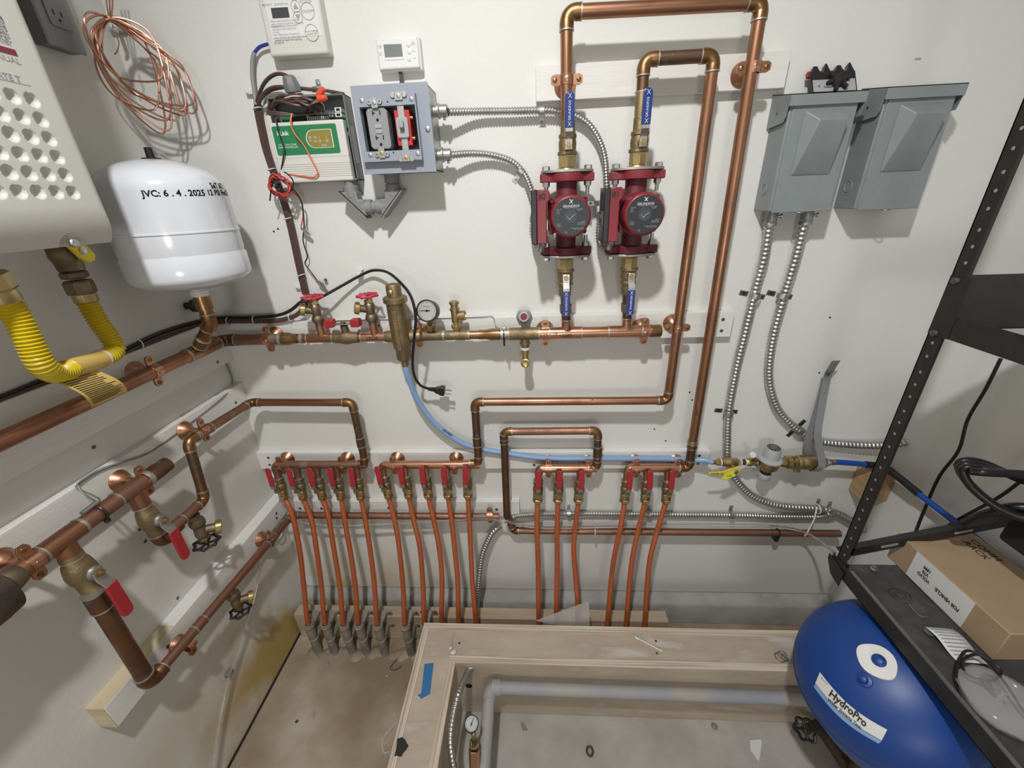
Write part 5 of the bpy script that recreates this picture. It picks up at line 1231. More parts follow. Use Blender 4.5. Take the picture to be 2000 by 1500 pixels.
# black interior lining
# ------------------------------------------------------------------ grey conduit elbows
PO = .034; pr_ = .0135
pk = thing('conduit_elbow', 'grey plastic conduit with two access elbows under the controller and the steel box', 'conduit', W(730, 405, PO))
zp = W(735, 404, PO).z; xl_ = W(688, 380, PO).x; xr_ = W(769, 380, PO).x
MB().cyl((xl_, -PO, zc0+.002), (xl_, -PO, zp+.02), pr_*.95, seg=20).build('pipe', 'pvc_grey', pk); MB().cyl((xr_, -PO, sz0+.004), (xr_, -PO, zp+.02), pr_*.95, seg=20).build('pipe', 'pvc_grey', pk); MB().cyl((xl_+.02, -PO, zp), (xr_-.02, -PO, zp), pr_*.95, seg=20).build('pipe', 'pvc_grey', pk)
MB().cyl((xr_, -PO, sz0+.004), (xr_, -PO, sz0-.016), pr_*1.16, seg=20).build('coupling', 'pvc_grey', pk)
for (x, s) in ((xl_, -1), (xr_, 1)):
    L_ = MB(); L_.cyl((x, -PO, zp+.046), (x, -PO, zp+.020), pr_*1.22, seg=20); L_.cyl((x-s*.018, -PO, zp), (x-s*.044, -PO, zp), pr_*1.22, seg=20)
    a_ = pr_*1.22; MU = frame_uv((x, -PO, zp), EX*s, EZ); L_.prism(MU, [(-.030, -.0195), (.0215, .034), (-a_, .034), (-a_, a_), (-.030, a_)], -a_*.95, a_*.95)
    L_.build('elbow_body', 'pvc_grey', pk, bevel=.002)
    dd_ = V(.0515, .0535, 0).normalized(); nn_ = V(dd_.y, -dd_.x, 0); mid = V(-.0043, .0072, 0)
    for (nm, h0, h1, mt) in (('gasket', 0, .0014, 'black_plastic'), ('cover', .0014, .0048, 'pvc_grey')):
        g = MB(); q0_, q1_ = mid-dd_*.040, mid+dd_*.040; g.prism(MU, [tuple((q0_+nn_*h0)[:2]), tuple((q1_+nn_*h0)[:2]), tuple((q1_+nn_*h1)[:2]), tuple((q0_+nn_*h1)[:2])], -.0172, .0172); g.build(nm, mt, pk, bevel=.0004)
    for e_ in (-.036, .036):
        p_ = MU @ (mid+dd_*e_+nn_*.0048); n3 = (MU.to_3x3() @ nn_); MB().lathe(frame(p_, n3), [(.003, 0), (.003, .002)], 10).build('screw', 'steel', pk)
# ------------------------------------------------------------------ metal-clad cable from the steel box to the pumps
def mc(lab, pts, grp=None): return conduit('metal_conduit', lab, pts, .0078, group=grp, pitch=.0062, depth=.22)
mc('flexible steel cable arcing from the steel box over to the right pump', [W(876, 219, .045)]+[W(*q) for q in ((930,218,.025),(1000,217,.022),(1060,216,.020),(1090,218,.020),(1124,227,.020),(1150,244,.020),(1169,272,.020),(1180,304,.024),(1184,345,.035),(1184,380,.04),(1172,430,.035),(1170,465,.04),(1176,486,.055))])
mc('flexible steel cable curving from the steel box to the left pump', [W(880, 303, .045)]+[W(*q) for q in ((920,300,.03),(960,303,.022),(998,315,.020),(1020,335,.02),(1034,362,.03),(1044,400,.04),(1040,450,.04),(1048,480,.05),(1056,484,.055))])
for (x, y, z_) in ((858, 217, 0), (864, 303, 1)):
    p = W(x, y, .045); cn = thing('cable_connector', '%s steel connector where the cable leaves the steel box' % ('upper', 'lower')[z_], 'connector', (sx1, p.y, p.z))
    MB().lathe(frame((sx1-.004, p.y, p.z), EX), [(.011, 0), (.011, .010), (.0145, .011), (.0145, .014), (.012, .016), (.012, .030), (.010, .032)], 20).build('body', 'steel', cn)
    MB().lathe(frame((sx1+.020, p.y-.002, p.z-.012), -EZ), [(.003, 0), (.003, .005)], 8).build('screw', 'steel', cn)
def one_hole(x, y, o, d_along, d_tab, lab, r=.0078, m_='steel'):
    p = W(x, y, o); A_ = Vector(d_along).normalized(); T_ = Vector(d_tab).normalized(); t = thing('conduit_strap', lab, 'strap', p, 'small steel conduit straps')
    MB().cyl(p-A_*.0055, p+A_*.0055, r*1.25, seg=18).build('loop', m_, t)
    base = V(p.x, -.0005, p.z); tb_ = MB(); tb_.xbox(frame_uv(base+T_*(r), A_, T_), -.0055, .0055, -.002, .018, 0, .0016) if A_.cross(T_).dot(EY) < 0 else tb_.xbox(frame_uv(base+T_*r, A_, T_), -.0055, .0055, -.002, .018, -.0016, 0)
    tb_.build('tab', m_, t, bevel=.0004)
    MB().lathe(frame(base+T_*(r+.010)+V(0, -.0016, 0), -EY), [(.0036, 0), (.0032, .0015), (.0015, .002)], 12).build('screw', 'steel_dull', t)
one_hole(1058, 217, .020, EX, -EZ, 'small steel strap on the upper pump cable, left of the left blue lever')
one_hole(1017, 336, .020, (.75, 0, -.66), (-.66, 0, -.75), 'small steel strap on the lower pump cable')
one_hole(1172, 397, .035, EZ, -EX, 'small steel strap between the two pumps')
# ------------------------------------------------------------------ brown thermostat cables
def wp(l): return [W(*q) for q in l]
main = [(503,205),(504,225),(509,250),(518,290),(531,330),(546,373),(561,420),(572,467),(580,505),(589,545),(596,575)]
for k in range(3):
    d = (-3, 1.5, 5)[k]; up = [[(571,168,.05),(566,152,.05),(546,144,.045),(527,151,.035),(512,170,.025)], [(575,176,.06),(552,170,.05),(530,172,.04),(514,185,.028)], [(672,184,.03),(640,178,.03),(600,174,.034),(560,170,.036),(530,176,.032),(512,190,.026)]][k]
    cable('brown_cable', ['left strand of the brown cable bundle, looping up into the grey bushing', 'middle strand of the brown cable bundle beside the controller', 'right strand of the brown cable bundle, coming across from the steel box'][k], [W(*q) for q in up]+[W(x+d, y, .012+.003*(k == 1)) for x, y in main], .0036, 'wire_brown', 'cable')
cable('grey_cable', 'grey cable with blue end coming down from the large white controller', wp(((523,86,.012),(507,92,.012),(496,104,.012))), .0032, 'wire_blue', 'cable')
cable('grey_cable', 'grey sheath of the cable left of the large white controller', wp(((497,102,.012),(493,120,.012),(493,150,.012),(497,180,.012),(500,205,.014))), .0042, 'wire_grey', 'cable')
cable('pale_wire', 'pale wire arcing over the open controller to the steel box', wp(((512,205,.02),(518,190,.025),(540,182,.03),(580,184,.03),(640,182,.03),(675,186,.02))), .0022, 'wire_white', 'wire')
# wires inside the open compartment
random.seed(5)
for k in range(9):
    x0_, y0_ = 528+random.uniform(-4, 6), 205+random.uniform(-8, 10); pts = [W(x0_, y0_, .045), W(540+3*k, 192+random.uniform(-6, 8), .062), W(575+4*k, 196+random.uniform(-6, 10), .064), W(600+2*k, 203+random.uniform(-4, 10), .05), W(600+4*k, 218, .03)]
    if k % 3 == 1: pts = [W(526, 200+k, .04), W(524, 215+k, .055), W(545, 222+random.uniform(-3, 4), .058), W(580, 224, .045), W(597+3*k, 222, .03)]
    cable('compartment_wire', 'brown wires tangled in the open top of the controller', pts, random.choice((.0026, .0022, .003)), 'wire_brown', 'wire', group='wires in the open controller')
cable('pink_wire', 'thin purplish wire among the controller wires', wp(((575,182,.06),(590,190,.066),(610,198,.06),(620,200,.05))), .0016, 'wire_red', 'wire')
cable('white_wire', 'thin white wire in the controller compartment', wp(((556,192,.064),(570,188,.068),(590,188,.066))), .0012, 'wire_white', 'wire')
cable('white_wire', 'thin white wire curving from the wire nuts to the terminals', wp(((608,203,.06),(622,198,.062),(632,205,.05),(634,216,.03))), .001, 'wire_white', 'wire')
cable('yellow_wire', 'thin yellow wire at the orange wire nuts', wp(((622,190,.07),(616,196,.066),(608,202,.06))), .0011, 'brass_bright', 'wire')
bs = MB(); p = W(571, 167, .05); bs.lathe(frame(p+V(0, 0, -.012), (-.05, -.2, 1)), [(.017, 0), (.017, .012), (.015, .018), (.013, .026), (.008, .029)], 8); tag(bs.build('cable_bushing', 'grey_plastic', bevel=.001), 'dark grey plastic bushing on the brown cables above the controller', 'bushing')
def wirenut(p, d, lab): 
    d = Vector(d); t = MB().lathe(frame(p, d), [(.0062, 0), (.0066, .003), (.0060, .010), (.0044, .019), (.003, .020)], 10); tag(t.build('wire_nut', 'wirenut', sharp=30), lab, 'wire nut')
wirenut(W(622, 186, .070), (.75, -.2, .45), 'orange wire nut, the upper of the two above the controller'); wirenut(W(622, 193, .075), (.95, -.2, .0), 'orange wire nut, the lower of the two above the controller')
one_hole(617, 177, .02, EX, EZ, 'small white strap on the brown cables above the controller', r=.006)
for (x, y, lab) in ((503,212,'white cable tie at the top of the brown bundle'),(531,331,'white cable tie at the lower left corner of the controller'),(562,427,'white cable tie on the brown bundle midway down the wall'),(588,537,'white cable tie on the brown bundle above the red handwheel')):
    tt = MB().torus(frame(W(x, y, .014), (.2, 0, -1)), .0088, .0013, 16, 6); tag(tt.build('cable_tie', 'zip_white'), lab, 'cable tie')
for (x, y, lab) in ((490,182,'white nail clip on the grey cable left of the controller'),(585,560,'small white nail clip beside the brown bundle above the red handwheel')):
    p = W(x, y, 0); t = MB().box(p+V(-.007, 0, -.004), p+V(.010, -.010, .004)); t.lathe(frame(p+V(-.002, -.010, 0), -EY), [(.003, 0), (.002, .002)], 10); tag(t.build('nail_clip', 'zip_white', bevel=.001), lab, 'clip')
# red and black test wires
cable('test_lead', 'orange-red wire hanging in front of the green label', wp(((570,222,.055),(568,240,.060),(576,262,.060),(592,282,.058),(608,310,.058),(619,332,.058),(620,340,.058),(612,346,.056),(590,344,.054),(560,340,.05),(545,338,.04))), .0016, 'wire_orange', 'wire')
cable('test_lead', 'black wire hanging over the left of the green label', wp(((538,222,.055),(540,240,.058),(548,270,.058),(555,292,.058),(553,310,.057),(549,334,.05))), .0016, 'wire_black', 'wire')
random.seed(9); tp = []
for i in range(46):
    a = i*.83; R = 16+4*math.sin(i*1.7); tp.append(W(546+R*math.cos(a)*1.05+3*math.sin(i), 363+R*1.35*math.sin(a)+4*math.cos(i*2.1), .045+.012*math.sin(i*1.3)))
cable('test_lead', 'tangled ball of red wire hanging at the lower left of the controller', tp+[W(570, 372, .04), W(588, 392, .03), W(592, 420, .02), W(588, 443, .02)], .0016, 'wire_red', 'wire')
tp = [W(549,334,.05), W(562,340,.052), W(573,355,.052), (W(568,372,.05)), W(545,372,.05), W(532,358,.05), W(545,350,.052), W(560,360,.052), W(580,378,.04), W(590,400,.03), W(594,440,.02), W(592,470,.018), W(600,500,.016), W(596,515,.016), W(608,532,.016), W(620,548,.016), W(627,556,.018)]
cable('test_lead', 'black wire leaving the tangled ball and hanging down to a small clip', tp, .0015, 'wire_black', 'wire')
cable('test_lead', 'short black wire end at the tangled red ball', wp(((540,345,.05),(531,365,.05),(527,392,.045))), .0016, 'wire_black', 'wire')
def croc(p, d, lab):
    d = Vector(d).normalized(); t = MB(); s = d.cross(EY).normalized(); t.prism(frame_uv(p, d, s), [(0, -.0022), (.010, -.004), (.026, -.0012), (.026, .0), (.012, .0004), (0, .001)], -.003, .003); t.prism(frame_uv(p, d, s), [(0, .0022), (.012, .0045), (.025, .0015), (.025, .0005), (.012, .001), (0, .0005)], -.003, .003); tag(t.build('alligator_clip', 'steel'), lab, 'clip')
croc(W(588, 445, .02), (.75, 0, -.65), 'small steel alligator clip hanging from the red wire'); croc(W(620, 548, .016), (.7, 0, -.7), 'small steel alligator clip at the end of the black wire')
nl = MB().cyl(W(634.5, 548, 0), W(636, 547, .008), .0025, seg=8); nl.lathe(frame(W(636, 547, .008), -EY), [(.0045, 0), (.0045, .0015)], 10); tag(nl.build('wall_screw', 'steel_dark'), 'screw in the wall beside the hanging alligator clip', 'screw')
# ------------------------------------------------------------------ power cord with plug
PL = thing('power_lead', 'black power cord arching over the red handwheels and ending in a three-prong plug', 'power cord', W(840, 760, .05))
cable('cord', '', wp(((588,590,.02),(610,588,.05),(634,577,.045),(668,558,.03),(706,537,.02),(730,528,.025),(757,532,.05),(783,553,.085),(803,580,.105),(812,620,.115),(809,660,.115),(806,708,.10),(810,735,.08),(822,753,.06),(838,759.5,.05))), .0036, 'cable_black', parent=PL)
pg = PL; p = W(836, 759.5, .05); q_ = W(866, 763, .05); d = (q_-p).normalized()
bd = MB()
for i in range(5): bd.lathe(frame(p+d*.0045*i, d), [(.0045+.0006*i, 0), (.0055+.0006*i, .0015), (.0045+.0006*i, .003)], 14)
bd.cyl(p, p+d*.022, .0042, .0065, seg=14); bd.build('strain_relief', 'black_plastic', pg)
s = d.cross(EY).normalized(); bd = MB(); bd.prism(frame_uv(p+d*.021, d, s), [(0, -.007), (.010, -.009), (.014, -.0125), (.026, -.0125), (.026, .0125), (.014, .0125), (.010, .009), (0, .007)], -.010, .010); plug_ = bd.build('plug', 'black_plastic', pg, bevel=.002)
for (a_, b_) in ((.0065, .004), (-.0065, .004), (0, -.006)):
    c_ = p+d*.046+s*a_+EY*-b_; MB().cyl(c_, c_+d*.019, .0022, seg=8).build('prong', 'steel', plug_)
t = MB().box(W(706, 537, 0)+V(-.006, 0, -.004), W(706, 537, 0)+V(.006, -.022, .010)); t.lathe(frame(W(708, 526, 0), -EY), [(.0035, 0), (.0035, .006), (.002, .007)], 10); tag(t.build('nail_clip', 'zip_white', bevel=.002), 'white nail clip holding the black power cord on the wall', 'clip')
cable('thin_wire', 'thin grey wire on the board running behind the separator to the clamped sensor', wp(((605,600,.022),(615,618,.022),(630,626,.022),(700,625,.022),(800,623,.022),(880,621,.022),(940,619,.022),(962,619,.022),(968,636,.03),(976,641,.05))), .0012, 'wire_grey', 'wire')
# ------------------------------------------------------------------ grey disconnect boxes
def disconnect(lab, bl, br, tr, tl, o, lid=True):
    """bl, br, tr, tl: pixels of the front cover corners"""
    P = [W(x, y, o) for x, y in (bl, br, tr, tl)]
    x0, x1 = (P[0].x+P[3].x)/2, (P[1].x+P[2].x)/2; z0, z1 = (P[0].z+P[1].z)/2, (P[2].z+P[3].z)/2
    t = thing('disconnect_box', lab, 'electrical box', (x0, 0, z0))
    b = MB(); boxW(b, x0, x1, z0, z1, 0, o-.002); b.build('body', 'box_blue_grey', t, bevel=.002)
    c = MB(); boxW(c, x0+.006, x1-.002, z0-.003, z1-.012, o-.003, o); c.build('cover', 'box_blue_grey', t, bevel=.001)
    w_, h_ = x1-x0, z1-z0
    # raised wedge on the cover
    ax0, ax1, az0, az1 = x0+w_*.22, x0+w_*.82, z0+h_*.32, z0+h_*.88
    d = .022; vs = [(ax0, -o, az0), (ax1, -o, az0), (ax1, -o, az1), (ax0, -o, az1), (ax0+.022, -o-d, az1-.02), (ax1-.002, -o-d, az1-.02), (ax1-.002, -o-.003, az0+.004), (ax0+.002, -o-.003, az0+.004)]
    k = MB().add(vs, [(0,1,6,7), (1,2,5,6), (2,3,4,5), (3,0,7,4), (4,7,6,5), (0,3,2,1)]); k.build('raised_cover', 'box_blue_grey', t, bevel=.004, bseg=4)
    # hood
    hd = MB(); hz = z1-.004
    hd.prism(frame_uv((x0-.004, 0, hz), -EY, EZ), [(0, -.040), (o*.96, -.036), (o+.004, -.012), (o+.004, .006), (.0, .014)], -(w_+.012), -(w_+.0105)); 
    hd.prism(frame_uv((x0-.006, 0, hz), -EY, EZ), [(0, -.044), (o*.90, -.040), (o+.0, -.030), (o+.002, -.012), (o+.005, -.012), (o+.005, .006), (.0, .018)], -.0015, 0)
    hd.add([(x0-.006, 0, hz+.018), (x1+.008, 0, hz+.018), (x1+.008, -o-.006, hz+.006), (x0-.006, -o-.006, hz+.006), (x0-.006, 0, hz+.0165), (x1+.008, 0, hz+.0165), (x1+.008, -o-.006, hz+.0045), (x0-.006, -o-.006, hz+.0045)], [(0,1,2,3), (4,7,6,5), (0,3,7,4), (1,5,6,2), (3,2,6,7), (0,4,5,1)])
    hd.box((x0-.006, -o-.006, hz+.006), (x1+.008, -o-.0045, hz-.014))
    hd.build('hood', 'box_blue_grey', t)
    MB().torus(frame((x0-.0004, -o*.45, z0+.045), EX), .011, .0012, 26, 4).build('knockout', 'box_blue_grey', t)
    MB().lathe(frame((x0-.0075, -o*.5, hz-.02), -EX), [(.0022, -.0004), (.0022, .0003)], 8).build('rivet', 'steel_dark', t)
    q = MB(); q.torus(frame(((x0+x1)/2, -o+.001, z0-.004), EZ) @ Matrix.Scale(1.0, 4), .008, .0012, 18, 6); q.build('hasp', 'galvanized', t)
    return t, (x0, x1, z0, z1)
OD = .068
d1_, e1 = disconnect('grey steel disconnect box with two conduits leaving its bottom', (1501, 412), (1624, 410), (1683, 182), (1550, 184), OD)
d2_, e2 = disconnect('grey steel disconnect box at right, empty underneath, with plain wall beside it', (1672, 408), (1795, 404), (1878, 165), (1732, 174), OD)
# pull-out fuse block lying on the left box
zt1 = e1[3]+.012
fb = thing('fuse_block', 'black pull-out fuse block with red edges lying on the left disconnect box', 'fuse block', ((e1[0]+e1[1])/2, -.03, zt1))
pA, pB, pC, pD = W(1586, 181, .046), W(1675, 177, .046), W(1688, 141, .026), W(1606, 146, .026)
u = (pB-pA).normalized(); v_ = ((pD-pA)-u*(pD-pA).dot(u)).normalized(); fw, fh = (pB-pA).length, max(.03, (pD-pA).length)
FB = frame_uv(pA, u, v_)
MB().xbox(FB, 0, fw, 0, fh, -.004, 0).build('plate', 'black_plastic', fb, bevel=.0008)
MB().xbox(FB, .003, fw-.003, .001, fh*.6, 0, .0006).build('label_plate', 'grey_light', fb)
text('4', .010, FB @ Matrix.Translation((.014, fh*.28, .001)), 'switch_red', fb, ext=.0002); text('DANGER', .0055, FB @ Matrix.Translation((.034, fh*.22, .001)), 'print_black', fb, ext=.0002)
h = MB(); h.lathe(FB @ Matrix.Translation((fw*.56, fh*.45, 0)), [(.013, 0), (.011, .010), (.007, .014)], 14)
for a in range(3): h.xbox(FB @ Matrix.Translation((fw*.56, fh*.45, 0)) @ Matrix.Rotation(a*PI/3+.2, 4, 'Z'), -.022, .022, -.003, .003, .001, .009)
h.build('handle', 'black_matte', fb, bevel=.001)
for k in range(4): x = fw*(.04+.26*k); h = MB(); h.prism(FB @ Matrix.Translation((0, fh-.001, 0)) , [(x, 0), (x+fw*.19, 0), (x+fw*.13, .014), (x+fw*.05, .014)] if k % 2 == 0 else [(x, 0), (x+fw*.16, 0), (x+fw*.09, .019), (x+fw*.06, .019)], -.010, 0); h.build('prong', 'black_plastic', fb)
h = MB(); h.xbox(FB, -.001, fw*.30, fh-.004, fh+.006, -.012, -.004); h.xbox(FB, fw*.5, fw*.80, fh-.004, fh+.006, -.012, -.004); h.build('base_edge', 'handle_red', fb)
# ------------------------------------------------------------------ grey conduits
RC = .0112
def cond(lab, l, r=RC, grp=None): return conduit('metal_conduit', lab, [W(*q) for q in l], r, group=grp, depth=.2)
c0 = W(1506, 422, .030); 
cond('left steel conduit from the disconnect box, running down and curving right to the corner', ((1503,432,.030),(1493,500,.022),(1478,555,.016),(1456,647,.014),(1438,720,.014),(1423,804,.014),(1420,867,.014),(1421.5,895,.014),(1434,932,.014),(1471,969,.014),(1526,988,.014),(1599,994,.014),(1636,1003,.016),(1673,1024,.02),(1706,1046,.03)))
cond('right steel conduit from the disconnect box, curving into the corner hole', ((1573,428,.030),(1555,500,.022),(1533,573,.016),(1511,654,.014),(1502,720,.014),(1506,764,.014),(1522,804,.014),(1555,837,.014),(1585,854,.014),(1607,863,.014),(1662,868.5,.016),(1717,870,.022),(1750,867,.03),(1775,862,.034)))
cond('thin steel conduit running level behind the right-hand orange tubes', ((990,1022,.03),(999,1013,.03),(1020,1006,.022),(1110,1003,.014),(1290,1004.5,.014),(1440,1006,.014),(1533,1009,.014),(1600,1009,.014),(1622,1003,.03)), .0088)
cond('short steel conduit dropping from the low pipe to behind the timber frame', ((978,1026,.022),(966,1036,.03),(957,1048,.035),(942,1084,.05),(935,1135,.075),(930,1186,.10),(928,1215,.115),(928,1232,.12)), .0105)
for (x, y, lab) in ((1507, 422, 'steel conduit connector at the left hole under the disconnect box'), (1577, 419, 'steel conduit connector at the right hole under the disconnect box')):
    p = W(x, y, .030); p.z = e1[2]+.002; t = thing('conduit_connector', lab, 'connector', p)
    MB().lathe(frame(p, -EZ), [(.014, 0), (.014, .004), (.0125, .006), (.0125, .026), (.0135, .028), (.0135, .034)], 20).build('body', 'steel_dull', t)
    MB().lathe(frame(p+V(.013, -.004, -.014), (1, -.3, 0)), [(.003, -.003), (.003, .004), (.005, .0042), (.005, .007)], 10).build('screw', 'steel', t)
def two_hole(x, y, d, lab, o=.014, r=RC):
    p = W(x, y, o); A_ = Vector(d).normalized(); T_ = A_.cross(EY).normalized(); t = thing('conduit_strap', lab, 'strap', p, 'two-hole steel conduit straps')
    s = MB(); n = 14; o1 = [((r*1.15+.0012)*math.cos(PI*i/n), (r*1.15+.0012)*math.sin(PI*i/n)) for i in range(n+1)]; i1 = [(r*1.15*math.cos(PI*i/n), r*1.15*math.sin(PI*i/n)) for i in range(n, -1, -1)]
    M = frame_uv(p, T_, -EY); s.prism(M, o1+i1, -.006, .006); s.build('loop', 'steel', t)
    for q in (-1, 1):
        k = MB(); base = V(p.x, -.0002, p.z)+T_*q*(r*1.2+.0085); k.xbox(frame_uv(base, T_, A_), -.0105, .0105, -.006, .006, 0 if T_.cross(A_).dot(-EY) > 0 else -.0016, .0016 if T_.cross(A_).dot(-EY) > 0 else 0); k.build('foot', 'steel_dark', t, bevel=.0005)
        k = MB().lathe(frame(base+V(0, -.0016, 0), -EY), [(.0042, 0), (.0038, .0018), (.002, .0024)], 12); k.build('screw', 'black_matte', t)
two_hole(1474, 578, (.22, 0, 1), 'two-hole strap on the left conduit, level with the one beside it'); two_hole(1528, 578, (.22, 0, 1), 'two-hole strap on the right conduit, level with the one beside it')
two_hole(1422, 807, (.1, 0, 1), 'two-hole strap low on the left conduit above the yellow lever'); two_hole(1560, 841, (.82, 0, -.55), 'two-hole strap tilted on the bend of the right conduit')
one_hole(1111, 1003, .014, EX, EZ, 'small steel strap on the level conduit near the third three-tube valve', r=.0092); one_hole(1268, 1004.5, .014, EX, EZ, 'small steel strap on the level conduit behind the rightmost tubes', r=.0092)
one_hole(1429, 1006, .014, EX, EZ, 'small steel strap on the level conduit right of all orange tubes', r=.0092); one_hole(1600, 994, .014, EX, EZ, 'small steel strap with a white tie where two conduits meet', r=.011); one_hole(1624, 1001, .018, EX, EZ, 'small steel strap nearest the shelf post', r=.011)
# clear tube and ties
cable('clear_tube', 'clear tube tied along the low copper pipe, running right to the shelf', [W(*q) for q in ((528,1040,.07),(545,1020,.066),(580,1020,.06),(650,1028,.055),(800,1022,.055),(920,1015,.06),(985,1018,.065),(1050,1030,.055),(1200,1029,.053),(1400,1027,.053),(1500,1028,.053),(1560,1036,.055),(1590,1050,.08),(1615,1068,.14),(1630,1080,.2))], .0042, 'clear_tube', 'tube')
for (x, y, o, lab, s) in ((1161, 1037, .045, 'white cable tie around the low pipe between the two sets of three tubes', 1.2), (917, 1012, .05, 'white cable tie on the fifth tube of the second manifold', 1.0), (544, 1042, .07, 'white cable tie on the low pipe in the corner', 1.2)):
    tt = MB().torus(frame(W(x, y, o), EX), .0145*s, .0016, 18, 6); tag(tt.build('cable_tie', 'zip_white'), lab, 'cable tie')
zt_ = MB().tube([W(1596, 990, .028), W(1590, 1015, .05), W(1578, 1038, .055), W(1572, 1047, .06)], .0022, 6); zt_.torus(frame(W(1597, 994, .014), EX), .0145, .002, 16, 6); tag(zt_.build('cable_tie', 'zip_white'), 'long white cable tie hanging from the joined conduits to the clear tube', 'cable tie')
# ------------------------------------------------------------------ blue hose and the fill valve assembly
FO = .050; zf = (W(1400, 899.5, FO).z+W(1615, 905, FO).z)/2
def fx(x): return W(x, 902, FO).x
cable('blue_hose', 'pale blue hose hanging from the air separator and running right to the brass fill valve', [HOSE0+V(0, 0, .012), HOSE0+V(.0, 0, -.006)]+[W(*q) for q in ((799,740,.066),(812.7,775,.056),(836.7,812,.045),(866,841,.038),(903,865,.034),(941,877,.032),(991,885,.031),(1037,892,.031),(1080,895,.031),(1170,895.6,.031),(1290,896.5,.031),(1350,898,.036),(1380,899,.045))]+[V(fx(1392), -FO, zf)], .0082, 'hose_blue', 'hose', seg=14)
q = [o for o in bpy.data.objects if o.name.startswith('blue_hose')][0]
text('HE-PEX', .011, frame_uv(W(874, 845, .045), W(890, 857, .04)-W(866, 841, .04), EZ), 'ink', q, name='print', ext=.0003)
fv = thing('ball_valve', 'brass ball valve with yellow lever and yellow paper tag', 'valve', (fx(1418), -FO, zf))
MB().lathe(frame((fx(1390), -FO, zf), EX), [(.0072, 0), (.0072, .012)], 14).build('crimp_ring', 'copper_bright', fv)
MB().lathe(frame((fx(1398), -FO, zf), EX), [(.0075, 0), (.0105, .003), (.0105, .011), (.0085, .012), (.0085, .016)], 6).build('adapter', 'brass_bright', fv)
MB().lathe(frame((fx(1409), -FO, zf), EX), [(.0095, 0), (.0125, .002), (.0125, .013), (.0145, .020), (.0135, .032), (.0125, .034), (.0125, .044), (.0098, .046)], 20).build('body', 'brass', fv)
k = MB(); ring(k, (fx(1407.5), -FO, zf), EX, .0108, .003); k.build('thread_tape', 'zip_white', fv); k = MB(); ring(k, (fx(1446), -FO, zf), EX, .0108, .003); k.build('thread_tape', 'zip_white', fv)
vx = fx(1427); MB().cyl((vx, -FO-.008, zf-.004), (vx+.001, -FO-.034, zf-.008), .0065, seg=12).build('stem', 'brass', fv)
MB().lathe(frame((vx, -FO-.032, zf-.008), -EY), [(.009, 0), (.009, .005), (.005, .008)], 6).build('nut', 'steel', fv)
l_ = MB(); Ml = frame_uv((vx, -FO-.032, zf-.006), (-1, 0, -.12), (-.12, 0, 1)); l_.prism(frame_uv((vx, -FO-.034, zf-.006), EX, EZ), [(.012, .010), (.010, -.010), (-.018, -.016), (-.030, -.012), (-.070, -.011), (-.075, -.007), (-.070, -.003), (-.036, -.001), (-.020, .008), (.0, .014)], 0, .003); l_.build('lever', 'handle_yellow', fv, bevel=.001)
tgm = MB().prism(frame_uv((vx-.020, -FO-.038, zf-.014), (1, 0, .35), (-.35, 0, 1)), [(-.022, -.008), (-.008, -.018), (.020, -.010), (.016, .008), (-.002, .006)], 0, .0008); tgm.build('paper_tag', 'yellow_tag', fv)
text('UL', .010, frame_uv((vx-.017, -FO-.0392, zf-.019), (1, 0, .35), (-.35, 0, 1)), 'ink', fv, ext=.0002); text('WATER OIL', .007, frame_uv((vx-.050, -FO-.0375, zf-.0135), EX, EZ), 'ink', fv, ext=.0002)
rg = thing('pressure_regulator', 'brass fill regulator with large grey dial knob tilted towards the viewer', 'regulator', (fx(1505), -FO, zf))
MB().cyl((fx(1446), -FO, zf), (fx(1456), -FO, zf), .0085, seg=16).build('nipple', 'copper_dark', rg)
k = MB(); ring(k, (fx(1456), -FO, zf), EX, .0105, .003); k.build('thread_tape', 'zip_white', rg)
MB().lathe(frame((fx(1457), -FO, zf), EX), [(.011, 0), (.0125, .002), (.0125, .012), (.010, .018), (.012, .03)], 8).build('inlet', 'brass', rg)
kax = V(.02, -.06, .99).normalized(); rc0 = V(fx(1500), -FO-.004, zf)
MB().lathe(frame(rc0-kax*.034, kax), [(.012, 0), (.014, .008), (.020, .014), (.0265, .022), (.0285, .034), (.0285, .044), (.0290, .046)], 30).build('body', 'brass', rg)
MB().lathe(frame(rc0+kax*.012, kax), [(.0315, 0), (.0315, .004), (.026, .008)], 30).build('flange', 'dial_grey', rg)
MB().lathe(frame(rc0+kax*.018, kax), [(.0225, 0), (.0215, .006), (.0205, .034), (.0195, .036)], 8 if False else 30).build('knob', 'dial_grey', rg)
MB().lathe(frame(rc0+kax*.0535, kax), [(.0175, 0), (.0175, .001)], 28).build('dial', 'label_black', rg); 
k = MB(); Mk = frame(rc0+kax*.0545, kax, EX)
for a in range(12): k.xbox(Mk @ Matrix.Rotation(a*PI/6, 4, 'Z'), .0125, .0165, -.0008, .0008, .0002, .0006)
k.torus(Mk @ Matrix.Translation((0, 0, .0004)), .0085, .0006, 24, 4); k.build('dial_marks', 'print_grey', rg)
k = MB().lathe(Mk, [(.006, 0), (.006, .001)], 16); k.build('dial_hub', 'brass', rg)
MB().lathe(frame(rc0-kax*.036, -kax), [(.016, 0), (.017, .003), (.017, .018), (.0145, .022)], 22).build('bottom_cap', 'dial_grey', rg); MB().lathe(frame(rc0-kax*.030, -kax), [(.0145, 0), (.0145, .006)], 20).build('seal', 'black_plastic', rg)
pw_ = W(1469, 888, FO+.016); k = MB().lathe(frame(pw_, (.1, -.9, .35)), [(.0085, 0), (.0085, .006), (.0075, .007)], 20); k.build('gauge_plug', 'plastic_white', rg); MB().cyl(pw_, (fx(1478), -FO, zf), .006, seg=12).build('gauge_port', 'brass', rg)
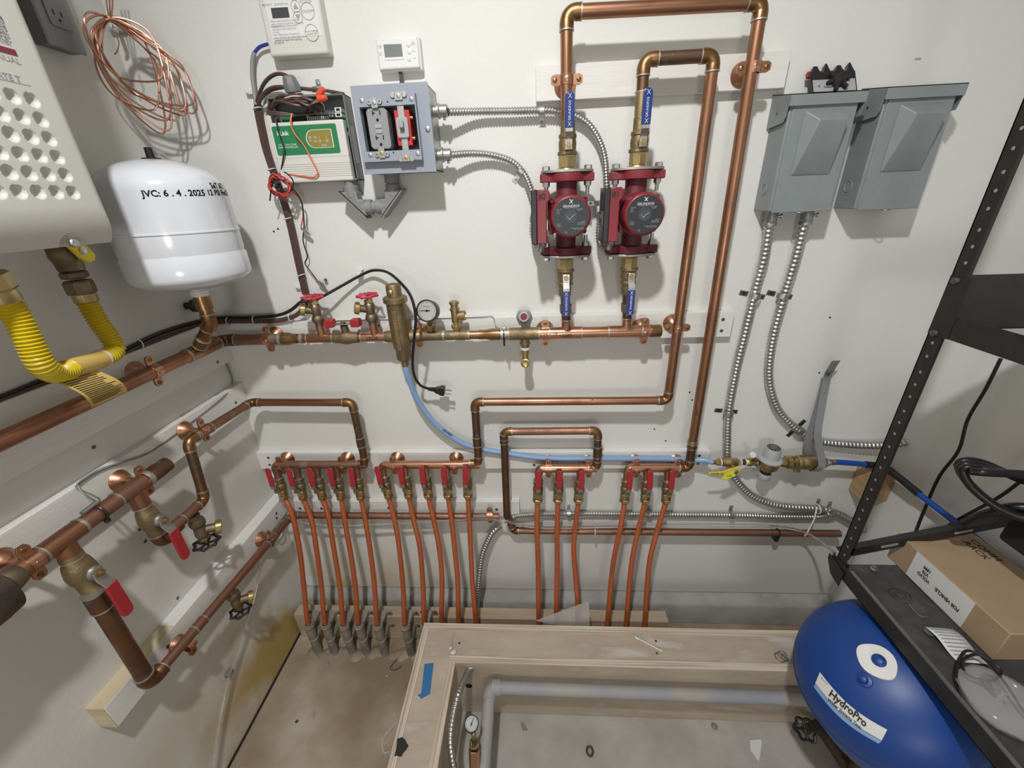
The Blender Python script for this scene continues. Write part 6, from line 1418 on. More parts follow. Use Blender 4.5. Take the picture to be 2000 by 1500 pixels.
MB().lathe(frame((fx(1518), -FO, zf-.002), EX), [(.014, 0), (.012, .008), (.013, .012), (.013, .024), (.010, .026)], 8).build('outlet', 'brass', rg)
bp = thing('backflow_preventer', 'brass backflow preventer with bottom drain, hung in a grey perforated strap', 'valve', (fx(1565), -FO, zf))
MB().lathe(frame((fx(1533), -FO, zf-.001), EX), [(.012, 0), (.019, .003), (.019, .016), (.014, .018)], 8).build('union_nut', 'brass', bp, sharp=20)
MB().lathe(frame((fx(1546), -FO, zf-.001), EX), [(.014, 0), (.0185, .002), (.0185, .012), (.0175, .014), (.0205, .017), (.0205, .030), (.0215, .032), (.0215, .044), (.0205, .048), (.0205, .060), (.014, .064)], 26).build('body', 'brass', bp)
MB().lathe(frame((fx(1609), -FO, zf-.002), EX), [(.014, -.012), (.0165, -.010), (.0165, .004), (.011, .006)], 6).build('hex_nut', 'brass', bp, sharp=20)
MB().cyl((fx(1558), -FO, zf-.015), (fx(1560), -FO-.002, zf-.030), .0095, seg=16).build('drain_port', 'brass', bp)
MB().lathe(frame((fx(1613), -FO, zf-.002), EX), [(.009, 0), (.009, .004)], 14).build('thread_tape', 'zip_white', bp); MB().lathe(frame((fx(1616), -FO, zf-.002), EX), [(.0085, 0), (.0095, .002), (.0095, .008), (.0072, .009), (.0076, .018)], 6).build('adapter', 'steel_dull', bp); MB().lathe(frame((fx(1624), -FO, zf-.002), EX), [(.0080, 0), (.0084, .003), (.0084, .009)], 14).build('crimp_ring', 'copper_bright', bp)
# strap
def ribbon(name, label, C, wdir, w0, w1, m, th=.0012, cat='strap', parent=None):
    mb = MB(); n = len(C); vs = []
    for i, c in enumerate(C):
        T = (C[min(n-1, i+1)]-C[max(0, i-1)]).normalized(); wd_ = (Vector(wdir)-T*Vector(wdir).dot(T)).normalized(); N_ = T.cross(wd_); w_ = w0+(w1-w0)*i/(n-1)
        vs += [c-wd_*w_/2, c+wd_*w_/2, c+wd_*w_/2+N_*th, c-wd_*w_/2+N_*th]
    fs = [(0,3,2,1), tuple(4*(n-1)+i for i in range(4))]
    for i in range(n-1):
        for j in range(4): k = (j+1) % 4; fs.append((4*i+j, 4*i+k, 4*i+4+k, 4*i+4+j))
    mb.add(vs, fs); return mb
xs_ = fx(1590); st_pts = [W(1633, 704, .035), W(1622, 722, .022), W(1616, 735, .010), W(1611, 760, .012), W(1604, 800, .03), W(1597, 850, .056), V(xs_+.004, -FO-.023, zf+.012), V(xs_+.002, -FO-.0235, zf-.006), V(xs_, -FO-.012, zf-.0235), V(xs_, -FO+.004, zf-.0245), V(xs_, -FO+.018, zf-.016), V(xs_, -FO+.023, zf+.004), W(1578, 862, .030), W(1592, 815, .020), W(1606, 765, .008), W(1612, 738, .006)]
sb_ = ribbon('s', '', cr(st_pts, 6), EX, .020, .020, 'strap_grey'); so = sb_.build('hanger_strap', 'strap_grey', sharp=60); tag(so, 'grey perforated hanger strap looped under the brass backflow preventer', 'strap')
hl = MB()
for i in range(9): 
    c = W(1610-1.9*i, 768+13.5*i, .0165+.0048*i); hl.lathe(frame(c, -EY), [(.0012, 0), (.0012, .0006)], 8)
hl.build('strap_hole', 'bottle_hole', so); so2 = [o for o in bpy.data.objects if o.name.startswith('strap_hole')][0]
k = MB().lathe(frame(W(1617, 729, .016), -EY), [(.005, 0), (.0045, .002), (.002, .003)], 12); k.build('screw', 'steel_dark', so)
# blue pipe to the right wall
cable('blue_pipe', 'bright blue pipe from the brass valve that bends at the corner along the right wall', [V(fx(1620), -FO, zf-.002), V(fx(1640), -FO, zf-.002), W(1690, 907, FO), W(1722, 912, .058), RW(1752, 930, .045), RW(1795, 965, .036), RW(1835, 996, .034), RW(1882, 1032, .034), RW(1960, 1095, .034), RW(2060, 1170, .034)], .0078, 'pex_blue', 'pipe', seg=14)
cable('tape_wrap', 'black tape wrapped around the blue pipe at the corner bend', [W(1690, 907, FO), W(1722, 912, .058), RW(1752, 930, .045), RW(1795, 965, .036)], .0098, 'cable_black', 'tape', seg=14)
kb = MB(); a0 = W(1700, 900, .0); zc_ = RW(1735, 900, 0).z
kb.box((XR-.075, -.0, RW(1740, 985, 0).z), (XR, -.052, RW(1738, 895, 0).z-.02)); tag(kb.build('wood_block', 'wood_block', bevel=.002), 'raw wood block fixed in the corner behind the blue pipe', 'wood block')
# ------------------------------------------------------------------ black shelving unit
XS = .684
def SX(x, y, X=XS): return RW(x, y, XR-X)
Ps = SX(1633, 1092); YS = Ps.y; zs0 = Ps.z
Ps2 = SX(1885, 545)
sh = thing('shelving_unit', 'black slotted-angle shelving unit at right, holding a carton and cables', 'shelf', (XS, YS, zs0))
pwid = .030
pm = MB(); pm.box((XS, YS, zs0-.012), (XS+pwid, YS-.002, 2.2)); pm.box((XS, YS, zs0-.012), (XS+.002, YS-pwid*.86, 2.2)); pm.build('post', 'shelf_black', sh)
hm = MB(); z = zs0+.03; i = 0
while z < 1.75:
    hm.lathe(frame((XS-.0002, YS-pwid*.50, z), -EX), [(.0021, -.0002), (.0028, .0004)], 8); i += 1; z += .0245 if i % 3 else .030
o_ = hm.build('post_holes', 'shelf_hole', sh); o_['kind'] = 'stuff'
zu1 = SX(1880, 541).z; zu0 = SX(1828, 655).z
# upper shelf
MB().box((XS+.001, YS-.004, zu0+.008), (XR+.10 if False else XR-.004, YS-.0055, zu1)).build('back_panel', 'shelf_black', sh)
MB().box((XS, YS-.002, zu0), (XS+.0018, YS-.75, zu0+.038)).build('side_rail', 'shelf_black', sh); MB().box((XS, YS-.002, zu0), (XR-.01, YS-.004, zu0+.038)).build('back_rail', 'shelf_black', sh)
MB().box((XS+.004, YS-.008, zu0+.001), (XR-.01, YS-.75, zu0+.007)).build('shelf_board', 'shelf_board', sh)
gp = MB().prism(frame_uv((XS-.0012, YS, zu0), -EY, EZ), [(0, 0), (.036, 0), (.036, zu1-zu0), (0, zu1-zu0)], -.0012, .0); gp.build('gusset', 'shelf_black', sh)
for (x, y) in ((1861, 547), (1822, 649)): p = SX(x, y); p.y = min(p.y, YS-.012); MB().lathe(frame(V(XS-.001, p.y, p.z), -EX), [(.0062, 0), (.0055, .003), (.003, .0045)], 12).build('bolt', 'steel_dark', sh)
# lower shelf tray
zl0 = zs0-.010
MB().box((XS-.002, YS+.010, zl0-.016), (XS, YS-.80, zl0+.018)).build('side_rail', 'shelf_black', sh); MB().box((XS-.002, YS+.010, zl0-.016), (XS+.02, YS-.80, zl0-.0145)).build('side_rail_flange', 'shelf_black', sh)
MB().box((XS-.0005, YS-.04, zl0+.018), (XS+.007, YS-.80, zl0+.0195)).build('lit_side_lip', 'steel_dull', sh)  # lip of the black rail in paler steel, its lit edge painted in
MB().box((XS+.002, YS-.002, zl0-.006), (XR-.006, YS-.80, zl0-.004)).build('tray', 'tray_metal', sh)
bxA = SX(1655, 1078); zb0 = zl0+.012
def BKP(x, y): # on the plane of the shelf back
    return W(x, y, -YS)
c1, c2 = BKP(1660, 1078), BKP(1962, 1012); c3, c4 = BKP(1660, 1096), BKP(1962, 1034); c2.x = min(c2.x, XR-.005)
rb = MB(); 
sl = (BKP(1894, 1030).z-BKP(1657, 1076).z)/(BKP(1894, 1030).x-BKP(1657, 1076).x); xe = XR-.006; zA = BKP(1657, 1076).z
rb.add([(XS, YS, zA-.024), (xe, YS, zA-.024+sl*(xe-XS)), (xe, YS, zA+sl*(xe-XS)), (XS, YS, zA), (XS, YS-.002, zA-.024), (xe, YS-.002, zA-.024+sl*(xe-XS)), (xe, YS-.002, zA+sl*(xe-XS)), (XS, YS-.002, zA)], [(0,1,2,3),(4,7,6,5),(0,4,5,1),(1,5,6,2),(2,6,7,3),(3,7,4,0)])
rb.add([(XS, YS, zA), (xe, YS, zA+sl*(xe-XS)), (xe, YS+.012, zA+sl*(xe-XS)), (XS, YS+.012, zA), (XS, YS, zA-.0015), (xe, YS, zA-.0015+sl*(xe-XS)), (xe, YS+.012, zA-.0015+sl*(xe-XS)), (XS, YS+.012, zA-.0015)], [(0,1,2,3),(4,7,6,5),(0,4,5,1),(1,5,6,2),(2,6,7,3),(3,7,4,0)])
rb.build('back_rail', 'shelf_black', sh)
for (x, y) in ((1736, 1064), (1880, 1037)):
    p = BKP(x, y); q = MB(); q.prism(frame_uv(V(p.x, YS-.0022, p.z), (1, 0, sl), (-sl, 0, 1)), rrect(.036, .006, .003), -.0004, .0006); q.build('slot', 'shelf_hole', sh)
for (x, y) in ((1706, 1112),): p = FZ(x, y, zl0-.002); MB().lathe(frame(p, EZ), [(.008, 0), (.008, .003), (.0045, .004), (.0045, .009)], 6).build('bolt', 'steel_dull', sh)
MB().lathe(frame(SX(1654, 1088)+V(.004, -.006, 0), (.2, 0, 1)), [(.003, -.01), (.003, .008)], 8).build('bolt', 'steel', sh)
ft = MB(); ft.prism(frame_uv((XS-.003, YS+.016, zl0-.03), -EY, EZ), [(0, .028), (0, .042), (.05, .034), (.05, -.006), (.02, .0)], 0, .002); ft.build('corner_plate', 'shelf_black', sh)
# things on the lower shelf
ZT = zl0-.004
def T(x, y, h=0): return FZ(x, y, ZT+h)
cb0, cb1 = T(1731, 1086), T(1937, 1290)
yaw = math.atan2((cb1-cb0).y, (cb1-cb0).x); dirl = (cb1-cb0).normalized(); n_l = V(-dirl.y, dirl.x, 0) 
if n_l.x < 0: n_l = -n_l
# height from the crease
def height_of(x, y, base_pt, dl):
    # height above base line plane (vertical plane through base_pt along dl)
    r = ray(x, y); n = V(-dl.y, dl.x, 0); c = V(0, -DW, CAMZ); t = (base_pt-c).dot(n)/r.dot(n); return c+r*t
hc_ = height_of(1795, 1084, cb0, dirl).z-ZT; hc2 = height_of(1920, 1183, cb0, dirl).z-ZT; hbox = (hc_+hc2)/2
Lb = (cb1-cb0).length; Wb = min(.40, .30)
cbx = thing('cardboard_box', 'brown carton with a white FOR VEHICLE label lying on the lower shelf', 'box', cb0)
Wb = (XR-.010-cb0.x)/max(.2, abs(n_l.x))*.98 if n_l.x > .2 else .2
Wb = min(Wb, .30, (.982-max(cb0.x, cb1.x))/max(.2, abs(n_l.x)))
Mb = Matrix.Identity(4)
for i in range(3): Mb[i][0] = dirl[i]; Mb[i][1] = n_l[i]; Mb[i][2] = EZ[i]; Mb[i][3] = cb0[i]
MB().xbox(Mb, 0, Lb, 0, Wb, .001, hbox).build('body', 'carton', cbx, bevel=.002)
def sidept(x, y): p = height_of(x, y, cb0, dirl); return Mb.inverted() @ p
lp = [sidept(x, y) for x, y in ((1765, 1112), (1797, 1086), (1918, 1182), (1868, 1216))]
sgn = -1
lx0, lx1, lz0, lz1 = max(.004, (lp[0].x+lp[1].x)/2), min(Lb-.01, (lp[2].x+lp[3].x)/2), .004, hbox-.002
Mside = Mb @ Matrix.Translation((0, -.0006, 0))
MB().xbox(Mb, lx0, lx1, -.0006, 0, lz0, lz1).build('label', 'paper_white', cbx)
us = Mb @ V(1, 0, 0)-Mb @ V(0, 0, 0)
lw_ = lx1-lx0; lh_ = lz1-lz0
def lab(s, fx_, fz_, size, al='CENTER'):
    o = Mb @ V(lx0+lw_*fx_, -.0011, lz0+lh_*fz_); u = -us.normalized(); text(s, size, frame_uv(o, u, -EZ), 'print_black', cbx, ext=.0002, align=al, sx=.72, bold=.0003)
lab('VOLVO\nV70\n1999', .26, .58, lh_*.17); lab('FOR VEHICLE:', .68, .41, lh_*.17)
text('COMM\nRACK', .019, frame_uv(Mb @ V(Lb*.22, Wb*.80, hbox+.0006), dirl, n_l) if dirl.cross(n_l).z > 0 else frame_uv(Mb @ V(Lb*.22, Wb*.80, hbox+.0006), -dirl, n_l), 'ink', cbx, name='handwriting', ext=.0002)
# cables on the shelf
random.seed(21)
lp_ = []
cc = V(0, 0, 0)
def onY(x, y, Y): return W(x, y, -Y)
for k in range(4):
    o = .0 + .010*k; d = 6*k
    lp_ += [onY(1870+d*.6, 905+d, YS-.02-o), onY(1885+d, 935+d*1.2, YS-.04-o), onY(1940+d, 985+d*.6, YS-.07-o), onY(2010+d, 1010+d*.4, YS-.10-o), onY(2080, 1010-8*k, YS-.12-o), onY(2060, 960-8*k, YS-.10-o), onY(1990, 935-3*k, YS-.07-o), onY(1920+d*.3, 905+d, YS-.04-o), onY(1884+d*.4, 900+d*1.1, YS-.03-o)]
cable('coiled_cable', 'thick coiled black cable piled at the back of the lower shelf', lp_, .0072, 'cable_black', 'cable', seg=10)
cable('hanging_cable', 'thin black cord dropping from the upper shelf to the lower shelf', [RW(x, y, .02) for x, y in ((1955,700),(1925,760),(1890,820),(1872,880),(1835,930),(1808,990),(1792,1030),(1786,1052))], .0035, 'cable_black', 'cable')
cable('hanging_cable', 'black cord slanting from the right edge behind the coiled cable', [RW(x, y, .02) for x, y in ((2040,900),(1960,965),(1880,1010),(1830,1040),(1800,1056))], .0035, 'cable_black', 'cable')
bp_ = MB()
for k in range(3): bp_.tube(cr([onY(1885+20*k, 1022-3*k, YS-.05), onY(1935+10*k, 1002-3*k, YS-.08), onY(2000, 1003-6*k, YS-.10), onY(2080, 1010, YS-.12)], 8), .0085, 10)
tag(bp_.build('cable_bundle', 'cable_black'), 'black cable ends lying flat under the coiled cable', 'cable')
bg = MB().box(onY(1965, 1050, YS-.07), onY(2060, 1026, YS-.13)+V(0, -.01, .0)); tag(bg.build('black_case', 'black_matte', bevel=.008), 'black case behind the carton at the right edge', 'case')
# clear bag with screws and paper
def Tt(x, y, h=.002): return T(x, y, h)
pp = MB(); a_, b_, c_, d_ = Tt(1806, 1224, .006), Tt(1860, 1228, .006), Tt(1925, 1295, .008), Tt(1872, 1290, .008)
u_ = (b_-a_); v__ = (d_-a_); vs = []
for j in range(7):
    for i in range(4): vs.append(a_+u_*(i/3)+v__*(j/6)+V(0, 0, .004*math.sin(j*.9)))
pp.add(vs, [(j*4+i, j*4+i+1, j*4+i+5, j*4+i+4) for j in range(6) for i in range(3)]); po = pp.build('instruction_sheet', 'paper_white'); tag(po, 'white printed paper slip under the clear bag on the lower shelf', 'paper')
po.modifiers.new('thick', 'SOLIDIFY').thickness = .0006
pl = MB()
for j in range(9): 
    s0, s1 = a_+v__*(.08+.10*j)+u_*.1, a_+v__*(.08+.10*j)+u_*.9
    z_ = V(0, 0, .0012+.004*math.sin((.08+.10*j)*6*.9)); pl.add([s0+z_, s1+z_, s1+z_+v__*.035, s0+z_+v__*.035], [(0, 1, 2, 3)])
pl.build('fine_print', 'print_grey', po)
bgm = MB(); ctr = Tt(1962, 1372, .018); bgm.ball(frame(ctr, EZ), .058, 20, 12, sz=.3)
bgo = bgm.build('clear_bag', 'clear_bag'); tag(bgo, 'clear plastic bag with hardware at the lower right edge of the shelf', 'bag')
for v in bgo.data.vertices: v.co += V(random.uniform(-.003, .003), random.uniform(-.003, .003), random.uniform(-.002, .002)) if v.co.z > .01 else V(0, 0, 0)
ws = MB().lathe(frame(Tt(1937, 1333, .022), (.1, -.2, 1)), [(.0135, 0), (.0135, .0015), (.006, .0015), (.006, .0035)], 18); ws.cyl(Tt(1937, 1333, .024), Tt(1948, 1352, .026), .004, seg=10); tag(ws.build('bolt', 'steel_dull'), 'steel bolt with a washer in the clear bag', 'bolt')
for (x, y, h_, lab_, R) in ((1815, 1236, .003, 'steel washer beside the printed slip on the lower shelf', .008), (1760, 1162, .0015, 'large embossed ring on the lower shelf tray', .018)):
    w_ = MB(); (w_.torus(frame(Tt(x, y, h_), EZ), R, .0018, 24, 6), w_.torus(frame(Tt(x, y, h_), EZ), R*.5, .001, 20, 6)) if R > .01 else w_.lathe(frame(Tt(x, y, h_), EZ), [(R*.45, 0), (R, 0), (R, .002), (R*.45, .002)], 20)
    tag(w_.build('washer', 'steel_dull' if R < .01 else 'tray_metal'), lab_, 'washer')
cable('thin_wire', 'bent bare wire on the lower shelf tray near the ring', [Tt(1775, 1180, .003), Tt(1788, 1196, .003), Tt(1800, 1204, .003), Tt(1812, 1206, .003)], .0009, 'steel', 'wire')
cable('thin_cable', 'thin black lead looping over the printed slip on the lower shelf', [Tt(1925, 1430, .01), Tt(1895, 1380, .012), Tt(1868, 1320, .02), Tt(1885, 1272, .03), Tt(1925, 1285, .034), Tt(1955, 1310, .03), Tt(1935, 1330, .028), Tt(1890, 1318, .024), Tt(1880, 1290, .026), Tt(1915, 1280, .032), Tt(1960, 1330, .03), Tt(2000, 1390, .02), Tt(2040, 1430, .02)], .0022, 'cable_black', 'cable')
# ------------------------------------------------------------------ blue pressure tank
rr_ = ray(1733, 1343); Ct = V(0, -DW, CAMZ)+rr_*(.85/FPX); RB = .160
rcap = ray(1716, 1290).normalized(); c0_ = V(0, -DW, CAMZ); oc = c0_-Ct; bq = oc.dot(rcap); disc = bq*bq-(oc.length_squared-(RB*.90)**2); cap = c0_+rcap*(-bq-math.sqrt(max(disc, 0)))
AX = (cap-Ct).normalized()
bt = thing('pressure_tank', 'round blue pressure tank partly under the black shelf at the lower right', 'tank', (Ct.x, Ct.y, Ct.z-.3))
ZD = .042; RD = RB*.90-ZD
prB = []
for i in range(15): a = PI/2*i/14; prB.append((max(.001, RB*.97*math.sin(a)), ZD+RD*math.cos(a)))
prB += [(RB*.98, ZD-.003), (RB*.99, ZD-.006), (RB*.99, ZD-.011), (RB*.97, ZD-.014), (RB*.97, -.075)]
for i in range(1, 12): a = PI/2*i/11; prB.append((max(.001, RB*.97*math.cos(a)), -.075-RB*.6*math.sin(a)))
FT = frame(Ct, AX, EX)
MB().lathe(FT, list(reversed(prB)), 64).build('shell', 'tank_blue', bt, sharp=60)
MB().torus(FT @ Matrix.Translation((0, 0, ZD-.007)), RB*.985, .0022, 72, 8).build('weld_seam', 'tank_blue', bt)
# tank coordinates: pixel to point on the front dome
def dome(x, y, lift=.0008):
    r = ray(x, y).normalized(); Mi = FT.inverted(); o = Mi @ c0_; d = (Mi.to_3x3() @ r)
    A, B = RB*.97, RD; oz = o.z-ZD; a = (d.x**2+d.y**2)/A**2+d.z**2/B**2; b = 2*((o.x*d.x+o.y*d.y)/A**2+oz*d.z/B**2); c = (o.x**2+o.y**2)/A**2+oz**2/B**2-1
    t = (-b-math.sqrt(max(0, b*b-4*a*c)))/(2*a); p = o+d*t; n = V(p.x/A**2, p.y/A**2, (p.z-ZD)/B**2).normalized(); return FT @ (p+n*lift), (FT.to_3x3() @ n)
def patch(pix, m_, name, par, nu=10, nv=4, lift=.0008):
    """bilinear patch between four pixel corners laid on the dome"""
    mb = MB(); vs = []
    for j in range(nv+1):
        for i in range(nu+1):
            u, v = i/nu, j/nv; a = [pix[0][k]*(1-u)+pix[1][k]*u for k in (0, 1)]; b = [pix[3][k]*(1-u)+pix[2][k]*u for k in (0, 1)]
            bow = pix[4] if len(pix) > 4 else (0, 0); q = [a[k]*(1-v)+b[k]*v+bow[k]*math.sin(PI*u) for k in (0, 1)]; vs.append(dome(q[0], q[1], lift)[0])
    mb.add(vs, [(j*(nu+1)+i, j*(nu+1)+i+1, (j+1)*(nu+1)+i+1, (j+1)*(nu+1)+i) for j in range(nv) for i in range(nu)]); return mb.build(name, m_, par)
patch([(1602, 1313), (1733, 1425), (1722, 1446), (1593, 1334), (-7, 9)], 'paper_white', 'label', bt)
patch([(1593, 1335), (1722, 1447), (1716, 1452), (1590, 1342), (-7, 9)], 'hose_blue', 'label_edge', bt)
def domewarp(cx_, cy_, dx, dy, ux, uy, bow=0):
    def f(c): 
        x = cx_+c.x*dx+c.y*ux; y = cy_+c.x*dy+c.y*uy; u = max(-1, min(1, c.x*bow)); 
        return dome(x, y, .0014+.0002*(c.z > 0))[0]
    return f
text('HydroPro', 1, None, 'print_black', bt, warp=domewarp(1657, 1384, 17.5, 15.4, 9, -16), ext=.2, bold=.03)
text('Water Systems Tank', 1, None, 'print_black', bt, warp=domewarp(1650, 1394, 7.6, 6.7, 3.5, -7), ext=.2, bold=.02)
text('# amtrol', 1, None, 'print_grey', bt, warp=domewarp(1609, 1328, 4.2, 4.2, 2.5, -4.5), ext=.2) if False else text('Goulds', 1, None, 'print_grey', bt, warp=domewarp(1611, 1330, 5.0, 5.0, 3, -5), ext=.2)
cm, cn_ = dome(1713, 1291); 
MB().prism(frame(cm-cn_*.001, cn_, V(1, .3, 0)), [(.027*math.cos(a)*(1.0+.10*math.cos(2*a)), .032*math.sin(a)*(1.0+.05*math.cos(3*a))) for a in [2*PI*i/28 for i in range(28)]], -.004, .0022).build('cap_sticker', 'board_paint', bt)
k1, kn1 = dome(1717, 1291); MB().lathe(frame(k1, kn1), [(.0115, 0), (.0115, .003), (.0095, .006), (.005, .008)], 20).build('air_cap', 'tank_blue', bt)
k1, kn1 = dome(1688, 1328); MB().lathe(frame(k1, kn1), [(.013, -.001), (.012, .001), (.007, .002), (.0065, .012), (.005, .013)], 18).build('plug', 'tank_blue', bt)
stn = Ct-AX*(.075+RB*.55)
MB().cyl(stn, (stn.x, stn.y, .004), .022, seg=18).build('foot_pipe', 'iron_dark', bt)
vv = thing('gate_valve', 'old dark valve handwheel low beside the blue tank', 'valve', FZ(1573, 1425, .10)); pv = FZ(1573, 1425, .10)
w_ = MB(); pts = [frame(pv, (-.6, -.5, .6)) @ V((.024+.003*math.cos(6*a))*math.cos(a), (.024+.003*math.cos(6*a))*math.sin(a), 0) for a in [2*PI*i/48 for i in range(48)]]; w_.tube(pts, .004, 8, closed=True)
for a in range(4): w_.tube([pv, frame(pv, (-.6, -.5, .6)) @ V(.024*math.cos(a*PI/2), .024*math.sin(a*PI/2), 0)], .0035, 8)
w_.build('handwheel', 'wheel_black', vv); MB().cyl(pv, pv+V(.07, .04, -.05), .011, seg=14).build('body', 'iron_dark', vv); MB().cyl(pv+V(.07, .04, -.05), V(stn.x, stn.y, .04), .016, seg=14).build('pipe', 'iron_dark', vv)
# ------------------------------------------------------------------ lumber with the tube sleeves
YL = -.125; ZLB = W(700, 1203, -YL).z
lx1 = W(1307, 1200, .115).x
lb = MB().box((XL+.012, YL+.042, .0), (lx1, YL, ZLB)); lbo = lb.build('lumber', 'lumber', bevel=.003); tag(lbo, 'rough timber lying along the wall foot behind the plastic sleeves', 'timber')
slv_n = ['leftmost', 'second', 'third', 'fourth', 'fifth', 'sixth']
ns = 0
for (mi, i, p) in sleeve_pos:
    if mi > 1 or (mi == 1 and i > 1): continue
    lab_ = '%s grey plastic sleeve clamped to the timber around an orange tube' % ['leftmost', 'second', 'third', 'fourth', 'fifth', 'sixth (standing apart)', 'seventh'][ns]; ns += 1
    t = thing('tube_sleeve', lab_, 'sleeve', (p.x, p.y, 0), 'grey sleeves around the orange tubes')
    yc = p.y; s = MB(); zt_s = p.z-.004
    s.lathe(frame((p.x, yc, -.002), EZ), [(.0125, 0), (.0145, .02), (.0140, zt_s*.55), (.0145, zt_s*.56), (.0145, zt_s), (.0115, zt_s), (.0105, zt_s-.006), (.001, zt_s-.008)], 18)
    s.build('tube', 'sleeve_grey', t)
    for zc in (zt_s-.018, zt_s*.48):
        c = MB(); c.lathe(frame((p.x, yc, zc), EZ), [(.0165, 0), (.0165, .008)], 18)
        c.box((p.x-.030, YL-.004, zc-.005), (p.x+.030, YL, zc+.011)); c.box((p.x-.013, YL-.002, zc-.001), (p.x+.013, yc, zc+.008)); c.build('clamp_band', 'sleeve_grey', t, bevel=.002)
        for sx in (-.024, .024): MB().lathe(frame((p.x+sx, YL-.004, zc+.003), -EY), [(.004, 0), (.0035, .002)], 8).build('screw', 'iron_dark', t)
# floor patches around the sleeves
mo = MB(); random.seed(4)
for k in range(26):
    x = random.uniform(XL+.06, W(800, 1250, .2).x); y = random.uniform(-.19, -.165); mo.ball(frame((x, y, -.002), EZ), random.uniform(.012, .026), 8, 5, sz=.5)
mo_ = mo.build('mortar_rubble', 'concrete'); tag(mo_, 'rough crumbled mortar on the floor around the grey sleeves', 'mortar'); mo_['kind'] = 'stuff'
# ------------------------------------------------------------------ plywood frame
zf_ = .245
A1 = FZ(830, 1213, zf_); A2 = FZ(1560, 1235, zf_); I1 = FZ(888, 1294, zf_); B1 = FZ(755, 1500, zf_); I2 = FZ(855, 1500, zf_)
XO, XI = (A1.x+B1.x)/2, (I1.x+I2.x)/2; YO_, YI = (A1.y+A2.y)/2, I1.y
pf_ = thing('plywood_frame', 'low hollow plywood curb standing on the concrete floor', 'frame', (XO, YO_, 0))
tp_ = .019; XE = 1.0; YE = -1.5
def pbox(name, a, b, m, lab=None, bev=.0008):
    o = MB().box(a, b).build(name, m, pf_, bevel=0); uvmap_long(o) if m == 'plywood_edge' else None; return o
pbox('outer_panel', (XO, YO_, .004), (XE, YO_-tp_, zf_), 'plywood_edge'); pbox('outer_panel', (XO, YO_-tp_, .004), (XO+tp_, YE, zf_), 'plywood_edge')
pbox('inner_panel', (XI-tp_, YI+tp_, .004), (XE, YI, zf_), 'plywood_edge'); pbox('inner_panel', (XI-tp_, YI-.0002, .004), (XI, YE, zf_), 'plywood_edge')
pbox('top_plate', (XI-tp_+.0008, YO_-tp_, zf_-.022), (XE, YI+tp_, zf_-.003), 'plywood_top'); pbox('top_plate', (XO+tp_, YO_-tp_, zf_-.022), (XI-tp_, YE, zf_-.003), 'plywood_top')
# faces of the panels seen from inside
pbox('panel_face', (XI, YI-.0006, .004), (XE, YI, zf_-.0005), 'plywood_top'); pbox('panel_face', (XI, YI, .004), (XI+.0006, YE, zf_-.0005), 'plywood_top')
for (x, y) in ((1281, 1252), (1283, 1276), (897, 1256)): p = FZ(x, y, zf_-.003); MB().lathe(frame(p, EZ), [(.0035, -.0002), (.0035, .0004)], 10).build('nail_head', 'iron_dark', pf_)
wo = lambda x, y, h=0: FZ(x, y, zf_-.003+h)
# inner floor, cleaner concrete
fl = MB().box((XI, YI, -.002), (XE, -2.0, .0025)).build('floor_patch', 'concrete_grey'); fl.name = 'floor_inner'; struct(fl)
# blue tape
q = MB(); P = [wo(x, y, .0004) for x, y in ((829, 1297), (847, 1295), (840, 1355), (823, 1365), (816, 1358), (823, 1353))]
q.prism(frame_uv((0, 0, P[0].z), EX, EY), [(p.x, p.y) for p in P], 0, .0005); tag(q.build('masking_tape', 'tape_blue'), 'strip of blue masking tape on the plywood frame', 'tape')
q = MB(); P = [wo(x, y, .0034) for x, y in ((776, 1443), (786, 1440), (792, 1446), (793, 1450), (798, 1456), (793, 1464), (788, 1470), (783, 1478), (774, 1476), (770, 1478), (774, 1462))]
q.prism(frame_uv((0, 0, P[0].z), EX, EY), [(p.x, p.y) for p in P], 0, .0008); tag(q.build('sealant_smear', 'smear_black', bevel=.0003), 'black dried sealant smear near the left end of the plywood frame', 'smear')
q = MB(); a, b = wo(1240, 1244, .002), wo(1293, 1272, .002); q.cyl(a, b, .0016, seg=8); q.cyl(a, a.lerp(b, .16), .0024, seg=8); tag(q.build('cotton_swab', 'plastic_white'), 'white plastic stick lying on the plywood frame', 'stick')
fm = MB(); 
for k in range(5): c = wo(884+random.uniform(-4, 4), 1269+random.uniform(-7, 7), .004); fm.ball(frame(c, EZ), .006, 8, 6)
tag(fm.build('foam_piece', 'foam'), 'small lump of pale foam at the inner corner of the plywood frame', 'foam')
for k, (x, y, R) in enumerate(((1528, 1279, .011), (1524, 1283, .013), (1533, 1284, .0085))):
    w_ = MB(); M = frame(wo(x, y, .0025*(k+1)), (.25*k-.2, .1, 1)); w_.torus(M, R, .0016, 24, 6); tag(w_.build('washer', 'steel_dull'), ['upper left ring of the loose metal rings on the plywood frame', 'largest flat ring of the loose metal rings on the plywood frame', 'smallest ring lying on the other loose metal rings'][k], 'washer')
